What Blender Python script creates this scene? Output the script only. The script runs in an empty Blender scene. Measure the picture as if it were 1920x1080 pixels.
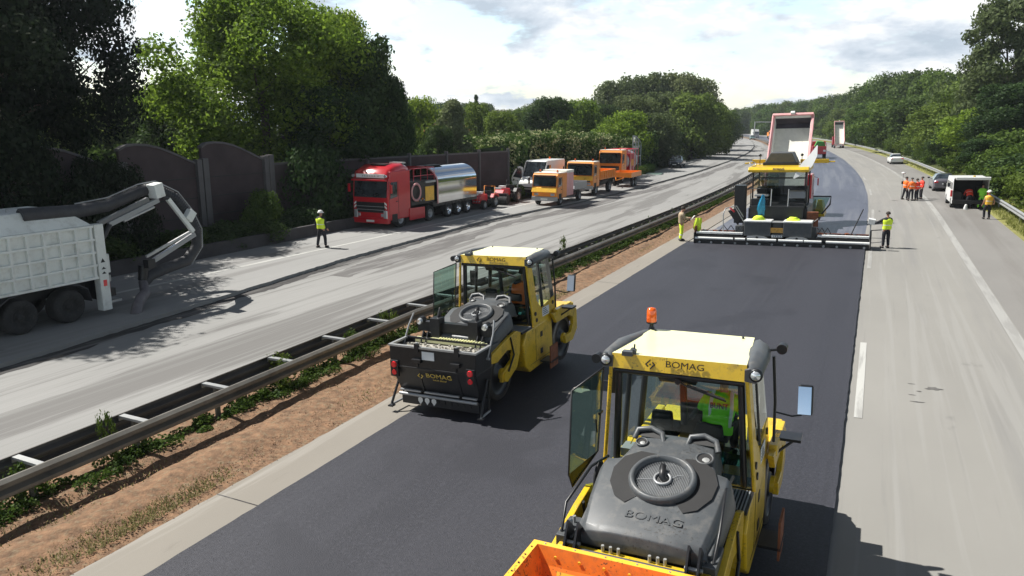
import bpy, math, random
import numpy as np
from mathutils import Vector, Matrix, Euler
R=math.radians; PI=math.pi
random.seed(7)
scene=bpy.context.scene
COL=scene.collection
# ---------------------------------------------------------------- camera
F_PX=1400.0; PITCH=math.atan(309/1400); CAMH=6.2
cd=bpy.data.cameras.new('camera'); cam=bpy.data.objects.new('camera',cd); COL.objects.link(cam)
cam.location=(0,0,CAMH); cam.rotation_euler=(PI/2-PITCH,0,0)
cd.sensor_width=36; cd.lens=F_PX/1920*36; cd.clip_start=.05; cd.clip_end=9000
scene.camera=cam
# ---------------------------------------------------------------- light
SUN_EL=R(52); SUN_AZ_SHADOW=R(-23)     # shadows fall towards +x, a little towards the camera
sv=Vector((-math.cos(SUN_EL)*math.cos(SUN_AZ_SHADOW),-math.cos(SUN_EL)*math.sin(SUN_AZ_SHADOW),math.sin(SUN_EL)))
sl=bpy.data.lights.new('sun','SUN'); sl.energy=5.0; sl.angle=R(.5); sl.color=(1,.965,.9)
so=bpy.data.objects.new('sun',sl); COL.objects.link(so); so.rotation_euler=sv.to_track_quat('Z','Y').to_euler(); so.location=(-50,0,60)
scene.view_settings.view_transform='Standard'; scene.view_settings.look='None'
scene.view_settings.exposure=.62; scene.view_settings.gamma=1
# ---------------------------------------------------------------- sky
W=bpy.data.worlds.new('World'); scene.world=W; W.use_nodes=True
def sky():
    nt=W.node_tree; N=nt.nodes; L=nt.links
    for n in list(N): N.remove(n)
    out=N.new('ShaderNodeOutputWorld'); bg=N.new('ShaderNodeBackground'); L.new(bg.outputs[0],out.inputs[0])
    st=N.new('ShaderNodeTexSky'); st.sky_type='NISHITA'; st.sun_disc=False; st.sun_elevation=SUN_EL
    st.sun_rotation=math.atan2(sv.x,sv.y); st.air_density=1.2; st.dust_density=.6; st.ozone_density=1.4
    tc=N.new('ShaderNodeTexCoord'); sp=N.new('ShaderNodeSeparateXYZ'); L.new(tc.outputs['Generated'],sp.inputs[0])
    def mth(op,a,b=None,c=None):
        m=N.new('ShaderNodeMath'); m.operation=op
        for i,x in enumerate((a,b,c)):
            if x is None: continue
            if isinstance(x,(int,float)): m.inputs[i].default_value=x
            else: L.new(x,m.inputs[i])
        return m.outputs[0]
    z=mth('MAXIMUM',sp.outputs[2],0.0); zz=mth('ADD',mth('MULTIPLY',z,.9),.42)
    cx=mth('DIVIDE',sp.outputs[0],zz); cy=mth('DIVIDE',sp.outputs[1],zz)
    cb=N.new('ShaderNodeCombineXYZ'); L.new(cx,cb.inputs[0]); L.new(cy,cb.inputs[1]); L.new(mth('MULTIPLY',z,3.6),cb.inputs[2])
    def noise(sc,det,rough,off,dist=.0):
        mp=N.new('ShaderNodeMapping'); mp.inputs['Location'].default_value=off; L.new(cb.outputs[0],mp.inputs[0])
        n=N.new('ShaderNodeTexNoise'); n.inputs['Scale'].default_value=sc; n.inputs['Detail'].default_value=det; n.inputs['Roughness'].default_value=rough
        n.inputs['Distortion'].default_value=dist; L.new(mp.outputs[0],n.inputs['Vector']); return n.outputs['Fac']
    def ramp(f,pts):
        r=N.new('ShaderNodeValToRGB'); L.new(f,r.inputs[0]); e=r.color_ramp.elements
        while len(e)<len(pts): e.new(.5)
        for q,(p_,c) in zip(e,pts): q.position=p_; q.color=(c[0],c[1],c[2],1) if not isinstance(c,(int,float)) else (c,c,c,1)
        return r.outputs[0]
    big=noise(2.5,9,.58,(4.1,2.2,.7),.1)
    cover=ramp(big,[(.47,.0),(.515,.7),(.545,1)])
    lowc=ramp(z,[(.0,1),(.05,.8),(.13,.25),(.3,.0)])          # cloud bank thickens towards the horizon
    cov=mth('MINIMUM',mth('ADD',cover,mth('MULTIPLY',lowc,.42)),1.0)
    sh=noise(3.6,10,.58,(8.1,4.4,2.0),.15)
    shc=ramp(sh,[(.38,(.37,.43,.50)),(.46,(.50,.55,.61)),(.52,(.64,.665,.69)),(.57,(.78,.785,.785))])
    sm=N.new('ShaderNodeVectorMath'); sm.operation='SCALE'; sm.inputs['Scale'].default_value=.15; L.new(st.outputs[0],sm.inputs[0])
    mx=N.new('ShaderNodeMix'); mx.data_type='RGBA'; L.new(cov,mx.inputs[0]); L.new(sm.outputs[0],mx.inputs[6]); L.new(shc,mx.inputs[7])
    dim=ramp(z,[(.0,1.0),(.18,1.0),(.32,.42),(.6,.2)])        # sky overhead, out of view, darkened to deepen the shadows
    vm=N.new('ShaderNodeMix'); vm.data_type='RGBA'; vm.blend_type='MULTIPLY'; vm.inputs[0].default_value=1; L.new(mx.outputs[2],vm.inputs[6]); L.new(dim,vm.inputs[7])
    L.new(vm.outputs[2],bg.inputs[0]); bg.inputs[1].default_value=1.0
sky()
# ---------------------------------------------------------------- road frame: s along the road, n to the right of the fresh asphalt's left edge
TH=math.atan(690/1434); X0,Y0=-5.09,9.35; KB=.03
def kap(s): return 0 if s<45 else (1/700 if s<90 else (1/1300 if s<1200 else 0))
_T=[]
x,y,h=X0-100*math.sin(TH),Y0-100*math.cos(TH),TH
for i in range(-100,2600):
    _T.append((x,y,h)); h2=h-kap(i+.5); m_=(h+h2)/2; x+=math.sin(m_); y+=math.cos(m_); h=h2
def head(s): return _T[min(max(int(round(s+100)),0),len(_T)-1)][2]
def C(s,n):
    i=min(max(int(math.floor(s+100)),0),len(_T)-1); r=s+100-i
    x,y,h=_T[i]; hh=h-kap(s)*r
    return (x+r*math.sin(h)+n*math.cos(hh), y+r*math.cos(h)-n*math.sin(hh))
def zg(n): return KB*max(0,min(n,22))
def tab(t):
    if isinstance(t,(int,float)): return lambda s:t
    xs=[a for a,b in t]; ys=[b for a,b in t]
    return lambda s: float(np.interp(s,xs,ys))
def ray_at(px,py,Y):
    """world point seen at photograph pixel px,py at ground distance Y"""
    u=(px-960)/F_PX; v=(py-540)/F_PX
    t=Y/(math.cos(PITCH)-v*math.sin(PITCH))
    return u*t, Y, CAMH-t*(math.sin(PITCH)+v*math.cos(PITCH))
# ---------------------------------------------------------------- naming
def tag(o,label=None,cat=None,group=None,kind=None):
    if label: o['label']=label
    if cat: o['category']=cat
    if group: o['group']=group
    if kind: o['kind']=kind
    return o
def thing(name,label,cat,group=None,loc=(0,0,0),rz=0,ry=0):
    o=bpy.data.objects.new(name,None); COL.objects.link(o); o.empty_display_size=.3
    o.location=loc; o.rotation_euler=(0,ry,rz); tag(o,label,cat,group); return o
def put(o,s,n,yaw=0,dz=0,flat=False):
    x,y=C(s,n); b=0 if (flat or n<=0) else -math.atan(KB)
    o.location=(x,y,zg(n)+dz); o.rotation_euler=(0,b if abs(yaw)<1.6 else -b,-head(s)+yaw); return o
def kids(o): return [c for c in bpy.data.objects if c.parent==o]
def copy_tree(o,parent=None,label=None):
    c=o.copy(); COL.objects.link(c)
    if parent: c.parent=parent
    if label: c['label']=label
    for ch in kids(o): copy_tree(ch,c)
    return c
# ---------------------------------------------------------------- materials
def srgb(h):
    h=h.lstrip('#'); r=[int(h[i:i+2],16)/255 for i in (0,2,4)]
    return tuple(((a+.055)/1.055)**2.4 if a>.04 else a/12.92 for a in r)
def M(name,col,rough=.5,metal=0,var=.12,scale=3,bump=0,bscale=40,dirt=0,dirtcol=(.12,.11,.095),coat=0,emit=0,specks=0):
    m=bpy.data.materials.new(name); m.use_nodes=True; nt=m.node_tree; N=nt.nodes; L=nt.links
    b=N['Principled BSDF']; b.inputs['Roughness'].default_value=rough; b.inputs['Metallic'].default_value=metal
    if coat: b.inputs['Coat Weight'].default_value=coat; b.inputs['Coat Roughness'].default_value=.08
    tc=N.new('ShaderNodeTexCoord')
    n=N.new('ShaderNodeTexNoise'); n.inputs['Scale'].default_value=scale; n.inputs['Detail'].default_value=5; n.inputs['Roughness'].default_value=.6
    L.new(tc.outputs['Object'],n.inputs['Vector'])
    r=N.new('ShaderNodeValToRGB'); e=r.color_ramp.elements; e[0].position=.3; e[1].position=.7
    e[0].color=tuple(c*(1-var) for c in col)+(1,); e[1].color=tuple(min(1,c*(1+var)) for c in col)+(1,)
    L.new(n.outputs['Fac'],r.inputs[0]); colo=r.outputs[0]
    if dirt:
        n2=N.new('ShaderNodeTexNoise'); n2.inputs['Scale'].default_value=scale*1.7; n2.inputs['Detail'].default_value=8; n2.inputs['Roughness'].default_value=.7
        L.new(tc.outputs['Object'],n2.inputs['Vector'])
        r2=N.new('ShaderNodeValToRGB'); q=r2.color_ramp.elements; q[0].position=.5; q[0].color=(0,0,0,1); q[1].position=.72; q[1].color=(dirt,)*3+(1,)
        L.new(n2.outputs['Fac'],r2.inputs[0])
        mx=N.new('ShaderNodeMix'); mx.data_type='RGBA'; L.new(r2.outputs[0],mx.inputs[0]); L.new(colo,mx.inputs[6]); mx.inputs[7].default_value=dirtcol+(1,)
        colo=mx.outputs[2]
        mr=N.new('ShaderNodeMath'); mr.operation='MULTIPLY_ADD'; L.new(r2.outputs[0],mr.inputs[0]); mr.inputs[1].default_value=.4; mr.inputs[2].default_value=rough; mr.use_clamp=True
        L.new(mr.outputs[0],b.inputs['Roughness'])
    if specks:
        n4=N.new('ShaderNodeTexNoise'); n4.inputs['Scale'].default_value=34; n4.inputs['Detail'].default_value=3; L.new(tc.outputs['Object'],n4.inputs['Vector'])
        n5=N.new('ShaderNodeTexNoise'); n5.inputs['Scale'].default_value=1.6; n5.inputs['Detail'].default_value=3; L.new(tc.outputs['Object'],n5.inputs['Vector'])
        a5=N.new('ShaderNodeMath'); a5.operation='MULTIPLY_ADD'; L.new(n5.outputs['Fac'],a5.inputs[0]); a5.inputs[1].default_value=.6; L.new(n4.outputs['Fac'],a5.inputs[2])
        r4=N.new('ShaderNodeValToRGB'); q4=r4.color_ramp.elements; q4[0].position=.955; q4[0].color=(0,0,0,1); q4[1].position=1.0; q4[1].color=(specks,)*3+(1,); L.new(a5.outputs[0],r4.inputs[0])
        mx4=N.new('ShaderNodeMix'); mx4.data_type='RGBA'; L.new(r4.outputs[0],mx4.inputs[0]); L.new(colo,mx4.inputs[6]); mx4.inputs[7].default_value=(.03,.026,.022,1); colo=mx4.outputs[2]
    L.new(colo,b.inputs['Base Color'])
    if bump:
        n3=N.new('ShaderNodeTexNoise'); n3.inputs['Scale'].default_value=bscale; n3.inputs['Detail'].default_value=4; L.new(tc.outputs['Object'],n3.inputs['Vector'])
        bp=N.new('ShaderNodeBump'); bp.inputs['Strength'].default_value=bump; bp.inputs['Distance'].default_value=.02; L.new(n3.outputs['Fac'],bp.inputs['Height']); L.new(bp.outputs[0],b.inputs['Normal'])
    if emit: b.inputs['Emission Color'].default_value=tuple(col)+(1,); b.inputs['Emission Strength'].default_value=emit
    return m
def glass(name,tint,gl=.12,opac=.0,opcol=(.02,.03,.03)):
    m=bpy.data.materials.new(name); m.use_nodes=True; nt=m.node_tree; N=nt.nodes; L=nt.links
    N.remove(N['Principled BSDF']); out=N['Material Output']
    tr=N.new('ShaderNodeBsdfTransparent'); tr.inputs[0].default_value=tint+(1,)
    df=N.new('ShaderNodeBsdfDiffuse'); df.inputs[0].default_value=opcol+(1,)
    mo=N.new('ShaderNodeMixShader'); mo.inputs[0].default_value=opac; L.new(tr.outputs[0],mo.inputs[1]); L.new(df.outputs[0],mo.inputs[2])
    g=N.new('ShaderNodeBsdfGlossy'); g.inputs['Roughness'].default_value=.03; g.inputs[0].default_value=(.9,.95,.95,1)
    lw=N.new('ShaderNodeFresnel'); lw.inputs[0].default_value=1.5
    ad=N.new('ShaderNodeMath'); ad.operation='ADD'; L.new(lw.outputs[0],ad.inputs[0]); ad.inputs[1].default_value=gl-.04; ad.use_clamp=True
    mx=N.new('ShaderNodeMixShader'); L.new(ad.outputs[0],mx.inputs[0]); L.new(mo.outputs[0],mx.inputs[1]); L.new(g.outputs[0],mx.inputs[2]); L.new(mx.outputs[0],out.inputs[0])
    return m
def leafmat(name,c1,c2,trans=.35,scale=.35,flower=None,fl_amt=.62):
    m=bpy.data.materials.new(name); m.use_nodes=True; nt=m.node_tree; N=nt.nodes; L=nt.links
    N.remove(N['Principled BSDF']); out=N['Material Output']
    tc=N.new('ShaderNodeTexCoord'); n=N.new('ShaderNodeTexNoise'); n.inputs['Scale'].default_value=scale; n.inputs['Detail'].default_value=3
    L.new(tc.outputs['Object'],n.inputs['Vector'])
    g=N.new('ShaderNodeNewGeometry')
    ad=N.new('ShaderNodeMath'); ad.operation='MULTIPLY_ADD'; L.new(g.outputs['Random Per Island'],ad.inputs[0]); ad.inputs[1].default_value=.5
    ml=N.new('ShaderNodeMath'); ml.operation='MULTIPLY'; L.new(n.outputs['Fac'],ml.inputs[0]); ml.inputs[1].default_value=.55; L.new(ml.outputs[0],ad.inputs[2])
    r=N.new('ShaderNodeValToRGB'); e=r.color_ramp.elements; e[0].position=.2; e[1].position=.85; e[0].color=c1+(1,); e[1].color=c2+(1,)
    L.new(ad.outputs[0],r.inputs[0]); col=r.outputs[0]
    if flower:
        n2=N.new('ShaderNodeTexNoise'); n2.inputs['Scale'].default_value=.9; n2.inputs['Detail'].default_value=2; L.new(tc.outputs['Object'],n2.inputs['Vector'])
        a2=N.new('ShaderNodeMath'); a2.operation='ADD'; L.new(n2.outputs['Fac'],a2.inputs[0]); 
        m2=N.new('ShaderNodeMath'); m2.operation='MULTIPLY'; L.new(g.outputs['Random Per Island'],m2.inputs[0]); m2.inputs[1].default_value=.35; L.new(m2.outputs[0],a2.inputs[1])
        gt=N.new('ShaderNodeMath'); gt.operation='GREATER_THAN'; L.new(a2.outputs[0],gt.inputs[0]); gt.inputs[1].default_value=fl_amt+.17
        mx=N.new('ShaderNodeMix'); mx.data_type='RGBA'; L.new(gt.outputs[0],mx.inputs[0]); L.new(col,mx.inputs[6]); mx.inputs[7].default_value=flower+(1,); col=mx.outputs[2]
    oi=N.new('ShaderNodeObjectInfo'); hs=N.new('ShaderNodeHueSaturation')
    mr=N.new('ShaderNodeMapRange'); L.new(oi.outputs['Random'],mr.inputs[0]); mr.inputs[3].default_value=.82; mr.inputs[4].default_value=1.18; L.new(mr.outputs[0],hs.inputs['Value'])
    mr2=N.new('ShaderNodeMapRange'); L.new(oi.outputs['Random'],mr2.inputs[0]); mr2.inputs[3].default_value=.515; mr2.inputs[4].default_value=.485; L.new(mr2.outputs[0],hs.inputs['Hue'])
    L.new(col,hs.inputs['Color'])
    d=N.new('ShaderNodeBsdfDiffuse'); L.new(hs.outputs[0],d.inputs[0])
    t=N.new('ShaderNodeBsdfTranslucent'); L.new(hs.outputs[0],t.inputs[0])
    mx=N.new('ShaderNodeMixShader'); mx.inputs[0].default_value=trans; L.new(d.outputs[0],mx.inputs[1]); L.new(t.outputs[0],mx.inputs[2])
    gl=N.new('ShaderNodeBsdfGlossy'); gl.inputs['Roughness'].default_value=.6
    m3=N.new('ShaderNodeMixShader'); m3.inputs[0].default_value=.012; L.new(mx.outputs[0],m3.inputs[1]); L.new(gl.outputs[0],m3.inputs[2]); L.new(m3.outputs[0],out.inputs[0])
    return m
def roadmat(name,base,streaks=(),rough=.85,grain=.12,grainscale=90,blot=.10,spots=None,bump=.25,metal=0,bd=.008):
    """UV: u = metres across, v = metres along. streaks: (scale_u, scale_v, lo, hi, colour, strength)"""
    m=bpy.data.materials.new(name); m.use_nodes=True; nt=m.node_tree; N=nt.nodes; L=nt.links
    b=N['Principled BSDF']; b.inputs['Roughness'].default_value=rough
    uv=N.new('ShaderNodeUVMap')
    def nz(su,sv,det=5,rg=.6,off=(0,0,0),dist=0):
        mp=N.new('ShaderNodeMapping'); mp.inputs['Scale'].default_value=(su,sv,1); mp.inputs['Location'].default_value=off; L.new(uv.outputs[0],mp.inputs[0])
        n=N.new('ShaderNodeTexNoise'); n.inputs['Scale'].default_value=1; n.inputs['Detail'].default_value=det; n.inputs['Roughness'].default_value=rg; n.inputs['Distortion'].default_value=dist
        L.new(mp.outputs[0],n.inputs['Vector']); return n.outputs['Fac']
    def rp(f,a,b_,ca,cb):
        r=N.new('ShaderNodeValToRGB'); L.new(f,r.inputs[0]); e=r.color_ramp.elements; e[0].position=a; e[1].position=b_; e[0].color=ca+(1,); e[1].color=cb+(1,); return r.outputs[0]
    def g3(v): return (v,v,v)
    cur=rp(nz(.25,.12,6,.6),.3,.7,tuple(c*(1-blot) for c in base),tuple(c*(1+blot) for c in base))
    gr=rp(nz(grainscale,grainscale,3,.8),.25,.75,g3(1-grain),g3(1+grain))
    mm=N.new('ShaderNodeMix'); mm.data_type='RGBA'; mm.blend_type='MULTIPLY'; mm.inputs[0].default_value=1; L.new(cur,mm.inputs[6]); L.new(gr,mm.inputs[7]); cur=mm.outputs[2]
    for k,(su,sv_,lo,hi,col,st) in enumerate(streaks):
        f=rp(nz(su,sv_,6,.62,(3.1*k+1,7.7*k,0),.3),lo,hi,g3(0),g3(st))
        mx=N.new('ShaderNodeMix'); mx.data_type='RGBA'; L.new(f,mx.inputs[0]); L.new(cur,mx.inputs[6]); mx.inputs[7].default_value=col+(1,); cur=mx.outputs[2]
    L.new(cur,b.inputs['Base Color'])
    bp=N.new('ShaderNodeBump'); bp.inputs['Strength'].default_value=bump; bp.inputs['Distance'].default_value=bd; L.new(nz(55,55,4,.75),bp.inputs['Height']); L.new(bp.outputs[0],b.inputs['Normal'])
    return m
m_yel=M('yellow_paint',(.72,.47,.018),.34,var=.06,scale=2.6,dirt=.6,dirtcol=(.17,.125,.06),coat=.3,specks=.5)
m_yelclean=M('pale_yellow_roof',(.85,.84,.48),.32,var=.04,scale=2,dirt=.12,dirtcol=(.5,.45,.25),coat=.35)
m_grey=M('grey_plastic',(.078,.085,.092),.42,var=.10,scale=4,dirt=.55,dirtcol=(.17,.16,.145),bump=.05,bscale=120,specks=.5)
m_blk=M('black_metal',(.012,.013,.016),.38,var=.2,scale=5,dirt=.25,dirtcol=(.07,.065,.06))
m_blkdull=M('black_plastic',(.014,.014,.015),.6,var=.2,scale=5)
m_rub=M('rubber',(.022,.022,.023),.85,var=.2,scale=6,dirt=.5,dirtcol=(.09,.085,.08),bump=.2,bscale=30)
m_steel=M('drum_steel',(.16,.145,.13),.38,metal=.75,var=.25,scale=3,dirt=.5,dirtcol=(.05,.045,.045))
m_metal=M('galvanised_steel',(.45,.46,.46),.45,metal=.6,var=.12,scale=4,dirt=.3,dirtcol=(.25,.24,.22))
m_rail=M('weathered_rail',(.17,.16,.14),.5,metal=.3,var=.3,scale=1.2,dirt=.6,dirtcol=(.055,.045,.04))
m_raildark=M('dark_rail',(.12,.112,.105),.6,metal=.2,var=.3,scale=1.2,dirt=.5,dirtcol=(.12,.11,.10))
m_white=M('white_paint',(.78,.79,.78),.35,var=.03,scale=2,dirt=.15,dirtcol=(.5,.48,.44),coat=.3)
m_chrome=M('polished_tank',(.82,.84,.86),.09,metal=1,var=.04,scale=1)
m_silver=M('silver_grey',(.33,.34,.35),.4,metal=.3,var=.06)
m_orange=M('orange_paint',(.85,.27,.02),.4,var=.06,scale=2,dirt=.25,dirtcol=(.35,.2,.1),coat=.2)
m_oryel=M('amber_paint',(.95,.53,.05),.38,var=.05,scale=2,dirt=.35,dirtcol=(.5,.3,.1),coat=.2,specks=.7)
m_orin=M('orange_red_paint',(.82,.21,.025),.5,var=.14,scale=5,dirt=.6,dirtcol=(.30,.10,.05),specks=.8)
m_red=M('red_paint',(.52,.012,.022),.28,var=.06,scale=2,dirt=.1,dirtcol=(.3,.05,.05),coat=.5)
m_redframe=M('faded_red_paint',(.74,.38,.38),.5,var=.12,scale=2,dirt=.3,dirtcol=(.5,.36,.33))
m_cream=M('cream_floor',(.76,.74,.66),.5,var=.08,scale=1.5,dirt=.35,dirtcol=(.35,.33,.29))
m_headshade=M('headboard_shade',(.06,.052,.065),.7,var=.3,scale=2)  # dark tone that paints the shade inside the raised tipping body
m_lamp=M('lamp_glass',(.75,.78,.8),.08,metal=.6,var=.1,scale=20)
m_redlamp=M('red_lamp',(.75,.02,.03),.15,var=.15,scale=30,coat=.6)
m_amber=M('amber_lamp',(.85,.12,.01),.12,var=.3,scale=25,coat=.7)
m_plate=M('number_plate',(.75,.75,.72),.4,var=.03)
m_platey=M('orange_placard',(.55,.30,.06),.5,var=.3,scale=12)
m_glass=glass('cab_glass',(.72,.86,.82),.07)
m_glassdoor=glass('door_glass',(.38,.58,.50),.09,.12,(.03,.08,.07))
m_wind=glass('windscreen_glass',(.25,.3,.32),.12,.3)
m_dglass=M('dark_glass',(.028,.036,.042),.05,var=.85,scale=2.2,coat=.6)
m_sticker=M('white_sticker',(.75,.78,.8),.4,var=.05)
m_inkyel=M('yellow_lettering',(.62,.45,.08),.5,var=.05)
m_ink=M('black_lettering',(.01,.01,.01),.5,var=.05)
m_skin=M('skin',(.42,.22,.15),.55,var=.08)
m_hi=M('hi_vis_yellow',(.72,.95,.05),.7,var=.10,scale=9,emit=0)
m_higreen=M('hi_vis_green',(.26,.95,.03),.7,var=.12,scale=9)
m_hior=M('hi_vis_orange',(.95,.18,.02),.7,var=.12,scale=9)
m_hired=M('hi_vis_red',(.85,.06,.03),.7,var=.12,scale=9)
m_refl=M('reflective_tape',(.75,.78,.75),.35,var=.06)
m_dkcloth=M('dark_cloth',(.014,.015,.022),.85,var=.25,scale=8)
m_tan=M('tan_cloth',(.42,.33,.22),.8,var=.15,scale=8)
m_hair=M('dark_hair',(.03,.022,.016),.8,var=.3,scale=30)
m_helm=M('white_helmet',(.78,.78,.74),.35,var=.04,coat=.3)
m_bluebag=M('blue_plastic_bag',(.02,.25,.45),.35,var=.35,scale=10)
m_rust=M('rusty_steel',(.22,.075,.035),.8,var=.35,scale=6,dirt=.4,dirtcol=(.08,.04,.03))
m_hose=M('ribbed_hose',(.035,.036,.042),.6,var=.25,scale=4,dirt=.3,dirtcol=(.12,.11,.1))
m_hosegrey=M('grey_nozzle',(.13,.12,.13),.6,var=.2,scale=6)
m_dirtywhite=M('dirty_white_paint',(.74,.76,.73),.5,var=.06,scale=1.5,dirt=.45,dirtcol=(.33,.31,.27))
m_seat=M('seat_fabric',(.018,.018,.02),.85,var=.2,scale=20)
m_gravel=M('pale_gravel',(.42,.40,.35),.9,var=.35,scale=40,bump=1,bscale=60)
m_bark=M('bark',(.085,.065,.05),.9,var=.35,scale=5,bump=.6,bscale=12)
m_wood=M('brown_timber_panel',(.048,.033,.036),.85,var=.25,scale=.8,bump=.3,bscale=20)
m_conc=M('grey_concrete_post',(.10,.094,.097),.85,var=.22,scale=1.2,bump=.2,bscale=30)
m_shadedconc=M('shaded_concrete',(.05,.045,.047),.85,var=.25,scale=1.5,bump=.3,bscale=20)  # barrier concrete with the shade it stands in put into the colour
m_blue=M('blue_sign',(.01,.13,.5),.4,var=.04)
# ---------------------------------------------------------------- mesh builder
class MB:
    def __init__(s): s.v=[]; s.f=[]; s.m=[]; s.sm=[]; s.mats=[]
    def mi(s,m):
        if m not in s.mats: s.mats.append(m)
        return s.mats.index(m)
    def add(s,vs,fs,mat,smooth=False):
        o=len(s.v); k=s.mi(mat); s.v+= [tuple(v) for v in vs]
        for f in fs: s.f.append([i+o for i in f]); s.m.append(k); s.sm.append(smooth)
        return s
    def box(s,x0,x1,y0,y1,z0,z1,mat,taper=None):
        v=[(x0,y0,z0),(x1,y0,z0),(x1,y1,z0),(x0,y1,z0),(x0,y0,z1),(x1,y0,z1),(x1,y1,z1),(x0,y1,z1)]
        if taper:
            cx,cy=(x0+x1)/2,(y0+y1)/2
            v=v[:4]+[(cx+(a-cx)*taper[0],cy+(b-cy)*taper[1],c) for a,b,c in v[4:]]
        return s.hexa(v,mat)
    def hexa(s,v,mat): return s.add(v,[(0,3,2,1),(4,5,6,7),(0,1,5,4),(1,2,6,5),(2,3,7,6),(3,0,4,7)],mat)
    def rbox(s,c,size,mat,rot=(0,0,0)):
        Rm=Euler(rot).to_matrix(); a,b,d=[q/2 for q in size]; c=Vector(c)
        vs=[c+Rm@Vector(q) for q in [(-a,-b,-d),(a,-b,-d),(a,b,-d),(-a,b,-d),(-a,-b,d),(a,-b,d),(a,b,d),(-a,b,d)]]
        return s.hexa(vs,mat)
    def prism(s,poly,axis,a0,a1,mat,tap=1):
        n=len(poly)
        def mk(p,a):
            return {'x':(a,p[0],p[1]),'y':(p[0],a,p[1]),'z':(p[0],p[1],a)}[axis]
        vs=[mk(p,a0) for p in poly]+[mk(p,a1) for p in poly]
        fs=[tuple(range(n))[::-1],tuple(range(n,2*n))]+[(i,(i+1)%n,n+(i+1)%n,n+i) for i in range(n)]
        area=sum(poly[i][0]*poly[(i+1)%n][1]-poly[(i+1)%n][0]*poly[i][1] for i in range(n))
        flip=(area<0)^(axis=='y')^(a1<a0)
        if flip: fs=[f[::-1] for f in fs]
        return s.add(vs,fs,mat)
    def cyl(s,p0,p1,r0,mat,r1=None,seg=16,caps=True,smooth=True):
        p0=Vector(p0); p1=Vector(p1); r1=r0 if r1 is None else r1
        d=(p1-p0).normalized(); q=d.to_track_quat('Z','Y'); A=q@Vector((1,0,0)); B=q@Vector((0,1,0))
        ring=lambda p,r:[p+A*r*math.cos(2*PI*i/seg)+B*r*math.sin(2*PI*i/seg) for i in range(seg)]
        a=ring(p0,r0); b=ring(p1,r1)
        s.add(a+b,[(i,(i+1)%seg,seg+(i+1)%seg,seg+i) for i in range(seg)],mat,smooth)
        if caps:
            if r0>1e-5: s.add(a,[tuple(range(seg))[::-1]],mat)
            if r1>1e-5: s.add(b,[tuple(range(seg))],mat)
        return s
    def tube(s,pts,r,mat,seg=8,caps=True):
        pts=[Vector(p) for p in pts]; n=len(pts); rr=r if isinstance(r,(list,tuple)) else [r]*n
        vs=[];up=None
        for i,p in enumerate(pts):
            d=(pts[min(i+1,n-1)]-pts[max(i-1,0)]).normalized()
            if up is None: up=Vector((0,0,1)) if abs(d.z)<.9 else Vector((1,0,0))
            A=d.cross(up).normalized(); B=A.cross(d).normalized(); up=B
            vs+=[p+A*rr[i]*math.cos(2*PI*k/seg)+B*rr[i]*math.sin(2*PI*k/seg) for k in range(seg)]
        fs=[(i*seg+k,i*seg+(k+1)%seg,(i+1)*seg+(k+1)%seg,(i+1)*seg+k) for i in range(n-1) for k in range(seg)]
        s.add(vs,[f[::-1] for f in fs],mat,True)
        if caps: s.add(vs[:seg],[tuple(range(seg))],mat); s.add(vs[-seg:],[tuple(range(seg))[::-1]],mat)
        return s
    def lathe(s,prof,c,axis,mat,seg=24,smooth=True):
        """prof: (radius, t) along axis from c"""
        c=Vector(c); d=Vector(axis).normalized(); q=d.to_track_quat('Z','Y'); A=q@Vector((1,0,0)); B=q@Vector((0,1,0))
        vs=[]
        for r,t in prof: vs+=[c+d*t+A*r*math.cos(2*PI*i/seg)+B*r*math.sin(2*PI*i/seg) for i in range(seg)]
        fs=[(j*seg+i,j*seg+(i+1)%seg,(j+1)*seg+(i+1)%seg,(j+1)*seg+i) for j in range(len(prof)-1) for i in range(seg)]
        return s.add(vs,fs,mat,smooth)
    def ell(s,c,r,mat,seg=14,rings=8,z0=-1):
        vs=[];fs=[]
        for j in range(rings+1):
            t=math.acos(max(-1,min(1,1-(1-z0)*j/rings)))
            for i in range(seg):
                a=2*PI*i/seg; vs.append((c[0]+r[0]*math.sin(t)*math.cos(a),c[1]+r[1]*math.sin(t)*math.sin(a),c[2]+r[2]*math.cos(t)))
        for j in range(rings):
            for i in range(seg): fs.append((j*seg+i,(j+1)*seg+i,(j+1)*seg+(i+1)%seg,j*seg+(i+1)%seg))
        return s.add(vs,fs,mat,True)
    def loft(s,rings,mat,closed=True,caps=True,smooth=True):
        n=len(rings[0]); vs=[p for r in rings for p in r]
        kk=n if closed else n-1
        fs=[(j*n+i,j*n+(i+1)%n,(j+1)*n+(i+1)%n,(j+1)*n+i) for j in range(len(rings)-1) for i in range(kk)]
        s.add(vs,fs,mat,smooth)
        if caps and closed: s.add(rings[0],[tuple(range(n))[::-1]],mat); s.add(rings[-1],[tuple(range(n))],mat)
        return s
    def quad(s,a,b,c,d,mat): return s.add([a,b,c,d],[(0,1,2,3)],mat)
    def slab(s,a,b,c,d,t,mat):
        """quad given thickness t"""
        a,b,c,d=[Vector(q) for q in (a,b,c,d)]; n=(b-a).cross(d-a).normalized()*t
        return s.hexa([a,b,c,d,a+n,b+n,c+n,d+n],mat)
    def build(s,name,parent=None,bevel=0,label=None,seg=2):
        me=bpy.data.meshes.new(name); me.from_pydata(s.v,[],s.f)
        for m in s.mats: me.materials.append(m)
        me.polygons.foreach_set('material_index',s.m); me.polygons.foreach_set('use_smooth',s.sm); me.update()
        o=bpy.data.objects.new(name,me); COL.objects.link(o)
        if parent: o.parent=parent
        if bevel:
            b=o.modifiers.new('bevel','BEVEL'); b.width=bevel; b.segments=seg; b.limit_method='ANGLE'; b.angle_limit=R(40)
        if label: o['label']=label
        return o
_txt={}
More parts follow.
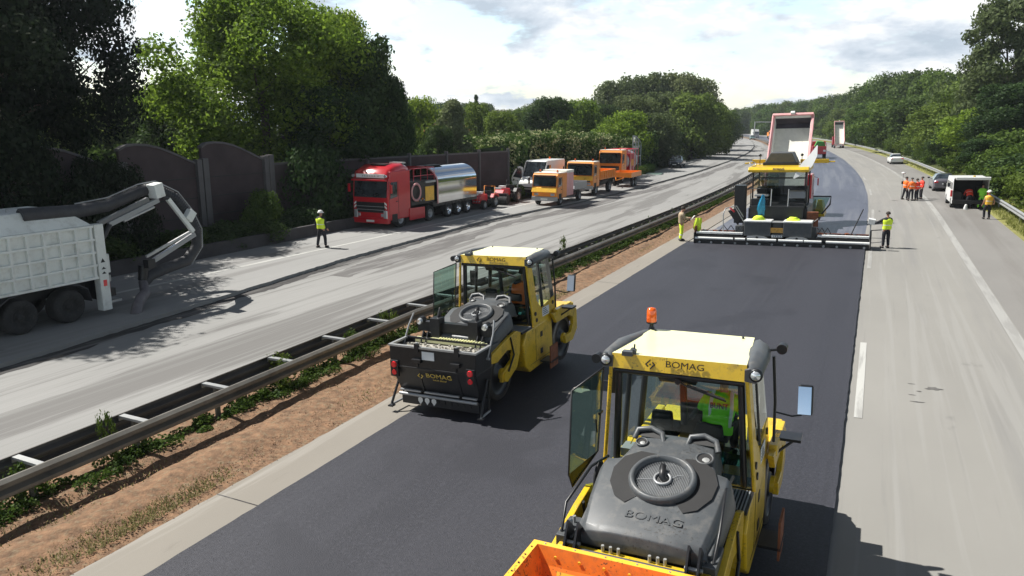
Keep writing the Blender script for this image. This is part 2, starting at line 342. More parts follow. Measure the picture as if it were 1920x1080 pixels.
def text_obj(body,size,mat,mw,parent,name='lettering',extrude=.004,offset=.0,sx=1.0):
    """mw: matrix placing text's x (reading direction) and z (towards reader)"""
    key=(body,size,extrude,offset,mat.name)
    if key not in _txt:
        cu=bpy.data.curves.new('t','FONT'); cu.body=body; cu.size=size; cu.extrude=extrude; cu.offset=offset; cu.align_x='CENTER'; cu.align_y='CENTER'; cu.resolution_u=3
        ob=bpy.data.objects.new('t',cu); COL.objects.link(ob)
        dg=bpy.context.evaluated_depsgraph_get(); me=bpy.data.meshes.new_from_object(ob.evaluated_get(dg)); bpy.data.objects.remove(ob); bpy.data.curves.remove(cu)
        me.materials.clear(); me.materials.append(mat); _txt[key]=me
    o=bpy.data.objects.new(name,_txt[key]); COL.objects.link(o); o.parent=parent; o.matrix_local=mw@Matrix.Scale(sx,4,(1,0,0)); return o
def frame(o,xd,yd):
    """matrix with origin o, x axis xd, y axis ~yd"""
    X=Vector(xd).normalized(); Z=X.cross(Vector(yd)).normalized(); Y=Z.cross(X)
    m=Matrix((X,Y,Z)).transposed().to_4x4(); m.translation=Vector(o); return m
# ---------------------------------------------------------------- wheels
def wheel(parent,r,w,x,y,side,rimmat=None,rim=.58,cx=0,z=None,tyre=None):
    z=r if z is None else z
    t=MB(); ax=(-side,0,0); c=(x,y,z)
    prof=[(r*rim,.012),(r*rim+.01,0),(r*.9,0),(r*.985,w*.10),(r,w*.22),(r,w*.78),(r*.985,w*.9),(r*.9,w),(r*rim,w)]
    t.lathe(prof,c,ax,tyre or m_rub,24); o=t.build('wheel',parent)
    rm=MB(); k=rimmat or m_silver
    rm.lathe([(0.0001,.03),(r*.16,.03),(r*.2,.05),(r*.22,.09),(r*rim*.8,.10),(r*rim*.86,.03),(r*rim,.012)],c,ax,k,24)
    for j in range(8):
        a=j*PI/4; rm.cyl((x-side*.085,y+math.cos(a)*r*rim*.5,z+math.sin(a)*r*rim*.5),(x-side*.075,y+math.cos(a)*r*rim*.5,z+math.sin(a)*r*rim*.5),r*.045,m_blkdull,seg=6)
    rm.build('rim',o)
    return o
# ---------------------------------------------------------------- ground and road
def stations(s0,s1):
    o=[s0]; s=s0
    while s<s1-1e-6:
        st=1.0 if s<30 else (2 if s<100 else (5 if s<400 else 20)); s=min(s1,s+st); o.append(s)
    return o
def setuv(me,uvs):
    lay=me.uv_layers.new(name='UVMap'); li=np.zeros(len(me.loops),dtype=np.int32); me.loops.foreach_get('vertex_index',li)
    lay.data.foreach_set('uv',np.array(uvs,dtype=np.float32)[li].ravel())
def strip(name,nl,nr,s0,s1,dz,mat,thick=0,jag=0,cols=1,zf=None,kind='structure',bump=None):
    nl,nr=tab(nl),tab(nr); rnd=random.Random(len(name)*7+int(s0)); vs=[];uv=[];fs=[]
    S=stations(s0,s1)
    if jag:  # finer near
        S=sorted(set([round(s0+i*.25,3) for i in range(int((min(s1,40)-s0)/.25))]+[s for s in S if s>=min(s1,40)-1e-6]))
    for s in S:
        a,b=nl(s)+(rnd.uniform(-jag,jag) if jag else 0),nr(s)+(rnd.uniform(-jag,jag) if jag else 0)
        for k in range(cols+1):
            n=a+(b-a)*k/cols; x,y=C(s,n); z=(zf(s,n) if zf else zg(n))+dz+(bump(s,n) if bump and 0<k<cols else 0)
            vs.append((x,y,z)); uv.append((n,s))
    w=cols+1
    for j in range(len(S)-1):
        for k in range(cols): i=j*w+k; fs.append((i,i+1,i+w+1,i+w))
    if thick:
        base=len(vs)
        for j,s in enumerate(S):
            for k in (0,cols): q=vs[j*w+k]; vs.append((q[0],q[1],q[2]-thick)); uv.append((uv[j*w+k][0]+thick,s))
        for j in range(len(S)-1):
            a=j*w; b=(j+1)*w; c=base+2*j; d=base+2*(j+1)
            fs.append((a,b,d,c)); fs.append((a+cols,c+1,d+1,b+cols))
        fs.append((0,base,base+1,cols)) if cols==1 else None
        e=len(S)-1
        if cols==1: fs.append((e*w,e*w+1,base+2*e+1,base+2*e))
    me=bpy.data.meshes.new(name); me.from_pydata(vs,[],fs); me.materials.append(mat); setuv(me,uv); me.update()
    o=bpy.data.objects.new(name,me); COL.objects.link(o)
    if kind: o['kind']=kind
    return o
WALL_N=tab([(-20,-22.6),(29,-22.6),(51,-19.0),(400,-19.0)])
KERB_N=tab([(-20,-18.6),(17,-18.7),(29,-18.9),(45,-16.6),(60,-15.6),(78,-15.0),(230,-14.6),(300,-11),(400,-10)])
STEP_N=tab([(-20,-10.9),(5,-11.3),(10,-11.8),(21,-13.0),(36,-13.6),(52,-12.4),(90,-10.6),(153,-8.3),(209,-7.1),(300,-5.3),(900,-5.3)])
RAIL_N=tab([(-20,-3.15),(3,-3.22),(12,-3.35),(21,-2.75),(41,-2.3),(70,-2.1),(900,-2.1)])
def terr(s,n):
    if n<-18:   # verge, then garden level behind the wall
        e=KERB_N(s)-.4
        z=np.interp(n,[-400,-60,-26,WALL_N(s),e,e+.3],[1.5,1.2,1.1,.75 if s<40 else .4,-.02,-.02])
        return float(z)+ (.12*math.sin(n*1.7)*math.sin(s*.9) if -26<n<e-.6 else 0)
    if n<=0: return -.02
    if n<15.8: return zg(n)-.02
    z=zg(15.8)+float(np.interp(n,[15.8,17.6,21,27,40,90,400,1200],[0,.05,.9,2.6,4.2,5.0,6,6]))
    return z+(.1*math.sin(n*2.1)*math.sin(s*.8) if n>18 else 0)-.015
m_ground=M('grassy_earth',(.052,.066,.022),.95,var=.5,scale=.25,bump=.6,bscale=8)
def ground():
    ns=[-1500,-600,-300,-120,-60,-40,-30,-26,-24,-22.6,-21.5,-20.5,-19.8,-19.2,-18.8,-17,-15,-14,-12,-8,-4,-2,0,4,8,12,15.8,16.4,17,17.6,18.4,19.4,21,23,25,27,31,36,44,60,90,150,400,1200]
    S=stations(-60,700)+[900,1200,1600,2200]
    vs=[];fs=[]
    for s in S:
        for n in ns:
            nn=max(n,-500) if s>45 else n
            x,y=C(s,nn); vs.append((x,y,terr(s,n)))
    # outer skirt to the horizon
    w=len(ns)
    for j in range(len(S)-1):
        for k in range(w-1): i=j*w+k; fs.append((i,i+1,i+w+1,i+w))
    o=len(vs)
    R_=5000
    vs+=[(-R_,-400,-.9),(R_,-400,-.9),(R_,R_,-.9),(-R_,R_,-.9)]; fs.append((o,o+1,o+2,o+3))
    me=bpy.data.meshes.new('ground'); me.from_pydata(vs,[],fs); me.materials.append(m_ground); me.update()
    g=bpy.data.objects.new('ground',me); COL.objects.link(g); g['kind']='structure'
ground()
g3=lambda v:(v,v,v)
m_oldroad=roadmat('worn_road',(.238,.231,.214),[(.9,.03,.50,.62,(.185,.182,.178),.5),(2.6,.05,.54,.62,(.27,.265,.25),.6),(1.1,.6,.66,.72,(.15,.145,.14),.5),(6,.15,.6,.68,(.2,.195,.185),.5)],grain=.14,blot=.07)
m_shoulder=roadmat('hard_shoulder',(.195,.188,.178),[(.8,.03,.5,.64,(.15,.14,.13),.6),(2.0,1.2,.64,.70,(.13,.12,.11),.5)],grain=.16,blot=.09)
m_asph=roadmat('fresh_asphalt',(.0235,.0245,.0345),[(.5,.05,.5,.66,(.031,.032,.043),.6),(1.4,1.0,.66,.74,(.042,.043,.054),.45),(5,.02,.60,.68,(.018,.019,.027),.7),(2.6,.012,.60,.615,(.042,.043,.054),.6),(.9,.008,.47,.53,(.030,.031,.042),.6),(16,16,.50,.64,(.040,.041,.053),.95),(19,19,.54,.66,(.013,.014,.021),.9),(.35,.3,.56,.62,(.020,.021,.030),.8)],rough=.62,grain=.75,grainscale=34,blot=.12,bump=.9,bd=.012)  # the long pale bands paint the sheen of roller passes into the colour
m_base=roadmat('tacked_base_layer',(.075,.078,.105),[(1.5,.04,.48,.62,(.13,.133,.155),.8),(.8,.3,.58,.66,(.045,.046,.06),.7)],rough=.42,grain=.2,blot=.15)
m_edge=roadmat('concrete_edge_strip',(.235,.215,.185),[(2.2,.08,.55,.66,(.33,.31,.28),.7),(3,.5,.6,.7,(.15,.135,.115),.6)],grain=.14,blot=.10)
m_milled=roadmat('milled_road',(.25,.247,.239),[(.45,.03,.53,.575,(.125,.12,.115),.85),(1.1,.03,.57,.61,(.14,.135,.13),.75),(1.6,.25,.66,.70,(.12,.115,.11),.6),(9,.04,.5,.62,(.22,.22,.21),.6)],grain=.12,blot=.08)
m_upper=roadmat('old_carriageway',(.255,.253,.247),[(.7,.04,.53,.62,(.16,.155,.15),.7),(1.5,.5,.66,.72,(.11,.105,.1),.6)],grain=.14,blot=.1)
m_seam=roadmat('dark_milled_seam',(.035,.032,.032),[(3,.3,.5,.62,(.15,.145,.14),.8)],grain=.25,blot=.2)  # dark tone for the strip along the step and the joints
m_line=roadmat('road_paint',(.42,.42,.40),[(4,.35,.52,.62,(.25,.245,.235),.7)],grain=.1,blot=.05,bump=.1)
m_linefaint=roadmat('worn_road_paint',(.31,.308,.295),[(4,.35,.46,.6,(.24,.236,.226),.8)],grain=.1,blot=.05,bump=.1)
m_soil=M('brown_mulch',(.185,.105,.058),.95,var=.5,scale=5.5,dirt=.85,dirtcol=(.24,.20,.13),bump=1,bscale=25)
m_drygrass=M('dry_grass_verge',(.20,.20,.055),.95,var=.4,scale=1.5,dirt=.6,dirtcol=(.30,.26,.12),bump=.9,bscale=30)
strip('road',.0,15.75,-30,700,0,m_oldroad,cols=3)
strip('road_shoulder',12.78,15.6,-30,700,.004,m_shoulder)
strip('road_edge_line',12.45,12.75,-30,700,.008,m_linefaint)
for k,a in enumerate([-8.1,9.9,27.9,45.9,63.9,81.9]):
    if a<29 or a>40: strip('road_dash',8.72,8.88,a,a+6,.008,m_line if k<2 else m_linefaint)
strip('road_base_layer',.35,8.5,33,700,.006,m_base,cols=2,jag=.03)
strip('fresh_asphalt_lane',0,8.56,-30,33.2,.06,m_asph,thick=.06,jag=.010)
strip('concrete_edge_strip',-.95,-.02,-30,700,.03,m_edge,thick=.05,jag=.015)
for k,sj in enumerate([-7.6,2.1,11.8,21.5]):
    strip('expansion_joint',-.94,-.04,sj,sj+.025,.034,m_seam)
def strip2(name,fl,fr,*a,**k):
    global tab
    t0=tab; tab=lambda t:t if callable(t) else t0(t)
    try: return strip(name,fl,fr,*a,**k)
    finally: tab=t0
strip2('milled_road',lambda s:STEP_N(s)-.05,lambda s:RAIL_N(s)-.95,-30,700,0,m_milled,cols=3)
strip2('milled_seam',lambda s:STEP_N(s)-.03,lambda s:STEP_N(s)+(.55 if s<40 else .3)+.08*math.sin(s*1.3)+.05*math.sin(s*3.1),-30,400,.004,m_seam,jag=.05)
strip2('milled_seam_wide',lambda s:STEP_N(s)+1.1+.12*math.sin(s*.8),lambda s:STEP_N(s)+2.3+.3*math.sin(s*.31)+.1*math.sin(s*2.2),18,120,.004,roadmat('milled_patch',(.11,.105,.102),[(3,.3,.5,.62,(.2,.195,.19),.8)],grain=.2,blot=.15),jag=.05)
strip2('old_carriageway',lambda s:KERB_N(s)-.6,STEP_N,-30,700,.13,m_upper,thick=.15,jag=.04)
strip('carriageway_line',[(0,-16.3),(11.6,-16.05),(24,-15.6),(48,-15.3),(60,-14.9),(80,-14.0),(230,-13.6)],[(0,-16.08),(11.6,-15.83),(24,-15.38),(48,-15.1),(60,-14.7),(80,-13.8),(230,-13.4)],-20,230,.135,m_line)
# soil median
def soil():
    rnd=random.Random(3); vs=[];fs=[];S=[-8+.3*i for i in range(int(56/.3))]+[50+2*i for i in range(80)]+[212+6*i for i in range(50)]
    K=20
    for s in S:
        a=RAIL_N(s)-1.05; b=-.93
        for k in range(K+1):
            t=k/K; n=a+(b-a)*t+(rnd.uniform(-.05,.05) if 0<k<K else 0); x,y=C(s,n)
            hump=.12*math.exp(-((t-.66)/.14)**2)+.05*math.exp(-((t-.33)/.07)**2)-.05*math.exp(-((t-.47)/.06)**2)-.02*math.exp(-((t-.86)/.05)**2)
            vs.append((x,y,.0+hump*(.75+.5*math.sin(s*.7)*math.sin(s*.23))+(rnd.uniform(0,.05) if 0<k<K else .005)))
    for j in range(len(S)-1):
        for k in range(K): i=j*(K+1)+k; fs.append((i,i+1,i+K+2,i+K+1))
    me=bpy.data.meshes.new('median_soil'); me.from_pydata(vs,[],fs); me.materials.append(m_soil); me.polygons.foreach_set('use_smooth',[True]*len(fs)); me.update()
    o=bpy.data.objects.new('median_soil',me); COL.objects.link(o); o['kind']='structure'
soil()
strip('grass_verge',15.62,17.9,10,400,.012,m_drygrass,cols=4,zf=lambda s,n:terr(s,n)+.02,bump=lambda s,n:random.uniform(0,.05))
# ---------------------------------------------------------------- guard rails
def sweep(name,parent,prof,nf,s0,s1,z0,mat,step=None):
    vs=[];fs=[]; S=[s for s in stations(s0,s1)]
    for s in S:
        n0=nf(s)
        for (dn,dz) in prof: x,y=C(s,n0+dn); vs.append((x,y,zg(n0)+z0+dz))
    w=len(prof)
    for j in range(len(S)-1):
        for k in range(w-1): i=j*w+k; fs.append((i,i+1,i+w+1,i+w))
    me=bpy.data.meshes.new(name); me.from_pydata(vs,[],fs); me.materials.append(mat); me.update()
    o=bpy.data.objects.new(name,me); COL.objects.link(o); o.parent=parent
    sm=o.modifiers.new('t','SOLIDIFY'); sm.thickness=.012; sm.offset=0
    return o
def wprof(side): # W beam, side=+1 bulges to +n
    q=[(0,.0),(.03,.0),(.10,.045),(.10,.095),(.0,.145),(.0,.175),(.10,.225),(.10,.275),(.03,.32),(0,.32)]
    return [(side*a,b) for a,b in q]
gr=thing('guardrail','double sided steel guardrail running along the brown earth median','guardrail')
sweep('rail_beam',gr,wprof(1),RAIL_N,-8,500,.44,m_rail)
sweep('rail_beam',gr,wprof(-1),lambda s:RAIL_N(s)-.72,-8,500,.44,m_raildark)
pm=MB(); pm.box(-.03,.03,-.05,.05,-.1,.72,m_rail)
cm=MB(); cm.box(-.70,.0,-.06,.06,0,.05,m_metal); cm.box(-.72,-.70,-.06,.06,-.06,.05,m_metal)
p0=pm.build('post',gr); c0=cm.build('spacer_bar',gr)
far_posts=MB(); s=-7.35; first=True
while s<240:
    n=RAIL_N(s); x,y=C(s,n)
    if s<20.5:
        a=p0 if first else p0.copy(); b=c0 if first else c0.copy()
        if not first: COL.objects.link(a); COL.objects.link(b)
        for o,nn,z in ((a,n-.36,0),(b,n-.01,.70)):
            xx,yy=C(s,nn); o.location=(xx,yy,z); o.rotation_euler=(0,0,-head(s)); o.parent=gr
        first=False
    else:
        xx,yy=C(s,n-.36); far_posts.box(xx-.05,xx+.05,yy-.05,yy+.05,-.05,.70,m_rail)
    s+=2.0 if s<12 else 1.55
fp=far_posts.build('post',gr); fp['kind']='stuff'
g2=thing('guardrail','single steel guardrail along the right grass verge below the trees','guardrail')
f2=tab([(10,16.5),(55,16.45),(85,16.2),(150,16.3),(200,16.0),(300,15.5),(500,15.5)])
sweep('rail_beam',g2,wprof(-1),f2,12,420,.42,m_metal)
pm2=MB(); pm2.box(-.03,.03,-.05,.05,-.1,.68,m_metal); q0=pm2.build('post',g2); s=14; first=True
while s<140:
    a=q0 if first else q0.copy()
    if not first: COL.objects.link(a)
    first=False; n=f2(s)+.1; x,y=C(s,n); a.location=(x,y,zg(n)); a.rotation_euler=(0,0,-head(s)); a.parent=g2; s+=4
# ---------------------------------------------------------------- noise wall
def wall_pt(s,dn=0): x,y=C(s,WALL_N(s)+dn); return Vector((x,y,0))
def panel(s0,s1,prof,mat,name,parent,thick=.18,z0=.3):
    """prof: list of (t, z) top line"""
    a=wall_pt(s0); b=wall_pt(s1); d=(b-a); nrm=Vector((d.y,-d.x,0)).normalized()
    mb=MB(); poly=[(0,z0),(1,z0)]+prof[::-1]
    f=[a+d*t+Vector((0,0,z))+nrm*thick/2 for t,z in poly]; bk=[p-nrm*thick for p in f]; n=len(poly)
    mb.add(f+bk,[tuple(range(n)),tuple(range(n,2*n))[::-1]]+[(i,n+i,n+(i+1)%n,(i+1)%n) for i in range(n)],mat)
    return mb,a,d,nrm
def groove(mb,a,d,nrm,z,mat,t0=0,t1=1,h=.07):
    p=a+d*t0+nrm*.093; q=a+d*t1+nrm*.093
    mb.hexa([p+Vector((0,0,z)),q+Vector((0,0,z)),q+nrm*.03+Vector((0,0,z)),p+nrm*.03+Vector((0,0,z)),p+Vector((0,0,z+h)),q+Vector((0,0,z+h)),q+nrm*.03+Vector((0,0,z+h)),p+nrm*.03+Vector((0,0,z+h))],mat)
arch=[(0,4.95),(.08,5.12),(.2,5.18),(.35,5.14),(.5,5.0),(.65,4.78),(.8,4.52),(.92,4.3),(1,4.15)]
S=[-2+4.7*i for i in range(7)]
arch_wall=thing('noise_wall','dark brown arched timber noise wall with grey concrete posts behind the verge','wall')
for i in range(6):
    s0,s1=S[i]+.35,S[i+1]-.1
    mb,a,d,nrm=panel(s0,s1,arch,m_wood,'panel',arch_wall)
    p=mb.build('panel',arch_wall)
    cap=MB()
    for (t,z),(t2,z2) in zip(arch[:-1],arch[1:]):
        A=a+d*t; B=a+d*t2
        cap.hexa([A+nrm*.16+Vector((0,0,z)),B+nrm*.16+Vector((0,0,z2)),B-nrm*.16+Vector((0,0,z2)),A-nrm*.16+Vector((0,0,z)),A+nrm*.16+Vector((0,0,z+.1)),B+nrm*.16+Vector((0,0,z2+.1)),B-nrm*.16+Vector((0,0,z2+.1)),A-nrm*.16+Vector((0,0,z+.1))],m_conc)
    for z in (1.5,2.45,3.45): groove(cap,a,d,nrm,z,m_blkdull,h=.05)
    cap.build('coping',p)
    for sp,w_,dz in ((s1+.12,.3,4.2),(s1+.62-.1,.36,4.25)):
        q=wall_pt(sp,.12); m=MB(); m.rbox((0,0,(dz+.2)/2+.1),(.34,w_,dz),m_conc); o=m.build('post',arch_wall,.02); o.location=q; o.rotation_euler=(0,0,-head(sp))
flat_wall=thing('noise_wall','dark brown flat topped noise wall panels with slim posts behind the red truck','wall')
s=S[-1]+.4
while s<50:
    s1=min(s+4.0,51); mb,a,d,nrm=panel(s+.1,s1-.1,[(0,3.95),(1,3.95)],m_wood,'panel',flat_wall)
    for z in (.9,1.7,2.5,3.3): groove(mb,a,d,nrm,z,m_blkdull,h=.03)
    groove(mb,a,d,nrm,3.86,m_conc,h=.12)
    if 37<s<44.5:   # faded scribbled graffiti
        rnd=random.Random(4); pts=[]
        for k in range(46):
            t=.1+.8*k/46; pts.append(a+d*t+nrm*.128+Vector((0,0,1.9+.75*math.sin(k*1.9)*rnd.uniform(.3,1)+.25*math.sin(k*.5))))
        gg=MB(); gg.tube(pts,.022,m_silver,4)
        pn=mb.build('panel',flat_wall); gg.build('graffiti',pn)
    else: mb.build('panel',flat_wall)
    q=wall_pt(s1,.08); m=MB(); m.rbox((0,0,2.1),(.24,.2,4.1),m_conc); o=m.build('post',flat_wall,.02); o.location=q; o.rotation_euler=(0,0,-head(s1)); s=s1
# low dark barrier at the foot of the verge
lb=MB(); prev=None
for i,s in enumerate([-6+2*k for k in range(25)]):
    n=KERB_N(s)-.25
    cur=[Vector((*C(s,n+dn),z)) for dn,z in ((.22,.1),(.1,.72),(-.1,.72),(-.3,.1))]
    if prev: lb.add(prev+cur,[(0,4,5,1),(1,5,6,2),(2,6,7,3)]+([] ),m_shadedconc)
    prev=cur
tag(lb.build('low_barrier'),'low concrete barrier, coloured dark for shade, at the foot of the planted verge','barrier')
# end of the barrier beyond the hedge: slim framed glass screen with curved top
sc=thing('noise_screen','pale framed transparent noise screen with sloping curved top beyond the hedge','screen')
fr=MB(); gl=MB()
for k in range(4):
    s=84+1.5*k; x,y=C(s,-17.0); zt=4.7-.22*k*k*.5
    fr.box(x-.05,x+.05,y-.05,y+.05,-.05,zt,m_silver)
    if k<3:
        x2,y2=C(s+1.5,-17.0); z2=4.7-.22*(k+1)**2*.5
        fr.tube([(x,y,zt),(x2,y2,z2)],.08,m_silver,6); fr.tube([(x,y,2.2),(x2,y2,2.2)],.05,m_metal,6)
        gl.quad((x,y,.1),(x2,y2,.1),(x2,y2,z2-.1),(x,y,zt-.1),m_glassdoor)
fr.build('frame',sc); gl.build('pane',sc)
# ---------------------------------------------------------------- vegetation
def leaf_quads(P,N,size,rng,aspect=.62):
    n=len(P); a=rng.normal(size=(n,3)); a/=np.linalg.norm(a,axis=1)[:,None]
    nn=N+rng.normal(size=(n,3))*.55; nn/=np.linalg.norm(nn,axis=1)[:,None]
    t=np.cross(nn,a); t/=np.linalg.norm(t,axis=1)[:,None]+1e-9; b=np.cross(nn,t)
    sz=(size*rng.uniform(.55,1.3,n))[:,None]
    V=np.empty((n,4,3)); V[:,0]=P-t*sz; V[:,1]=P-b*sz*aspect; V[:,2]=P+t*sz; V[:,3]=P+b*sz*aspect
    return V.reshape(-1,3)
def quad_mesh(name,V,mat):
    n=len(V)//4; me=bpy.data.meshes.new(name); me.vertices.add(4*n); me.vertices.foreach_set('co',V.astype(np.float32).ravel())
    me.loops.add(4*n); me.loops.foreach_set('vertex_index',np.arange(4*n,dtype=np.int32))
    me.polygons.add(n); me.polygons.foreach_set('loop_start',np.arange(0,4*n,4,dtype=np.int32)); 
    me.materials.append(mat); me.update(calc_edges=True); me.validate(); return me
def crown_points(lobes,n,rng,inner=.55):
    w=np.array([r[0]*r[1] for c,r in lobes]) if isinstance(lobes[0][1],tuple) else np.array([r*r for c,r in lobes]); w=w/w.sum()
    idx=rng.choice(len(lobes),n,p=w); Cc=np.array([c for c,r in lobes])[idx]
    Rr=np.array([(r if isinstance(r,tuple) else (r,r,r*.85)) for c,r in lobes])[idx]
    d=rng.normal(size=(n,3)); d/=np.linalg.norm(d,axis=1)[:,None]; rad=rng.uniform(inner**2,1.0,n)**.5
    rad*=1+.16*np.sin(d[:,0]*9+Cc[:,0]*3)*np.sin(d[:,2]*8+Cc[:,1])+.09*rng.normal(size=n)
    return Cc+d*Rr*rad[:,None],d
def mk_lobes(h,w,rng,z0=.28,count=26,shape='round',lr=.26):
    L=[]
    for i in range(count):
        t=(i+.5)/count; z=z0*h+(1-z0)*h*t
        if shape=='round': e=math.sqrt(max(0,1-((t-.42)/.62)**2))
        elif shape=='cone': e=(1-t)**.8
        elif shape=='column': e=.9*math.sqrt(max(0,1-((t-.45)/.6)**2))
        else: e=(1-t)**.5*.9+.1
        rr=lr*w*(.75+.5*rng.random())*(.5+.5*e); ang=i*2.4+rng.random()*.8; q=w*.5*e*(.35+.6*rng.random())
        L.append(((q*math.cos(ang),q*math.sin(ang),min(z,h-rr*.7)),rr*(.9 if shape!='column' else .8)))
    return L
def trunk_mb(h,w,rng,r=.3,limbs=7,lean=.0,z0=.3):
    m=MB(); pts=[(0,0,-.5)]; 
    for i in range(1,7): t=i/6; pts.append((rng.uniform(-.04,.04)*w*t+lean*t,rng.uniform(-.04,.04)*w*t,h*.82*t))
    m.tube(pts,[r*(1.25 if i==0 else 1)*(1-.88*i/6) for i in range(7)],m_bark,8)
    for k in range(limbs):
        t=z0*.8+(.7-z0*.8)*k/limbs; a=k*2.4+rng.random(); zz=h*t*.95; L_=w*.42*(1.1-t*.6)
        b=Vector((0,0,zz)); e=b+Vector((math.cos(a)*L_,math.sin(a)*L_,h*.2)); mid=b.lerp(e,.5)+Vector((0,0,-.03*h))
        m.tube([b,mid,e],[r*.45*(1-t*.5),r*.28*(1-t*.5),r*.06],m_bark,6)
        e2=mid+Vector((math.cos(a+.9)*L_*.5,math.sin(a+.9)*L_*.5,h*.14)); m.tube([mid,e2],[r*.2,r*.04],m_bark,5)
    return m
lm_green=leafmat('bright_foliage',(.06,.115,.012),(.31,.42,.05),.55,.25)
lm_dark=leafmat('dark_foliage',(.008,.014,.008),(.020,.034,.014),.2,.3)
lm_mid=leafmat('mid_foliage',(.04,.08,.014),(.15,.225,.04),.45,.2)
lm_olive=leafmat('olive_foliage',(.06,.085,.028),(.17,.205,.08),.42,.2)
lm_grey=leafmat('greyish_foliage',(.08,.11,.05),(.20,.24,.11),.42,.3)
lm_deep=leafmat('deep_green_foliage',(.018,.04,.012),(.065,.11,.03),.35,.3)
lm_shrub=leafmat('shrub_foliage',(.045,.085,.012),(.13,.19,.03),.38,.4)
lm_blossom=leafmat('blossoming_foliage',(.035,.07,.012),(.11,.17,.035),.35,.4,(.42,.43,.22),.60)
lm_ivy=leafmat('ivy_foliage',(.02,.045,.014),(.07,.115,.03),.3,.3)
lm_weed=leafmat('weed_foliage',(.035,.07,.012),(.12,.17,.03),.35,.9)
lm_wood=leafmat('woodland_foliage',(.034,.064,.016),(.135,.19,.045),.42,.12)
VAR={}
def variant(key,h,w,mat,n,size,seed,shape='round',z0=.25,count=26,lr=.26,r=.3,inner=.5):
    rng=np.random.default_rng(seed); rr=random.Random(seed)
    P,D=crown_points(mk_lobes(h,w,rr,z0,count,shape,lr),n,rng,inner)
    cm_=quad_mesh('crown',leaf_quads(P,D,size,rng),mat)
    o=MB(); tm=trunk_mb(h,w,rr,r,z0=z0)
    VAR[key]=(cm_,tm,h,w); VAR[key+'_t']=None
def tree(key,x,y,z,h,w,label,group=None,rz=0,name='tree',cat='tree',wy=None):
    cm_,tm,h0,w0=VAR[key]
    root=thing(name,label,cat,group,(x,y,z),rz); root.scale=(w/w0,(wy or w)/w0,h/h0)
    c=bpy.data.objects.new('crown',cm_); COL.objects.link(c); c.parent=root
    if VAR[key+'_t'] is None:
        t=tm.build('trunk',root); VAR[key+'_t']=t.data
    else:
        t=bpy.data.objects.new('trunk',VAR[key+'_t']); COL.objects.link(t); t.parent=root
    return root
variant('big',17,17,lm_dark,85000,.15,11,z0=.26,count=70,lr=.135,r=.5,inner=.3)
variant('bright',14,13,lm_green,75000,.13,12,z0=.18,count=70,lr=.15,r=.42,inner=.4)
variant('dark2',12,8,lm_deep,26000,.17,13,z0=.12,count=26,lr=.24)
variant('mid',12,10,lm_mid,15000,.26,14,z0=.1,count=26)
variant('mid2',12,10,lm_green,15000,.26,15,z0=.12,count=22,lr=.28)
variant('olive',13,11,lm_olive,15000,.28,16,z0=.06,count=28)
variant('grey',12,7,lm_grey,13000,.22,17,shape='tear',z0=.05,count=26,lr=.24)
variant('conifer',13,4,lm_deep,6000,.22,18,shape='cone',z0=.1,count=22,lr=.3)
variant('poplar',22,9,lm_olive,24000,.22,19,shape='column',z0=.1,count=70,lr=.17,inner=.3)
variant('wood',13,12,lm_wood,14000,.32,20,z0=.04,count=28)
variant('wood2',13,11,lm_mid,14000,.30,21,z0=.04,count=24,lr=.28)
variant('tallwood',17,10,lm_olive,26000,.22,22,z0=.15,count=36,lr=.2)
variant('shrub',3,3.4,lm_shrub,5200,.11,23,z0=.1,count=14,lr=.3,r=.05)
variant('weedplant',1,1,lm_weed,700,.055,27,z0=.0,count=9,lr=.34,r=.015,inner=.0)
variant('darkshrub',3,3.4,lm_ivy,5200,.11,24,z0=.1,count=14,lr=.3,r=.05)
def at(px,top,Y,wpx,base=None):
    """stand at ground distance Y under pixel column px; crown top at photograph row top"""
    x,_,zt=ray_at(px,top,Y)
    d=Y*math.cos(PITCH)+3*math.sin(PITCH); w=wpx/F_PX*d
    return x,Y,zt,w
def T(key,px,top,Y,wpx,label,group=None,zb=0.5,rz=None,cat='tree',name='tree'):
    x,y,zt,w=at(px,top,Y,wpx); rz=(px*.37+Y) if rz is None else rz
    return tree(key,x,y,zb,(zt-zb)/.97,w*1.05,label,group,rz,name,cat)
# left, near
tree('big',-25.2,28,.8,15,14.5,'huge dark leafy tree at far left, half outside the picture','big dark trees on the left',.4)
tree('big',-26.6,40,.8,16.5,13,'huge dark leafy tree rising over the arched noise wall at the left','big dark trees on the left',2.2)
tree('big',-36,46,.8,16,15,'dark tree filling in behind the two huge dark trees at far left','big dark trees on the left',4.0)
T('bright',478,-4,52,365,'big sunlit bright green tree behind the arched noise wall',None,.8,.7)
T('bright',612,30,57,215,'narrower bright green tree leaning against the right of the big sunlit one',None,.8,2.9)
T('wood',235,175,78,190,'hazy green tree seen through the gap under the huge dark trees','trees seen through the gap at the left')
T('wood',110,185,74,190,'hazy green tree seen through the gap under the huge dark trees','trees seen through the gap at the left')
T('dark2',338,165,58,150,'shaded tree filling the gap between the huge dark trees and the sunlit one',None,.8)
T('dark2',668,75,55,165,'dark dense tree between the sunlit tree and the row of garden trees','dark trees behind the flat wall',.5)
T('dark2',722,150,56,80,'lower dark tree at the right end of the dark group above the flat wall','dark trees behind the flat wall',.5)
T('dark2',600,170,50,150,'shaded bushy tree hanging low over the flat noise wall behind the red truck','dark trees behind the flat wall',.5)
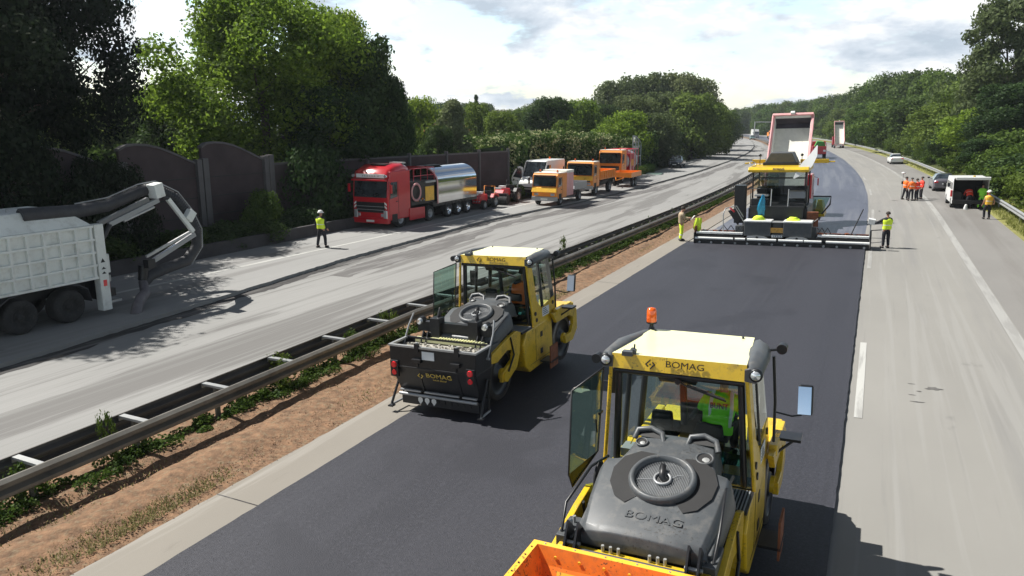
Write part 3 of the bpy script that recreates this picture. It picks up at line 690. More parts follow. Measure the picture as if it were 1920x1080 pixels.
# middle distance garden trees
G='garden trees beyond the noise wall'
T('mid2',787,187,92,78,'round bright green tree, first right of the dark group',G)
T('grey',848,190,88,74,'pale grey green weeping tree left of the house with orange roof',G)
T('mid',893,196,104,62,'mid green tree over the orange roofed house',G)
T('conifer',893,181,150,22,'small dark pointed conifer standing above the garden trees',G)
T('mid',940,212,98,84,'low spreading green tree in front of the orange roofed house',G)
T('dark2',1028,186,112,92,'tall dark green tree right of the grey building',G)
T('mid',985,205,150,60,'far green tree above the grey building',G)
T('mid2',1088,190,120,84,'green tree between the tall dark tree and the poplars',G)
T('mid',1060,228,88,70,'rounded olive tree just above the blossoming hedge',G)
T('mid2',1178,212,100,92,'bright yellow green tree above the end of the blossoming hedge',G)
T('dark2',820,240,70,60,'small dark bush tree by the flat wall top',G,0)
T('mid',760,200,80,50,'green tree edge behind the dark group',G)
for i,px in enumerate((1150,1192,1235,1278,1310)):
    T('olive',px,(156,146,141,141,150)[i],178,92,'tall grey green poplar, %s of the five in the high clump'%('leftmost','second from the left','middle one','second from the right','rightmost')[i],'tall poplars in the high clump',0)
T('olive',1190,182,130,95,'broad green tree at the foot of the poplars, left one','broad trees below the poplars',0)
T('olive',1250,176,140,100,'broad dark green tree at the foot of the poplars, middle one','broad trees below the poplars',0)
T('mid',1300,178,135,105,'broad green tree right of the middle one below the poplars','broad trees below the poplars',0)
T('mid',1342,196,150,70,'rounded tree at the right end of the clump above the ivy hedge','broad trees below the poplars',0)
T('olive',1230,215,110,90,'olive tree directly above the ivy hedge','broad trees below the poplars',0)
T('dark2',1130,200,125,70,'dark green tree left of the broad ones below the poplars','broad trees below the poplars',0)
rnd=random.Random(5)
for i in range(26):
    px=735+i*26+rnd.uniform(-8,8); top=199+rnd.uniform(-6,9)
    if px>1380: break
    T(('mid','wood','olive')[i%3],px,top,230+rnd.uniform(-30,60),52,'hazy distant tree on the low skyline beyond the gardens','distant trees on the low skyline',0,rnd.uniform(0,6))
# right wood
Wg='trees of the wood on the right'
far=[(1385,205,430),(1405,203,520),(1428,197,470),(1452,196,430),(1478,192,420),(1505,190,400),(1530,188,380),(1548,184,340),(1572,180,320),(1596,176,300),(1612,184,270),(1440,206,380),(1500,205,340),(1540,200,300),(1470,203,560),(1410,208,600)]
for i,(px,top,Y) in enumerate(far): T(('wood','wood2')[i%2],px,top,Y,46,'hazy far tree of the wood where the road bends away','hazy far trees at the bend',0,i*1.3)
mid=[(1632,160,245,60,'wood'),(1660,148,215,66,'wood2'),(1692,140,195,76,'wood'),(1728,137,178,80,'wood'),(1765,136,165,80,'wood2'),(1798,150,150,70,'wood'),(1640,195,190,70,'wood2'),(1590,205,240,60,'wood'),(1680,190,150,90,'wood2'),(1735,185,135,100,'wood'),(1600,222,210,60,'wood2'),(1565,215,270,50,'wood')]
for i,(px,top,Y,w,k) in enumerate(mid):
    T(k,px,top,Y,w*1.15,'tree in the middle stretch of the right hand wood, one of the closed row','row of trees in the middle of the right hand wood',2.5,i*1.9)
T('tallwood',1905,2,92,150,'tallest tree at the right edge of the picture, rising out of the wood',None,3)
T('wood',1815,166,112,110,'dark rounded tree left of the tallest one on the right',Wg,3)
T('wood2',1862,128,100,120,'mid green tree directly below and left of the tallest one',Wg,3)
T('wood2',1775,196,105,110,'lower green tree in the wood above the silver car',Wg,2.5)
T('mid2',1850,205,82,120,'green tree in the wood above the white van',Wg,2.5)
T('dark2',1905,160,78,130,'dark shaded tree in the wood at the right edge',Wg,2.5)
T('mid',1930,150,90,120,'tree cut by the right edge of the picture under the tallest one',Wg,2.5)
T('dark2',1800,235,88,90,'low dark tree gap filler left of the van, in the wood',Wg,2)
T('dark2',1845,262,72,84,'dark hollow tree in the wood just above the van roof',Wg,2)
variant('darkbush',6,7,lm_dark,16000,.12,25,z0=.05,count=26,lr=.22,r=.12)
for s_,h_,w_ in ((3.5,6.2,5.5),(7.5,6.0,5.5),(11.5,5.6,5.0),(15.2,4.4,3.6)):
    x,y=C(s_,-21.2); tree('darkbush',x,y,.4,h_,w_,'dark bushy growth covering the arched noise wall behind the suction lorry','dark growth over the arched noise wall',s_)
# shrubs along the right verge
Sg='shrubs along the right hand verge'
rnd=random.Random(9); k=0
pos=[]
s=40
while s<260:
    for row in range(3):
        pos.append((s+rnd.uniform(-1,1),19.8+row*3.0+rnd.uniform(-.8,.8),row))
    s+=2.9 if s<90 else (4.2 if s<150 else 8)
for s,n,row in pos:
    x,y=C(s,n); hh=rnd.uniform(2.0,3.4)+row*.9
    tree('shrub' if rnd.random()<.62 else 'darkshrub',x,y,terr(s,n)-.3,hh,hh*rnd.uniform(1.2,1.7),'green roadside shrub, one of the dense thicket beside the right guardrail',Sg,rnd.uniform(0,6),'shrub','shrub')
x,y=C(48,23.5); tree('mid2',x,y,1.4,5.4,6.5,'large light green bush at the right edge just beyond the guardrail',None,1,'bush','bush')
x,y=C(42.5,22.5); tree('mid2',x,y,1.2,4.8,6.0,'light green bush cut by the right edge nearest the camera',None,3,'bush','bush')
# hedges
def leafbox(name,label,cat,fn,n,size,mat,kind=None,seed=1,parent=None,group=None):
    rng=np.random.default_rng(seed); P,D=fn(n,rng); me=quad_mesh(name,leaf_quads(P,D,size,rng),mat)
    o=bpy.data.objects.new(name,me); COL.objects.link(o)
    if parent: o.parent=parent
    else: tag(o,label,cat,group,kind)
    return o
def hedge_fn(s0,s1,n0,n1f,ht):
    def fn(n,rng):
        s=rng.uniform(s0,s1,n); n1=np.array([n1f(v) for v in s]); h=np.array([ht(v) for v in s]); face=rng.random(n)
        nn=np.where(face<.62,n1-1.2*(rng.random(n)<.12)+.25*np.sin(s*1.1)+.2*np.sin(s*2.7)+rng.normal(0,.16,n),(n0+(n1-n0)*rng.random(n)))
        z=np.where(face<.62,rng.uniform(0,1,n)*h,h+.25*np.sin(s*.9)+rng.normal(0,.14,n))
        P=np.array([(*C(a,b),c) for a,b,c in zip(s,nn,z)]); hd=np.array([head(a) for a in s])
        D=np.where((face<.62)[:,None],np.stack([np.cos(hd),-np.sin(hd),np.full(n,.25)],1),np.array([0,0,1.]))
        return P,D
    return fn
def hedge(label,s0,s1,n0,n1,ht,n,size,mat,seed):
    root=thing('hedge',label,'hedge'); n1=tab(n1)
    m=MB(); S=[s0+(s1-s0)*i/30 for i in range(31)]
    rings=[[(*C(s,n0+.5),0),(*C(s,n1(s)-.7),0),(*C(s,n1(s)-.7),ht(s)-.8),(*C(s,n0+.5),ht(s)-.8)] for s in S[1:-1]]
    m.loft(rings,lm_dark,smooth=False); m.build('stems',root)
    leafbox('foliage','','',hedge_fn(s0,s1,n0,n1,ht),n,size,mat,seed=seed,parent=root)
hedge('high hedge with creamy blossom running on from the end of the brown wall',51,83,-23.5,[(51,-19.3),(60,-18.8),(70,-18.0),(83,-17.3)],tab([(51,4.7),(62,5.1),(75,4.7),(83,4.4)]),17000,.17,lm_blossom,31)
hedge('long trimmed ivy hedge beyond the noise screen beside the dark car',89,245,-20,-17.3,tab([(89,4.6),(150,4.5),(200,3.6),(245,3.0)]),26000,.2,lm_ivy,32)
# verge planting on the left
V='plants on the verge below the noise wall'
rnd=random.Random(12)
for i in range(26):
    s=7+i*1.45+rnd.uniform(-.4,.4); n=KERB_N(s)-rnd.uniform(.9,2.9); x,y=C(s,n); hh=rnd.uniform(.8,1.5)
    tree('darkshrub',x,y,terr(s,n)-.15,hh,hh*1.9,'low dark leafy plant on the shaded verge below the noise wall',V,rnd.uniform(0,6),'verge_plant','plant')
x,y=C(24.2,-20.8); tree('shrub',x,y,.6,2.1,1.7,'sunlit young bush standing against the arched wall post',None,1,'bush','bush')
x,y=C(23.3,-20.5); tree('shrub',x,y,.5,1.4,1.4,'smaller light green bush left of the sunlit young bush',None,2,'bush','bush')
x,y=C(29.3,-21.5); tree('darkshrub',x,y,.4,4.4,3.6,'dark ivy covered bush climbing the wall left of the red truck',None,4,'bush','bush')
for i,s in enumerate((46,48.5,50.5,53,84.5,88)):
    x,y=C(s,-18.0 if s<80 else -15.9); tree('shrub',x,y,.1,1.1,1.5,'low weeds at the foot of the wall behind the parked machines' if s<80 else 'small green bush at the foot of the noise screen','weeds at the foot of the wall' if s<80 else 'bushes at the foot of the screen',i,'weeds','plant')
# weeds in the median
def weed_fn(spec):
    def fn(n,rng):
        P=[];D=[]
        k=n//len(spec)
        for (s,nn,r,h) in spec:
            a=rng.uniform(0,6.283,k); q=r*np.sqrt(rng.random(k)); ss=s+q*np.cos(a)*1.6; nq=nn+q*np.sin(a); z=h*rng.random(k)*(1-.6*q/r)+.03
            P+= [(*C(u,v),w) for u,v,w in zip(ss,nq,z)]; D+=[(math.cos(u)*.5,math.sin(u)*.5,.8) for u in a]
        return np.array(P),np.array(D)
    return fn
rnd=random.Random(21); spec=[]
s=-6
while s<62:
    n=RAIL_N(s); r=rnd.random()
    if r<.85: spec.append((s,n-.35+rnd.uniform(-.15,.42),rnd.uniform(.14,.26),rnd.uniform(.15,.34)))
    spec.append((s+.15,n-.25+rnd.uniform(-.2,.25),rnd.uniform(.12,.22),rnd.uniform(.10,.25)))
    if r<.6: spec.append((s,n-.36+rnd.uniform(-.15,.15),rnd.uniform(.12,.25),rnd.uniform(.3,.6)))
    if s>17:
        spec.append((s,n-1.0+rnd.uniform(-.3,.3),rnd.uniform(.25,.45),rnd.uniform(.3,.75)))
        spec.append((s,n-.40+rnd.uniform(-.2,.2),rnd.uniform(.2,.35),rnd.uniform(.45,.85)))
    s+=.35
leafbox('weeds','low green weeds growing under the median guardrail','weeds',weed_fn(spec),len(spec)*150,.038,lm_weed,'stuff',41)
# taller individual plants between the rails
for i,(s,h,w) in enumerate([(6.7,.85,.75),(2.1,1.1,.28),(.6,.75,.6),(9.4,.8,.5),(11.0,.95,.55),(24.5,1.3,.35)]):
    x,y=C(s,RAIL_N(s)-.36-(.6 if s>20 else 0)); tree('weedplant',x,y,0,h,w,('wide leafy weed growing up between the two median rails','thin tall pale weed poking above the near end of the rails','leafy weed between the rails at the far left edge of the picture','leafy weed between the rails just left of the open glass door','weed behind the open glass door of the farther roller','sparse tall weed standing at the back of the median in the sun')[i],'plant',rz=i,name='weed',cat='plant')
def grass_blades(name,label,pts,h,mat,seed):
    rng=np.random.default_rng(seed); n=len(pts); P=np.array(pts); a=rng.uniform(0,6.283,n); w=.012
    d=np.stack([np.cos(a),np.sin(a),np.zeros(n)],1); hh=(h*rng.uniform(.5,1.2,n))[:,None]; ln=rng.normal(0,.35,(n,3)); ln[:,2]=1
    V=np.empty((n,4,3)); V[:,0]=P-d*w; V[:,1]=P+d*w; V[:,2]=P+d*w*.3+ln*hh; V[:,3]=P-d*w*.3+ln*hh
    me=quad_mesh(name,V.reshape(-1,3),mat); o=bpy.data.objects.new(name,me); COL.objects.link(o); tag(o,label,'grass',kind='stuff')
lm_dry=leafmat('dry_grass_blades',(.16,.15,.05),(.42,.38,.20),.3,.8)
lm_vg=leafmat('verge_grass_blades',(.09,.12,.02),(.24,.26,.07),.3,.5)
rnd=random.Random(31); pts=[]
for i in range(20000):
    s=-7+abs(rnd.gauss(0,1))*16; c=math.sin(s*1.1)+math.sin(s*.37+2)+rnd.gauss(0,.6)
    if c<.75: continue
    n=-1.15+abs(rnd.gauss(0,.35))*-1 if rnd.random()<.7 else rnd.uniform(RAIL_N(s)+.1,-1.1)
    pts.append((*C(s,max(n,RAIL_N(s)-.1)),.05))
grass_blades('dry_grass','sparse dry grass on the brown earth of the median',pts,.055,lm_dry,51)
pts=[(*C(s,n),terr(s,n)) for s,n in ((26+abs(rnd.gauss(0,1))*45,rnd.uniform(15.8,18.6)) for i in range(16000))]
def chips():
    rng=np.random.default_rng(77); rn=random.Random(78); P=[]
    for i in range(15000):
        s=-7+abs(rn.gauss(0,1))*15; n=rn.uniform(RAIL_N(s)-.2,-.97); P.append((*C(s,n),.075))
    P=np.array(P); N=np.tile([0,0,1.],(len(P),1)); me=quad_mesh('mulch_chips',leaf_quads(P,N,.017,rng,.45),leafmat('mulch_chip',(.05,.028,.018),(.36,.24,.15),.0,6)); o=bpy.data.objects.new('mulch_chips',me); COL.objects.link(o); tag(o,'loose brown bark chips scattered over the median earth','mulch',kind='stuff')
chips()
grass_blades('verge_grass','yellow green grass along the right guardrail',pts,.28,lm_vg,52)
pts=[(*C(s,n),.1) for s,n in ((rnd.uniform(17,70),RAIL_N(0)-.4+rnd.gauss(0,.28)) for i in range(0))]
# undergrowth on the embankment
def under_fn(n,rng):
    s=35+rng.random(n)**1.6*330; nn=18.6+rng.random(n)*22; z=np.array([terr(a,b) for a,b in zip(s,nn)])+rng.random(n)*.9
    return np.array([(*C(a,b),c) for a,b,c in zip(s,nn,z)]),np.tile([-.3,-.3,.8],(n,1))
leafbox('undergrowth','dense green undergrowth covering the bank below the wood','undergrowth',under_fn,26000,.26,lm_wood,'stuff',61)
def verge_fn(n,rng):
    s=4+rng.random(n)*44; nn=np.array([KERB_N(a)-.5-rng.random()*(KERB_N(a)-WALL_N(a)-.7) for a in s]); z=np.array([terr(a,b) for a,b in zip(s,nn)])+rng.random(n)*.35
    return np.array([(*C(a,b),c) for a,b,c in zip(s,nn,z)]),np.tile([.3,-.3,.8],(n,1))
leafbox('ground_cover','dark ground cover on the shaded verge at the foot of the noise wall','ground cover',verge_fn,14000,.12,lm_ivy,'stuff',62)
def garden_fn(n,rng):
    s=30+rng.random(n)*150; nn=-22-rng.random(n)*45; nn=np.where(s>51,nn,nn-2.5); z=np.array([terr(a,b) for a,b in zip(s,nn)])+rng.random(n)**.6*(2.2+1.6*np.sin(s*.3)*np.sin(nn*.4))
    return np.array([(*C(a,b),c) for a,b,c in zip(s,nn,z)]),np.tile([.3,-.5,.7],(n,1))
leafbox('garden_thicket','mixed green thicket filling the gardens beyond the wall','thicket',garden_fn,30000,.24,lm_shrub,'stuff',63)
# house and building glimpsed between the trees
hs=thing('house','low house with an orange tiled roof half hidden by garden trees','house',loc=(-7.6,122,.5),rz=.25)
m_tile=M('orange_roof_tiles',(.42,.13,.05),.8,var=.25,scale=2,bump=.3,bscale=10); m_rend=M('rendered_wall',(.30,.14,.10),.85,var=.1,scale=1)
b=MB(); b.box(-6,6,-4,4,0,3.4,m_rend); b.build('wall',hs)
b=MB(); b.prism([(-4.6,3.4),(4.6,3.4),(0,5.6)],'x',-6.5,6.5,m_tile); r_=b.build('roof',hs); b=MB(); b.box(2,2.8,-.4,.4,5,6.3,m_rend); b.build('chimney',r_)
for k in (-4,-1,2.5):
    b=MB(); b.box(k,k+1.1,-4.04,-3.9,1.1,2.4,m_dglass); b.build('window',hs)
gb=thing('building','plain grey block of a building between the tall dark tree and the house','building',loc=(2.2,128,.5),rz=.2)
b=MB(); b.box(-2.6,2.6,-4,4,0,3.9,m_silver); b.build('wall',gb); b=MB(); b.box(-2.8,2.8,-4.2,4.2,3.9,4.2,m_conc); b.build('roof',gb)
b=MB(); b.box(-1.5,-.3,-4.05,-3.9,1.2,2.6,m_dglass); b.build('window',gb)
# ---------------------------------------------------------------- people
def skin_mesh(J,edges,mat,name,parent,sub=1,rootj=None):
    names=list(J); me=bpy.data.meshes.new(name); me.from_pydata([J[k][:3] for k in names],[(names.index(a),names.index(b)) for a,b in edges],[])
    o=bpy.data.objects.new(name,me); COL.objects.link(o); o.modifiers.new('skin','SKIN').use_smooth_shade=True
    if not me.skin_vertices: me.skin_vertices.new()
    for i,k in enumerate(names):
        r=J[k][3]; me.skin_vertices[0].data[i].radius=(r,r) if not isinstance(r,tuple) else r
        me.skin_vertices[0].data[i].use_root=(k==(rootj or names[0]))
    ss=o.modifiers.new('sub','SUBSURF'); ss.levels=sub; ss.render_levels=sub
    dg=bpy.context.evaluated_depsgraph_get(); m2=bpy.data.meshes.new_from_object(o.evaluated_get(dg))
    m2.materials.clear(); m2.materials.append(mat); bpy.data.objects.remove(o); bpy.data.meshes.remove(me)
    n=bpy.data.objects.new(name,m2); COL.objects.link(n); n.parent=parent; return n
POSE={'pelvis':(0,0,.96,.125),'waist':(0,-.01,1.12,.118),'chest':(0,-.01,1.32,.145),'neck0':(0,0,1.46,.075),'neck':(0,.01,1.53,.055),'jaw':(0,.03,1.60,.07),'head':(0,.015,1.68,.092),'crown':(0,0,1.755,.06),'nose':(0,.125,1.655,.016),
 'shL':(-.185,0,1.42,.062),'elL':(-.26,-.01,1.14,.042),'wrL':(-.27,.10,.92,.028),'paL':(-.27,.15,.86,.034),
 'shR':(.185,0,1.42,.062),'elR':(.26,-.01,1.14,.042),'wrR':(.27,.10,.92,.028),'paR':(.27,.15,.86,.034),
 'hiL':(-.10,0,.88,.09),'knL':(-.12,.03,.49,.06),'anL':(-.13,-.03,.09,.043),'toL':(-.15,.13,.04,.04),
 'hiR':(.10,0,.88,.09),'knR':(.12,.03,.49,.06),'anR':(.13,-.03,.09,.043),'toR':(.15,.13,.04,.04)}
BE=[('pelvis','waist'),('waist','chest'),('chest','neck0'),('neck0','neck'),('neck','jaw'),('jaw','head'),('head','crown'),('head','nose'),('chest','shL'),('shL','elL'),('elL','wrL'),('wrL','paL'),('chest','shR'),('shR','elR'),('elR','wrR'),('wrR','paR'),
 ('pelvis','hiL'),('hiL','knL'),('knL','anL'),('anL','toL'),('pelvis','hiR'),('hiR','knR'),('knR','anR'),('anR','toR')]
def person(label,top=m_hi,legs=m_dkcloth,skin=m_skin,sleeves=None,headgear='hair',pose=None,group=None,bands=True,h=1.8,legband=False,bare=False):
    root=thing('person',label,'person',group); J={k:v for k,v in POSE.items()}
    for k,v in (pose or {}).items(): J[k]=tuple(v)+(J[k][3],) if len(v)==3 else v
    E=list(BE)
    for sd,sg in (('L',-1),('R',1)):   # fingers and thumb off the palm
        w=Vector(J['wr'+sd][:3]); q=Vector(J['pa'+sd][:3]); d=(q-w).normalized(); side=d.cross(Vector((0,0,1)));
        if side.length<.2: side=Vector((1,0,0))
        side.normalize(); curl=side.cross(d)
        for i,(off,ln) in enumerate(((-.028,.058),(-.010,.070),(.010,.066),(.027,.05))):
            a=q+side*off+d*.03; b=a+d*ln*.55; c=b+(d*.5+curl*.6*sg)*ln*.6
            J['f%d%s'%(i,sd)]=(*a,.010); J['g%d%s'%(i,sd)]=(*b,.0095); J['t%d%s'%(i,sd)]=(*c,.008)
            E+=[('pa'+sd,'f%d%s'%(i,sd)),('f%d%s'%(i,sd),'g%d%s'%(i,sd)),('g%d%s'%(i,sd),'t%d%s'%(i,sd))]
        a=q-side*.035-d*.03; b=a-side*.025+d*.035; J['th'+sd]=(*a,.012); J['tp'+sd]=(*b,.009); E+=[('pa'+sd,'th'+sd),('th'+sd,'tp'+sd)]
    body=skin_mesh(J,E,skin,'body',root)
    def sub(keys,extra,grow,over=None):
        o={}
        for k in keys:
            v=J[k]; r=v[3]; o[k]=(v[0],v[1],v[2],r+grow)
        return o
    # trousers
    tk=['pelvis','hiL','knL','anL','hiR','knR','anR']; tj=sub(tk,0,.026); tj['pelvis']=tj['pelvis'][:3]+(.142,)
    wv=J['waist']; pv=J['pelvis']; tj['belt']=tuple(pv[i]+(wv[i]-pv[i])*.4 for i in range(3))+(.138,)
    tr=skin_mesh(tj,[e for e in E if e[0] in tk and e[1] in tk]+[('pelvis','belt')],legs,'trousers',root)
    # jacket or vest: elliptical rings along the spine, closed at the hem
    par='jacket' if sleeves is not None else 'vest'
    sp=[Vector(J[k][:3]) for k in ('pelvis','waist','chest','neck0')]
    path=[sp[0]-(sp[1]-sp[0])*.12,sp[0].lerp(sp[1],.5),sp[1].lerp(sp[2],.15),sp[1].lerp(sp[2],.7),sp[2].lerp(sp[3],.35),sp[2].lerp(sp[3],.8),sp[3].lerp(Vector(J['neck'][:3]),.25)]
    rad=[(.212,.156),(.208,.154),(.214,.156),(.236,.165),(.246,.158),(.212,.135),(.095,.09)]
    tm_=MB(); rings=[]
    for i,(c,(ra,rb)) in enumerate(zip(path,rad)):
        d=(path[min(i+1,6)]-path[max(i-1,0)]).normalized(); X=Vector((1,0,0)); Y=d.cross(X).normalized()
        wob=1+.03*math.sin(i*2.1); rings.append([c+X*ra*wob*math.cos(t)*(1 if abs(math.cos(t))<.99 else .97)+Y*rb*wob*math.sin(t)+d*.012*math.sin(3*t+i) for t in [2*PI*k/18 for k in range(18)]])
    tm_.loft(rings,top); vs=tm_.build(par,root)
    if sleeves is not None:
        aj={k:J[k][:3]+({'sh':.080,'el':.058,'wr':.046,'ch':.10}[k[:2]],) for k in ('chest','shL','elL','wrL','shR','elR','wrR')}
        skin_mesh(aj,[('chest','shL'),('shL','elL'),('elL','wrL'),('chest','shR'),('shR','elR'),('elR','wrR')],top,'sleeves',root)
    elif not bare:
        aj={k:J[k][:3]+(J[k][3]+.016,) for k in ('chest','shL','elL','wrL','shR','elR','wrR')}
        skin_mesh(aj,[('chest','shL'),('shL','elL'),('elL','wrL'),('chest','shR'),('shR','elR'),('elR','wrR')],m_dkcloth,'shirt',root)
    if bands:
        b=MB()
        for t in (.15,.62):
            a=Vector(J['waist'][:3]).lerp(Vector(J['chest'][:3]),t); up=(Vector(J['chest'][:3])-Vector(J['waist'][:3])).normalized()
            X=Vector((1,0,0)); Y=up.cross(X).normalized(); ra=.205+.02*t; rb=.153+.008*t
            b.loft([[a+up*q+X*ra*math.cos(u)+Y*rb*math.sin(u) for u in [2*PI*k/18 for k in range(18)]] for q in (-.027,.027)],m_refl,caps=False)
        b.build('reflective_band',vs)
    if legband:
        b=MB()
        for sd in 'LR':
            a=Vector(J['kn'+sd][:3]).lerp(Vector(J['an'+sd][:3]),.4); b.lathe([(.082,-.03),(.084,.03)],a,Vector(J['kn'+sd][:3])-Vector(J['an'+sd][:3]),m_refl,14)
        b.build('reflective_band',tr)
    sh=MB()
    for sd in 'LR':
        a=Vector(J['an'+sd][:3]); t=Vector(J['to'+sd][:3]); m=(a+t)/2; d=(t-a); 
        sh.ell((m.x,m.y,max(.052,min(a.z,t.z)+.01)),(.062+abs(d.x)*.5,.06+abs(d.y)*.62,.058),m_blkdull,12,6)
    sh.build('shoe',root)
    hd=Vector(J['head'][:3]); m=MB()
    if headgear=='hair': m.ell((hd.x,hd.y-.018,hd.z+.008),(.106,.118,.118),m_hair,14,7,-.15); m.build('hair',root)
    elif headgear=='helmet':
        m.ell((hd.x,hd.y-.005,hd.z+.012),(.132,.152,.135),m_helm,16,7,0); m.lathe([(.13,0),(.165,-.005),(.165,.008),(.13,.012)],(hd.x,hd.y+.02,hd.z+.012),(0,0,1),m_helm,18); m.build('helmet',root)
    elif headgear=='cap':
        m.ell((hd.x,hd.y-.005,hd.z+.02),(.11,.125,.105),m_blkdull,14,6,0); m.box(hd.x-.06,hd.x+.06,hd.y+.08,hd.y+.19,hd.z+.02,hd.z+.032,m_blkdull); m.build('cap',root)
    root.scale=(h/1.8,)*3
    return root
SEATED={'pelvis':(0,0,.52),'waist':(0,.03,.68),'chest':(0,.03,.88),'neck0':(0,.04,1.02),'neck':(0,.05,1.09),'jaw':(0,.09,1.16),'head':(0,.07,1.24),'crown':(0,.05,1.315),'nose':(0,.185,1.215),
 'shL':(-.2,.04,.98),'elL':(-.27,.16,.74),'wrL':(-.2,.38,.76),'paL':(-.17,.44,.77),'shR':(.2,.04,.98),'elR':(.27,.16,.74),'wrR':(.2,.38,.76),'paR':(.17,.44,.77),
 'hiL':(-.1,.06,.5),'knL':(-.15,.48,.52),'anL':(-.15,.5,.1),'toL':(-.15,.66,.05),'hiR':(.1,.06,.5),'knR':(.15,.48,.52),'anR':(.15,.5,.1),'toR':(.15,.66,.05)}
# ---------------------------------------------------------------- tandem rollers
def roller(label):
    r=thing('tandem_roller',label,'road roller','tandem rollers on the fresh asphalt')
    # drums
    for y,xo in ((-1.6,0),(1.65,.16)):
        m=MB(); rr=.6; m.lathe([(rr*.80,0),(rr*.97,0),(rr,.03),(rr,1.65),(rr*.97,1.68),(rr*.80,1.68)],(xo+.84,y,rr+.06 if 1 else rr),(-1,0,0),m_steel,48)
        d=m.build('drum',r)
        for sx in (-1,1):
            m=MB(); m.lathe([(rr*.80,0),(rr*.76,-.05),(.2,-.06),(.18,-.0),(.0001,-.0)],(xo+sx*.84,y,rr+.06),(sx,0,0),m_blk,32)
            m.cyl((xo+sx*.84,y,.66),(xo+sx*.90,y,.66),.13,m_yel,seg=16)
            m.build('drum_hub',d)
    # yokes
    for sx in (-1,1):
        m=MB(); x0=.16+sx*.92; m.prism([(.75,1.50),(2.05,1.48),(2.38,1.28),(2.42,.75),(2.1,.50),(1.6,.52),(1.55,.74),(1.98,.74),(2.12,.92),(2.1,1.12),(1.85,1.22),(1.0,1.22)],'x',x0-.045,x0+.045,m_yel); m.box(x0-.06,x0+.06,1.0,2.0,1.40,1.56,m_yel)
        m.build('front_yoke',r,.015)
        m=MB(); x0=sx*.93; m.prism([(-.78,1.42),(-1.0,1.50),(-1.45,1.44),(-2.2,1.28),(-2.34,1.10),(-2.0,1.04),(-1.5,1.18),(-1.15,1.1),(-1.22,.9),(-1.75,.72),(-1.78,.52),(-1.5,.46),(-1.0,.66),(-.85,.95)],'x',x0-.04,x0+.04,m_yel)
        m.cyl((x0-.05,-1.62,.62),(x0+.07,-1.62,.62),.12,m_yel,seg=12); m.tube([(x0+.05,-1.35,1.44),(x0+.06,-1.2,1.0),(x0+.06,-1.5,.7)],.025,m_blk,6)
        m.build('rear_yoke',r,.015)
    m=MB(); m.box(-.75,1.07,.9,2.3,1.38,1.47,m_yel); m.box(-.75,1.05,2.25,2.36,.95,1.40,m_yel); m.box(-.55,.85,2.36,2.42,1.05,1.3,m_blk); m.build('front_frame',r,.02)
    # chassis and hulls
    m=MB(); m.box(-.5,.5,-1.1,1.05,.38,1.3,m_blk); m.box(-.86,.86,-2.26,-2.16,1.02,1.36,m_yel); m.box(-.86,.86,-1.0,-.8,.95,1.3,m_blk); m.build('chassis',r,.02)
    for sx in (-1,1):
        m=MB(); a,b=sx*.48,sx*1.0; m.prism([(-.72,1.08),(-.5,1.36),(.98,1.40),(1.02,.62),(.86,.36),(-.35,.33),(-.6,.52)],'x',min(a,b),max(a,b),m_yel)
        h=m.build('side_hull',r,.03)
        k=MB()
        for (y0,z0,w,hh) in ((.25,1.04,.13,.13),(.25,.62,.13,.13)): k.box(sx*1.0-.004,sx*1.0+.008,y0,y0+w,z0,z0+hh,m_blk)
        k.box(sx*1.0-.003,sx*1.0+.005,-.3,.86,.5,.508,m_blk); k.box(sx*1.0-.003,sx*1.0+.005,-.02,-.012,.5,1.3,m_blk)
        k.build('latch',h)
    m=MB()
    m.box(.52,1.0,-.78,-.2,1.36,1.40,m_blk)
    for i in range(11): m.box(.55+i*.04,.565+i*.04,-.76,-.22,1.40,1.415,m_silver)
    m.build('step_plate',r)
    m=MB(); m.box(1.03,1.32,.15,.6,.44,.48,m_blk); m.box(1.28,1.31,.15,.6,.3,.85,m_rust); m.build('edge_plate',r)
    # cab
    cab=MB(); cab.box(-.98,.98,-.12,1.32,1.2,1.38,m_blk); cab.build('cab_floor',r,.02)
    BT=[(-.90,-.17,2.86),(.86,-.17,2.86),(.80,1.16,2.86),(-.76,1.16,2.86)]; BB=[(-1.02,-.10,1.36),(.99,-.10,1.36),(.94,1.30,1.36),(-.92,1.30,1.36)]
    m=MB()
    for i,mat,rad in ((0,m_yel,.028),(1,m_yel,.028)): m.tube([BB[i],BT[i]],rad,mat,6)
    m.tube([(-.84,-.12,1.4),(-.8,-.12,2.84)],.05,m_blk,6); m.tube([(.86,-.1,1.4),(.78,-.12,2.84)],.045,m_blk,6)
    for i in (2,3): m.tube([BB[i],BT[i]],.05,m_blk,6)
    m.tube([(.97,.55,1.38),(.84,.5,2.86)],.04,m_blk,6); m.tube([(-.96,.62,1.38),(-.84,.55,2.86)],.04,m_blk,6)
    for a,b in ((2,3),): m.tube([BT[a],BT[b]],.05,m_blk,6)
    m.tube([(-.86,-.15,2.80),(.82,-.15,2.80)],.04,m_blk,6)
    m.build('cab_frame',r)
    m=MB(); # yellow right flank panel with frame around the window
    X=lambda z:.995-(z-1.36)*.09
    def pl(poly,t=.02): 
        f=[(X(z)+.012,y,z) for y,z in poly]; k=[(X(z)-.012,y,z) for y,z in poly]; n=len(poly)
        m.add(f+k,[tuple(range(n)),tuple(range(n,2*n))[::-1]]+[(i,n+i,n+(i+1)%n,(i+1)%n) for i in range(n)],m_yel)
    pl([(-.16,1.38),(1.1,1.38),(1.26,1.55),(1.28,1.86),(1.20,1.86),(.9,1.80),(.42,1.72),(.18,1.95),(.10,2.75),(-.16,2.80)][::1])
    pf=m.build('side_panel',r); k=MB(); k.box(X(1.6)+.012,X(1.6)+.022,.42,.82,1.50,1.72,m_sticker)
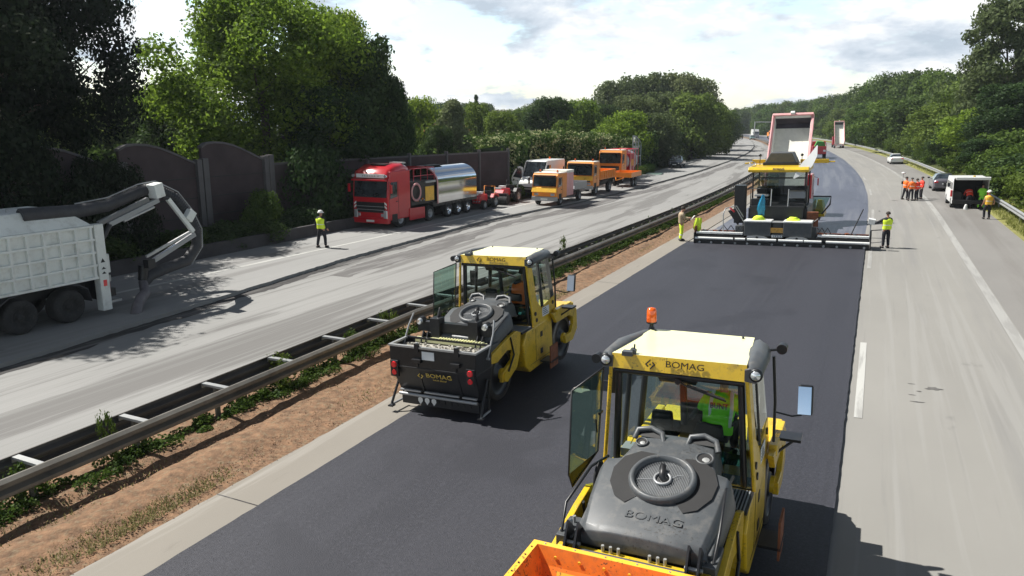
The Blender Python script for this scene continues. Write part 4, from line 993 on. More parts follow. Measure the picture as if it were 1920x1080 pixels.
    for i in range(4): k.box(X(1.6)+.022,X(1.6)+.025,.46,.78-.05*i,1.54+.045*i,1.555+.045*i,m_ink)
    for y,z in ((.02,1.66),(.06,1.50),(1.1,1.72)): k.cyl((X(z),y,z),(X(z)+.03,y,z),.05,m_blk,seg=12)
    k.build('sticker',pf)
    m=MB(); m.quad((X(1.8),.36,1.76),(X(1.8),1.24,1.88),(X(2.82)-.0,1.12,2.84),(X(2.82),.1,2.84),m_glass); m.build('side_window',r)
    m=MB(); m.quad((-.80,-.13,2.82),(-.96,-.11,1.3),(.96,-.11,1.3),(.80,-.13,2.82),m_glass); m.build('rear_window',r)
    m=MB(); m.quad((-.74,1.17,2.82),(-.88,1.29,1.4),(.9,1.29,1.4),(.76,1.17,2.82),m_glass); m.build('windscreen',r)
    m=MB(); m.tube([(.0,-.17,2.74),(.10,-.19,2.70),(.46,-.2,2.60),(.62,-.2,2.56)],.012,m_blk,5); m.cyl((.0,-.2,2.74),(.0,-.14,2.74),.04,m_blk,seg=10); m.tube([(.12,-.19,2.705),(.60,-.2,2.575)],.02,m_blkdull,4); m.build('rear_wiper',r)
    # roof
    m=MB(); rf=[(-.89,-.16,3.03),(.85,-.16,3.05),(.76,1.12,3.06),(-.70,1.12,3.06)]; lo=[(-.90,-.20,2.84),(.87,-.20,2.84),(.80,1.2,2.9),(-.76,1.2,2.9)]
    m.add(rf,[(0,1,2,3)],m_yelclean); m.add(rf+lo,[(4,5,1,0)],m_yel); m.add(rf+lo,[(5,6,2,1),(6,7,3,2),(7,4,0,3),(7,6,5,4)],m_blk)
    ro=m.build('roof',r,.012)
    for sx in (-1,1):
        w=MB(); xi0,xi1=(.85,.76) if sx>0 else (.89,.70); rings=[]
        for y,xi,xo,zt in ((-.2,xi0,xi0+.14,3.0),(-.05,xi0,xi0+.19,3.05),(.5,(xi0+xi1)/2,xi0+.2,3.07),(1.0,xi1,xi1+.24,3.05),(1.22,xi1,xi1+.16,3.0)):
            rings.append([(sx*(xi-.02),y,zt-.15),(sx*(xi-.02),y,zt-.01),(sx*(xi+(xo-xi)*.35),y,zt+.015),(sx*(xi+(xo-xi)*.75),y,zt-.03),(sx*xo,y,zt-.11),(sx*(xo-.02),y,zt-.17)])
        if sx<0: rings=[q[::-1] for q in rings]
        w.loft(rings,m_grey); w.build('roof_side',ro)
        l=MB(); c=(sx*.965,-.21,2.94); l.lathe([(.0001,.03),(.055,.02),(.062,-.0)],c,(0,-1,0),m_lamp,20); l.lathe([(.062,.012),(.08,.012),(.085,-.06),(.05,-.1)],c,(0,-1,0),m_blk,20); l.build('work_light',ro)
    l=MB(); l.tube([(.98,.95,2.95),(1.16,1.0,2.97)],.02,m_blk,6); l.cyl((1.14,.96,2.97),(1.14,1.1,2.97),.07,m_blk,seg=14); l.build('work_light',ro)
    l=MB(); l.tube([(-.98,-.1,2.93),(-1.12,-.12,2.92)],.02,m_blk,6); l.cyl((-1.12,-.16,2.92),(-1.12,-.03,2.92),.065,m_blk,seg=14); l.build('work_light',ro)
    l=MB(); l.cyl((-.62,-.12,3.05),(-.60,-.12,3.10),.05,m_grey,.04,12); l.box(-.74,-.60,-.22,-.12,3.02,3.08,m_grey); l.tube([(-.6,-.12,3.08),(-.6,-.1,3.16)],.012,m_blk,5); l.build('antenna',ro)
    l=MB()
    for x,y in ((-.62,1.02),(.62,1.02)): l.cyl((x,y,3.05),(x,y,3.085),.016,m_blk,seg=8)
    l.build('lifting_bolt',ro)
    # emblem and lettering on the brow
    fb=frame((.02,-.197,2.945),(1,0,.0),(0,.04,.2)); text_obj('BOMAG',.118,m_ink,fb@Matrix.Translation((.07,.012,.006)),ro,offset=0,sx=1.2)
    text_obj('FAYAT GROUP',.034,m_inkyel,fb@Matrix.Translation((.07,-.065,.006)),ro)
    e=MB()
    for q in ([(-.07,0),(0,.07),(0,.045),(-.045,0),(-.02,-.025),(-.033,-.038)],[(.07,0),(0,-.07),(0,-.045),(.045,0),(.02,.025),(.033,.038)]): e.prism(q,'z',.001,.008,m_ink)
    e.prism([(-.014,0),(0,-.014),(.014,0),(0,.014)],'z',.001,.008,m_ink)
    eo=e.build('emblem',ro); eo.matrix_local=fb@Matrix.Translation((-.38,-.01,0))
    # beacon
    b=MB(); b.lathe([(.045,0),(.045,.04),(.03,.06),(.03,.1),(.075,.11),(.078,.13)],(-.70,1.1,3.04),(0,0,1),m_blk,16); bo=b.build('beacon',r)
    b=MB(); b.lathe([(.072,.13),(.075,.16),(.070,.30),(.055,.335),(.0001,.345)],(-.70,1.1,3.04),(0,0,1),m_amber,20); b.build('beacon_lamp',bo)
    # cab inside
    s=MB(); s.box(.10,.58,.28,.78,1.78,1.90,m_seat); s.box(.14,.54,.20,.30,1.88,2.06,m_seat,(.85,1)); s.box(.2,.48,.3,.7,1.38,1.78,m_blk); s.box(.03,.10,.3,.75,2.02,2.08,m_seat); s.box(.58,.65,.3,.75,2.02,2.08,m_seat); s.build('seat',r,.03)
    s=MB(); s.box(-.5,-.12,.30,.75,1.70,1.85,m_seat); s.box(-.48,-.14,.22,.33,1.82,2.14,m_seat,(.8,1)); s.box(-.42,-.2,.3,.7,1.38,1.72,m_blk); s.build('seat',r,.03)
    s=MB(); s.box(-.25,.35,1.0,1.2,1.38,2.05,m_blk,(.8,.6)); s.tube([(.3,1.05,2.0),(.33,.9,2.12)],.03,m_blk,6); s.lathe([(.17,-.012),(.182,0),(.17,.012),(.158,0),(.17,-.012)],(.33,.88,2.13),(0,-.5,.86),m_blkdull,20); s.build('steering_console',r)
    s=MB(); s.box(-.28,.2,-.02,.5,2.66,2.83,m_blk,(1.2,1.2)); s.tube([(-.02,.2,2.7),(.0,.25,2.0)],.05,m_blk,8); s.build('air_duct',r)
    s=MB(); s.box(.55,.80,.0,.2,1.62,1.78,m_glassdoor); s.box(.82,.93,.3,.36,1.85,2.05,m_white); s.box(-.82,-.5,.0,.25,1.5,1.62,m_silver); s.build('cab_clutter',r)
    # open glass door
    d=MB(); A=(-1.0,-.2,2.82);B=(-1.14,-1.02,2.74);Cc=(-1.18,-1.06,1.62);D=(-1.08,-.22,1.62); d.quad(A,B,Cc,D,m_glassdoor); do=d.build('door',r)
    d=MB(); d.tube([A,B,Cc,(-1.16,-.98,1.42),D,A],.014,m_blk,6); d.tube([(-1.02,-.2,2.2),(-1.02,-.32,2.2)],.02,m_blk,6); d.tube([(-1.04,-.36,1.95),(-1.04,-.40,2.15)],.012,m_blk,5); d.quad(Cc,(-1.16,-.98,1.40),D,(-1.10,-.4,1.62),m_blk); d.build('door_frame',do)
    # hood
    prof=[(-2.14,1.44,.64),(-2.13,1.55,.665),(-2.05,1.60,.70),(-1.6,1.755,.76),(-1.15,1.895,.79),(-1.02,1.93,.78),(-.98,1.945,.62),(-.8,1.99,.56),(-.52,2.05,.52),(-.36,2.04,.50),(-.24,1.95,.50)]
    rings=[]
    for y,z,w in prof: rings.append([(-w-.06,y,z-.34 if y>-2.1 else z-.06),(-w,y,z-.07),(-w+.05,y,z-.01),(-w*.5,y,z+.018),(0,y,z+.025),(w*.5,y,z+.018),(w-.05,y,z-.01),(w,y,z-.07),(w+.06,y,z-.34 if y>-2.1 else z-.06)])
    m=MB(); m.loft([q for q in rings],m_grey,closed=True,caps=True,smooth=True)
    for sx in (-1,1):   # shoulder flares low at the rear corners
        m.prism([(-2.05,1.50),(-1.5,1.66),(-1.35,1.64),(-1.3,1.35),(-2.0,1.28)],'x',sx*.68 if sx>0 else -.76,sx*.76 if sx>0 else -.68,m_grey)
    ho=m.build('hood',r,.012); ho.location.x=.07
    hood_z=lambda y: float(np.interp(y,[p[0] for p in prof[1:]],[p[1] for p in prof[1:]]))+.02
    sl=math.atan2(.45,1.45); nrm=Vector((0,-math.sin(sl),math.cos(sl))); cen=Vector((.03,-1.28,hood_z(-1.28)))
    U=Vector((1,0,0)); Vv=Vector((0,math.cos(sl),math.sin(sl)))
    g=MB()  # recessed dark kidneys either side of the fan
    for sx in (-1,1):
        pts=[]
        for a,rr in ((68,.47),(50,.58),(30,.62),(8,.62),(-15,.61),(-38,.60),(-54,.56)): pts.append((sx*math.cos(R(a))*rr*1.02,math.sin(R(a))*rr))
        inn=[(sx*math.cos(R(a))*.34,math.sin(R(a))*.34) for a in (-56,-30,0,30,66)]
        ring=pts+inn; P3=[cen+U*a+Vv*b+nrm*.006 for a,b in ring]; n=len(P3)
        if sx<0: P3=P3[::-1]
        g.add(P3,[tuple(range(n))[::-1]],m_blkdull)
        for i in range(0):
            x=sx*(.36+.022*i); yy=.36-.022*i; g.tube([cen+U*x+Vv*(-yy*.8)+nrm*.012,cen+U*x+Vv*yy*.9+nrm*.012],.004,m_blk,4)
    g.build('side_grille',ho)
    g=MB(); g.lathe([(.395,-.02),(.40,.05),(.375,.085),(.335,.078),(.315,.0),(.31,-.03)],cen,nrm,m_grey,40)
    g.lathe([(.31,-.03),(.0001,-.03)],cen,nrm,m_blkdull,32)
    for i in range(-16,17):
        x=i*.0185; l_=math.sqrt(max(0,.308**2-x*x)); g.tube([cen+U*x-Vv*l_+nrm*.02,cen+U*x+Vv*l_+nrm*.02],.0035,m_silver,4,caps=False)
    g.lathe([(.105,.02),(.11,.045),(.085,.05),(.08,.02)],cen,nrm,m_silver,24); g.lathe([(.08,.022),(.0001,.022)],cen,nrm,m_blkdull,20)
    g.tube([cen+nrm*.02+U*.02,cen+nrm*.06,cen+nrm*.07-U*.02+Vv*.10,cen+nrm*.05-U*.04+Vv*.19],.042,m_blk,8)
    g.tube([cen+U*.08+nrm*.035,cen+U*.16+Vv*.09+nrm*.035,cen+U*.22+Vv*.1+nrm*.03],.006,m_silver,4); g.tube([cen-U*.29-Vv*.08+nrm*.03,cen-U*.1-Vv*.03+nrm*.04],.005,m_silver,4)
    g.build('fan_grille',ho)
    for sx in (-1,1):
        g=MB(); x0=sx*.34; yb=-.47; z=hood_z(-.5)-.01
        g.tube([(x0-.19,yb-.07,z-.03),(x0-.16,yb,z+.07),(x0,yb+.04,z+.095),(x0+.15,yb,z+.06),(x0+.20,yb-.10,z-.04)],.038,m_grey,8)
        g.quad((x0-.15,yb-.06,z+.01),(x0+.15,yb-.06,z+.01),(x0+.14,yb+.02,z+.06),(x0-.14,yb+.02,z+.06),m_blkdull)
        g.build('handle',ho)
    for x,y,rr in ((-.40,-.66,.065),(.42,-.80,.09)):
        g=MB(); c=Vector((x,y,hood_z(y)+.004)); g.lathe([(rr*1.25,0),(rr*1.22,.016),(rr,.018),(rr*.95,.004)],c,nrm,m_grey,20); g.lathe([(rr*.96,.006),(.0001,.006)],c,nrm,m_blkdull,20); g.lathe([(rr*.5,.01),(.0001,.014)],c+U*rr*.2-Vv*rr*.3,nrm,m_metal,12)
        g.build('filler_cap',ho)
    fm=frame(Vector((.08,-1.86,hood_z(-1.86)-.0)),U,Vv); text_obj('BOMAG',.155,m_grey,fm,ho,offset=0,extrude=.012,sx=1.2)
    k=MB(); k.prism([(-.015,-.05),(.03,.05),(-.05,.05),(-.05,.035),(.008,.035),(-.032,-.05)],'z',0,.008,m_inkyel); ko=k.build('emblem',ho); ko.matrix_local=frame((-.57,-.5,1.98),(1,.15,0),(0,.3,1))
    # rear recess with nozzles, crossbar and lift brackets
    m=MB(); m.box(-.62,.62,-2.10,-1.3,1.15,1.46,m_blk); m.build('engine_bay',r)
    m=MB(); m.cyl((-.64,-2.30,1.36),(.66,-2.30,1.36),.04,m_grey,seg=12); m.box(-.66,.68,-2.33,-2.2,1.24,1.34,m_blk)
    m.build('cross_bar',r)
    for x in (-.33,-.24,-.15,.2,.29,.37):
        m=MB(); m.cyl((x,-2.19,1.33),(x,-2.20,1.44),.022,m_metal,.018,10); m.build('spray_nozzle',r)
    for x0 in (-.74,.62):
        m=MB()
        for dx in (0,.12):
            m.prism([(-2.42,1.30),(-2.28,1.28),(-2.10,1.30),(-2.02,1.48),(-2.2,1.66),(-2.30,1.50)],'x',x0+dx-.012,x0+dx+.012,m_blk)
        m.cyl((x0-.03,-2.25,1.42),(x0+.16,-2.25,1.42),.025,m_metal,seg=8); m.build('lift_bracket',r)
    for sx in (-1,1):
        m=MB(); x=sx*.80
        m.box(x-.1,x+.1,-2.18,-1.72,1.22,1.44,m_grey); m.tube([(x+sx*.06,-2.1,1.44),(x+sx*.08,-1.9,1.70),(x+sx*.02,-1.2,1.86),(x,-.6,1.75)],.02,m_blk,6)
        for y in (-1.85,-1.95): m.cyl((x,y,1.44),(x,y,1.52),.022,m_metal,seg=8)
        m.build('rear_corner_box',r,.03)
        m=MB(); m.ell((sx*.78,-1.02,1.62),(.045,.20,.24),m_blkdull,14,8); m.tube([(sx*.78,-1.02,1.4),(sx*.75,-.9,1.2)],.02,m_blk,6); m.build('oval_shield',r)
    # right hand mirror and rail
    m=MB(); m.tube([(1.04,.98,2.86),(1.08,1.02,2.2),(1.08,1.04,1.6)],.022,m_blk,6); m.tube([(1.08,1.02,2.05),(1.30,1.12,1.98),(1.42,1.16,2.0)],.013,m_blk,6); m.build('mirror_arm',r)
    m=MB(); m.rbox((1.46,1.18,2.22),(.20,.07,.42),m_blk,(-.3,0,.12)); mo=m.build('mirror',r,.03); m=MB(); m.rbox((1.45,1.138,2.22),(.17,.01,.38),m_chrome,(-.3,0,.12)); m.build('mirror_glass',mo)
    m=MB(); m.rbox((-1.25,1.1,2.2),(.18,.07,.4),m_blk,(0,0,.25)); m.tube([(-.8,1.15,2.5),(-1.25,1.12,2.42)],.013,m_blk,6); m.build('mirror',r,.03)
    m=MB(); m.box(1.04,1.42,1.3,1.6,1.52,1.56,m_blk); m.tube([(1.05,1.25,1.3),(1.35,1.45,1.52)],.02,m_blk,6); m.build('side_step',r)
    return r
m_asphcrumb=M('brown_rubble',(.14,.08,.05),.9,var=.5,scale=30,bump=1,bscale=40)
rollA=roller('nearest yellow road roller with an empty orange and yellow hopper at its rear')
rollB=copy_tree(rollA,label='farther yellow road roller with a black chip spreader carried on its rear')
for o in [k for k in kids(rollB) if k.name.startswith('beacon')]:
    for q in kids(o): bpy.data.objects.remove(q)
    bpy.data.objects.remove(o)
put(rollA,3.15,6.68); put(rollB,9.5,.75)
rollA.location.z+=.0; rollB.location.z+=.06
# near roller: hopper
hp=rollA
m=MB(); X0_,X1_,Ya,Yb,Zt,Zb=-1.07,1.02,-2.40,-3.45,1.45,.55
def wallbox(a,b): m.hexa(a+b,m_oryel)
T_=[(X0_,Yb,Zt),(X1_,Yb,Zt),(X1_,Ya,Zt),(X0_,Ya,Zt)]; Tin=[(X0_+.07,Yb+.07,Zt),(X1_-.07,Yb+.07,Zt),(X1_-.07,Ya-.07,Zt),(X0_+.07,Ya-.07,Zt)]
Bi=[(X0_+.14,Yb+.12,Zt-.2),(X1_-.14,Yb+.12,Zt-.2),(X1_-.14,Ya-.12,Zt-.2),(X0_+.14,Ya-.12,Zt-.2)]
Bt=[(X0_+.3,Yb+.35,Zb+.1),(X1_-.3,Yb+.35,Zb+.1),(X1_-.3,Ya-.42,Zb+.1),(X0_+.3,Ya-.42,Zb+.1)]
Ob=[(X0_+.05,Yb+.12,Zb),(X1_-.05,Yb+.12,Zb),(X1_-.05,Ya,Zb),(X0_+.05,Ya,Zb)]
O2=[(X0_,Yb,Zt-.07),(X1_,Yb,Zt-.07),(X1_,Ya,Zt-.07),(X0_,Ya,Zt-.07)]
def band(A,B,mat,flip=False):
    for i in range(4):
        q=[A[i],A[(i+1)%4],B[(i+1)%4],B[i]]
        m.add(q if not flip else q[::-1],[(0,1,2,3)],mat)
band(T_,Tin,m_oryel); band(Tin,Bi,m_orin); band(O2,T_,m_oryel); band(Ob,O2,m_oryel); m.add(Ob,[(3,2,1,0)],m_blk)
hob=m.build('hopper',hp,.006)
m=MB(); band(Bi,Bt,m_orin); m.add(Bt,[(0,1,2,3)],m_orin)
for a,b,c,d in ((Bi[3],Bi[2],Bt[2],Bt[3]),):
    A,B,C_,D=[Vector(q) for q in (a,b,c,d)]; n=(B-A).cross(D-A).normalized()*-.012
    if n.y>0: n=-n
    m.add([A.lerp(B,.1)+n+(D-A)*.06,A.lerp(B,.96)+n+(D-A)*.06,D.lerp(C_,.94)+n,D.lerp(C_,.06)+n],[(0,1,2,3)],m_oryel)
m.build('hopper_inside',hob)
m=MB()
for i in range(6):
    for x,y in ((X0_+.15+i*.35,Ya-.035),): m.cyl((x,y,Zt),(x,y,Zt+.008),.012,m_metal,seg=6)
    m.cyl((X0_+.3+i*.28,Ya-.10,Zt-.10),(X0_+.3+i*.28,Ya-.115,Zt-.10),.02,m_oryel,seg=8); m.cyl((X0_+.035,Ya-.15-i*.17,Zt),(X0_+.035,Ya-.15-i*.17,Zt+.008),.011,m_blk,seg=6)
m.build('bolt',hob)
rr_=random.Random(2); m=MB()
for i in range(150):
    x=rr_.uniform(-.72,.6); y=rr_.uniform(-3.05,-2.86); z=Zb+.14+rr_.uniform(0,.10); s_=rr_.uniform(.02,.045); m.rbox((x,y,z),(s_,s_,s_*.7),m_asphcrumb,(rr_.random()*3,rr_.random()*3,0))
m.tube([(-.6,-2.95,.7),(-.58,-2.93,.98)],.016,m_metal,5); m.tube([(-.66,-2.98,.92),(-.50,-2.93,.93)],.014,m_metal,5); m.build('leftover_rubble',hob)
# far roller: chip spreader
sp=rollB
m=MB(); P_=[(-2.92,.62),(-2.80,.36),(-2.45,.36),(-2.42,1.50),(-2.96,1.50)]
f=-2.98
m.hexa([(-1.02,-2.75,.42),(.92,-2.75,.42),(.92,-2.32,.42),(-1.02,-2.32,.42),(-1.12,-2.98,1.05),(.98,-2.98,1.05),(.98,-2.28,1.05),(-1.12,-2.28,1.05)],m_blk)
m.add([(-1.12,-2.98,1.05),(.98,-2.98,1.05),(.98,-2.98,1.50),(-1.12,-2.98,1.50),(-1.12,-2.28,1.05),(.98,-2.28,1.05),(.98,-2.28,1.50),(-1.12,-2.28,1.50)],[(0,1,2,3),(1,5,6,2),(5,4,7,6),(4,0,3,7)],m_blk)
so_=m.build('spreader_box',sp,.012)
m=MB(); m.box(-1.14,1.0,-3.0,-2.93,1.49,1.53,m_metal); m.box(-1.14,1.0,-2.33,-2.27,1.49,1.53,m_blk); m.box(-1.14,-1.08,-2.93,-2.33,1.49,1.53,m_metal); m.box(.94,1.0,-2.93,-2.33,1.49,1.53,m_metal)
for x in (-.42,.55): m.box(x-.05,x+.05,-3.02,-2.95,1.42,1.60,m_blk); m.cyl((x,-2.98,1.53),(x,-2.98,1.62),.03,m_metal,seg=8)
m.build('rim',so_)
m=MB(); m.box(-1.1,.96,-2.95,-2.30,1.30,1.40,m_gravel); rr_=random.Random(3)
for i in range(170): x=rr_.uniform(-1.05,.92); y=rr_.uniform(-2.9,-2.34); s_=rr_.uniform(.02,.05); m.rbox((x,y,1.41+rr_.random()*.015),(s_,s_,s_),m_gravel,(rr_.random()*3,rr_.random()*3,0))
m.build('gravel_fill',so_)
m=MB()
for x in (-.42,.52):
    m.hexa([(x-.025,-2.80,.48),(x+.025,-2.80,.48),(x+.025,-2.7,.48),(x-.025,-2.7,.48),(x-.025,-3.03,1.22),(x+.025,-3.03,1.22),(x+.025,-2.9,1.22),(x-.025,-2.9,1.22)],m_blk); m.box(x-.11,x+.11,-3.06,-2.95,1.19,1.27,m_blk)
m.box(-1.12,.98,-2.995,-2.96,1.04,1.07,m_blk)
for x0,x1 in ((-1.0,-.46),(-.38,.48),(.56,.90)): m.box(x0,x1,-2.86,-2.80,.46,.50,m_silver)
m.build('rib',so_,.006)
m=MB(); m.box(-.30,.0,-2.995,-2.985,1.26,1.44,m_sticker); m.build('sticker',so_)
fb=frame((.0,-3.0,1.01-.12),(1,0,0),(0,.06,.2)); fb=frame((.04,-2.955,.90),(1,0,0),(0,-.37,1.0)); text_obj('BOMAG',.15,m_inkyel,fb@Matrix.Translation((.04,.02,.012)),so_,offset=0,sx=1.2); text_obj('FAYAT GROUP',.05,m_inkyel,fb@Matrix.Translation((.04,-.085,.012)),so_)
e=MB()
for q in ([(-.075,0),(0,.075),(0,.048),(-.048,0),(-.02,-.027),(-.035,-.04)],[(.075,0),(0,-.075),(0,-.048),(.048,0),(.02,.027),(.035,.04)]): e.prism(q,'z',.001,.012,m_inkyel)
eo=e.build('emblem',so_); eo.matrix_local=fb@Matrix.Translation((-.42,-.01,.006))
for x in (-1.0,.86):
    m=MB(); m.box(x-.10,x+.10,-3.02,-2.96,.82,1.18,m_blk); to=m.build('tail_light',so_,.01); m=MB()
    m.cyl((x,-3.02,1.09),(x,-3.045,1.09),.07,m_redlamp,.06,16); m.cyl((x,-3.0,.92),(x,-3.035,.92),.065,m_redlamp,.055,16); m.build('lamp',to)
m=MB(); m.cyl((-1.0,-2.86,.40),(.92,-2.86,.40),.035,m_silver,seg=10); m.box(-.98,.92,-2.80,-2.4,.16,.38,m_blk)
for i in range(9):
    x=-.55+i*.155; m.cyl((x,-2.80,.27),(x,-2.815,.27),.055,m_blkdull,seg=12)
m.build('spreader_roller',so_)
m=MB()
for x in (-.50,-.33,-.16): m.add([(x,-2.83,.19),(x+.06,-2.83,.27),(x+.055,-2.83,.33),(x,-2.83,.36),(x-.055,-2.83,.33),(x-.06,-2.83,.27)],[(0,1,2,3,4,5)],m_white)
m.build('reflector',so_)
for sx,x in ((-1,-1.12),(1,1.0)):
    m=MB(); m.tube([(x,-2.55,.85),(x+sx*.05,-2.95,.16)],.03,m_blk,6); m.tube([(x,-2.45,.8),(x+sx*.02,-2.55,.16)],.022,m_blk,6); m.tube([(x+sx*.05,-2.97,.14),(x+sx*.02,-2.50,.14)],.025,m_silver,6); m.rbox((x+sx*.05,-2.96,.12),(.12,.12,.03),m_blk); m.build('support_leg',so_)
    m=MB(); m.tube([(x,-2.5,1.28),(x+sx*.0,-2.2,1.75),(x-sx*.05,-2.05,2.0)],.022,m_silver,6); m.cyl((x-.05,-2.5,1.28),(x+.05,-2.5,1.28),.03,m_metal,seg=8); m.build('tie_rod',so_)
m=MB(); m.box(-.95,.9,-2.1,-1.96,1.62,1.84,m_blk)
for x in (-.45,.5): m.box(x-.12,x+.12,-2.2,-1.95,1.50,1.95,m_blk); m.prism([(-2.1,1.9),(-1.9,1.9),(-1.95,2.15)],'x',x-.02,x+.02,m_blk)
m.build('carrier_frame',so_,.01)
for x in (-.85,.78):
    m=MB(); m.cyl((x,-2.12,1.86),(x,-2.20,1.84),.065,m_lamp,.06,14); m.cyl((x,-2.0,1.87),(x,-2.13,1.86),.075,m_blk,seg=14); m.build('work_light',so_)
m=MB(); m.box(-.9,.85,-2.3,-2.2,1.42,1.52,m_yelclean)
for i in range(16): m.box(-.3+i*.07,-.27+i*.07,-2.32,-2.2,1.5,1.55,m_yelclean)
m.build('yellow_grating',so_)
# drivers
def seat_in(rl,p,x,y,z):
    mw=Matrix.Translation(rl.location)@rl.rotation_euler.to_matrix().to_4x4(); q=mw@Vector((x,y,z)); p.location=q; p.rotation_euler=rl.rotation_euler
lean={k:(v[0]+(.05 if v[2]>.9 else 0),v[1]+(.10 if v[2]>.8 else 0),v[2]) for k,v in SEATED.items()}
dA=person('driver in a bright green hi-vis jacket seated in the nearest roller',m_higreen,m_dkcloth,sleeves=1,pose=lean,bands=False)
seat_in(rollA,dA,.42,.36,1.40)
bk=MB()
for sx in (-1,1): bk.tube([(sx*.13+.04,-.065,.62),(sx*.14+.05,-.055,.86),(sx*.13+.05,-.0,1.0),(sx*.12+.05,.09,1.06)],.026,m_refl,5)
bo=bk.build('reflective_band',[c for c in kids(dA) if c.name.startswith('jacket')][0])
text_obj('BUNT',.10,m_ink,frame((.03,-.082,.90),(1,0,0),(0,.12,1)),[c for c in kids(dA) if c.name.startswith('jacket')][0],sx=.9,offset=.003)
dB=person('driver in an orange vest leaning in the cab of the farther roller',m_hior,m_dkcloth,pose=lean,bands=False); seat_in(rollB,dB,.40,.36,1.30)
# ---------------------------------------------------------------- cars
def carbody(r,st,paint,side_glass,front_glass,rear_glass,glassm=None,name='body',skip=()):
    """st: (y, halfwidth, zbottom, zbelt, zroof, roofhalf)"""
    gm=glassm or m_dglass; P={}
    rings=[]
    for y,w,zb,zl,zr,wr in st:
        h=[(w*.9,zb),(w,zb+.16),(w*1.0,(zb+zl)/2+.1),(w*.97,zl),(wr,zr-.05),(wr*.8,zr)]
        rings.append([(x,y,z) for x,z in h]+[(-x,y,z) for x,z in h[::-1]])
    n=12; out={'body':[], 'side_window':[], 'windscreen':[], 'rear_window':[]}
    for j in range(len(st)-1):
        for i in range(n):
            k='body'
            if i in (3,7) and j in side_glass: k='side_window'
            if i in (4,5,6) and j in front_glass: k='windscreen'
            if i in (4,5,6) and j in rear_glass: k='rear_window'
            if (j,i) in skip: continue
            out[k].append((j*n+i,(j+1)*n+i,(j+1)*n+(i+1)%n,j*n+(i+1)%n))
    V=[p for q in rings for p in q]
    for k,fs in out.items():
        if not fs: continue
        m=MB(); used=sorted(set(i for f in fs for i in f)); mp={a:b for b,a in enumerate(used)}
        m.add([V[i] for i in used],[tuple(mp[i] for i in f)[::-1] for f in fs],paint if k=='body' else gm,k=='body')
        if k=='body': m.add(rings[0],[tuple(range(n))],paint); m.add(rings[-1],[tuple(range(n))[::-1]],paint)
        o=m.build(k,r)
    return rings
def car(label,paint,kind='saloon',group=None,name='car',cat='car'):
    """front towards +y, length about 4.6"""
    r=thing(name,label,cat,group); w=.9
    if kind=='saloon':
        st=[(-2.32,.78,.35,.80,.86,.62),(-2.25,.86,.24,.92,1.00,.68),(-1.75,.9,.2,.95,1.06,.62),(-1.05,.9,.2,.95,1.40,.56),(-.2,.9,.2,.94,1.45,.58),(.45,.9,.2,.93,1.40,.57),(1.2,.9,.2,.92,1.0,.66),(2.1,.86,.22,.80,.84,.66),(2.3,.75,.33,.66,.70,.6)]
        carbody(r,st,paint,(2,3,4,5),(5,),(2,)); ya,yb,wr=-1.38,1.42,.325; H_=1
    elif kind=='suv':
        st=[(-2.25,.80,.45,.95,1.25,.66),(-2.15,.9,.32,1.02,1.45,.66),(-1.7,.92,.3,1.02,1.68,.68),(-.2,.92,.3,1.02,1.72,.68),(.5,.92,.3,1.0,1.66,.66),(1.25,.92,.3,1.02,1.10,.74),(2.1,.88,.32,.92,.98,.74),(2.28,.78,.42,.75,.8,.68)]
        carbody(r,st,paint,(1,2,3,4),(4,),(0,1)); ya,yb,wr=-1.4,1.45,.37; H_=1.1
    for sx in (-1,1):
        for y in (ya,yb): wheel(r,wr,.22,sx*(w-.02),y,sx,rim=.64)
    yr,yf=st[0][0],st[-1][0]; z=st[0][2]
    for sx in (-1,1):
        b=MB(); b.rbox((sx*.66,yr-.01+.03,.78*H_+.02),(.34,.08,.14),m_redlamp,(0,0,-sx*.18)); b.build('tail_light',r,.02)
        b=MB(); b.rbox((sx*.64,yf-.06,.62*H_),(.34,.12,.13),m_lamp,(0,0,sx*-.3)); b.build('headlight',r,.02)
        b=MB(); b.rbox((sx*1.0,.75,1.0*H_),(.18,.10,.13),m_blkdull if paint is not m_white else m_white); b.build('mirror',r,.02)
    b=MB(); b.box(-.8,.8,yr+.01,yr+.1,.24*H_,.42*H_,m_blkdull); b.build('rear_bumper',r,.02)
    b=MB(); b.box(-.6,.6,yf-.1,yf-.0,.34*H_,.60*H_,m_blkdull); b.build('grille',r,.02)
    b=MB(); b.box(-.26,.26,yr-.02,yr+.03,.60*H_,.71*H_,m_plate); b.build('number_plate',r); b=MB(); b.box(-.26,.26,yf-.03,yf+.02,.40*H_,.50*H_,m_plate); b.build('number_plate',r)
    return r
m_carsilver=M('silver_violet_paint',(.17,.165,.19),.28,.5,.05,2,coat=.7)
m_cardark=M('dark_blue_grey_paint',(.035,.045,.06),.25,.4,.08,2,coat=.8)
m_carteal=M('teal_grey_paint',(.12,.2,.2),.35,.2,.08,2,coat=.6)
a=car('silver grey saloon parked on the hard shoulder in front of the white van',m_carsilver); put(a,69.9,14.6); a.scale=(1.03,1,1.03)
whitecar=car('white hatchback parked far along the hard shoulder by the right guardrail',m_white); put(whitecar,116.6,14.65)
suv=car('dark off-road car with headlights facing the camera, beside the ivy hedge',m_cardark,'suv'); put(suv,100.8,-14.4,PI,.13)
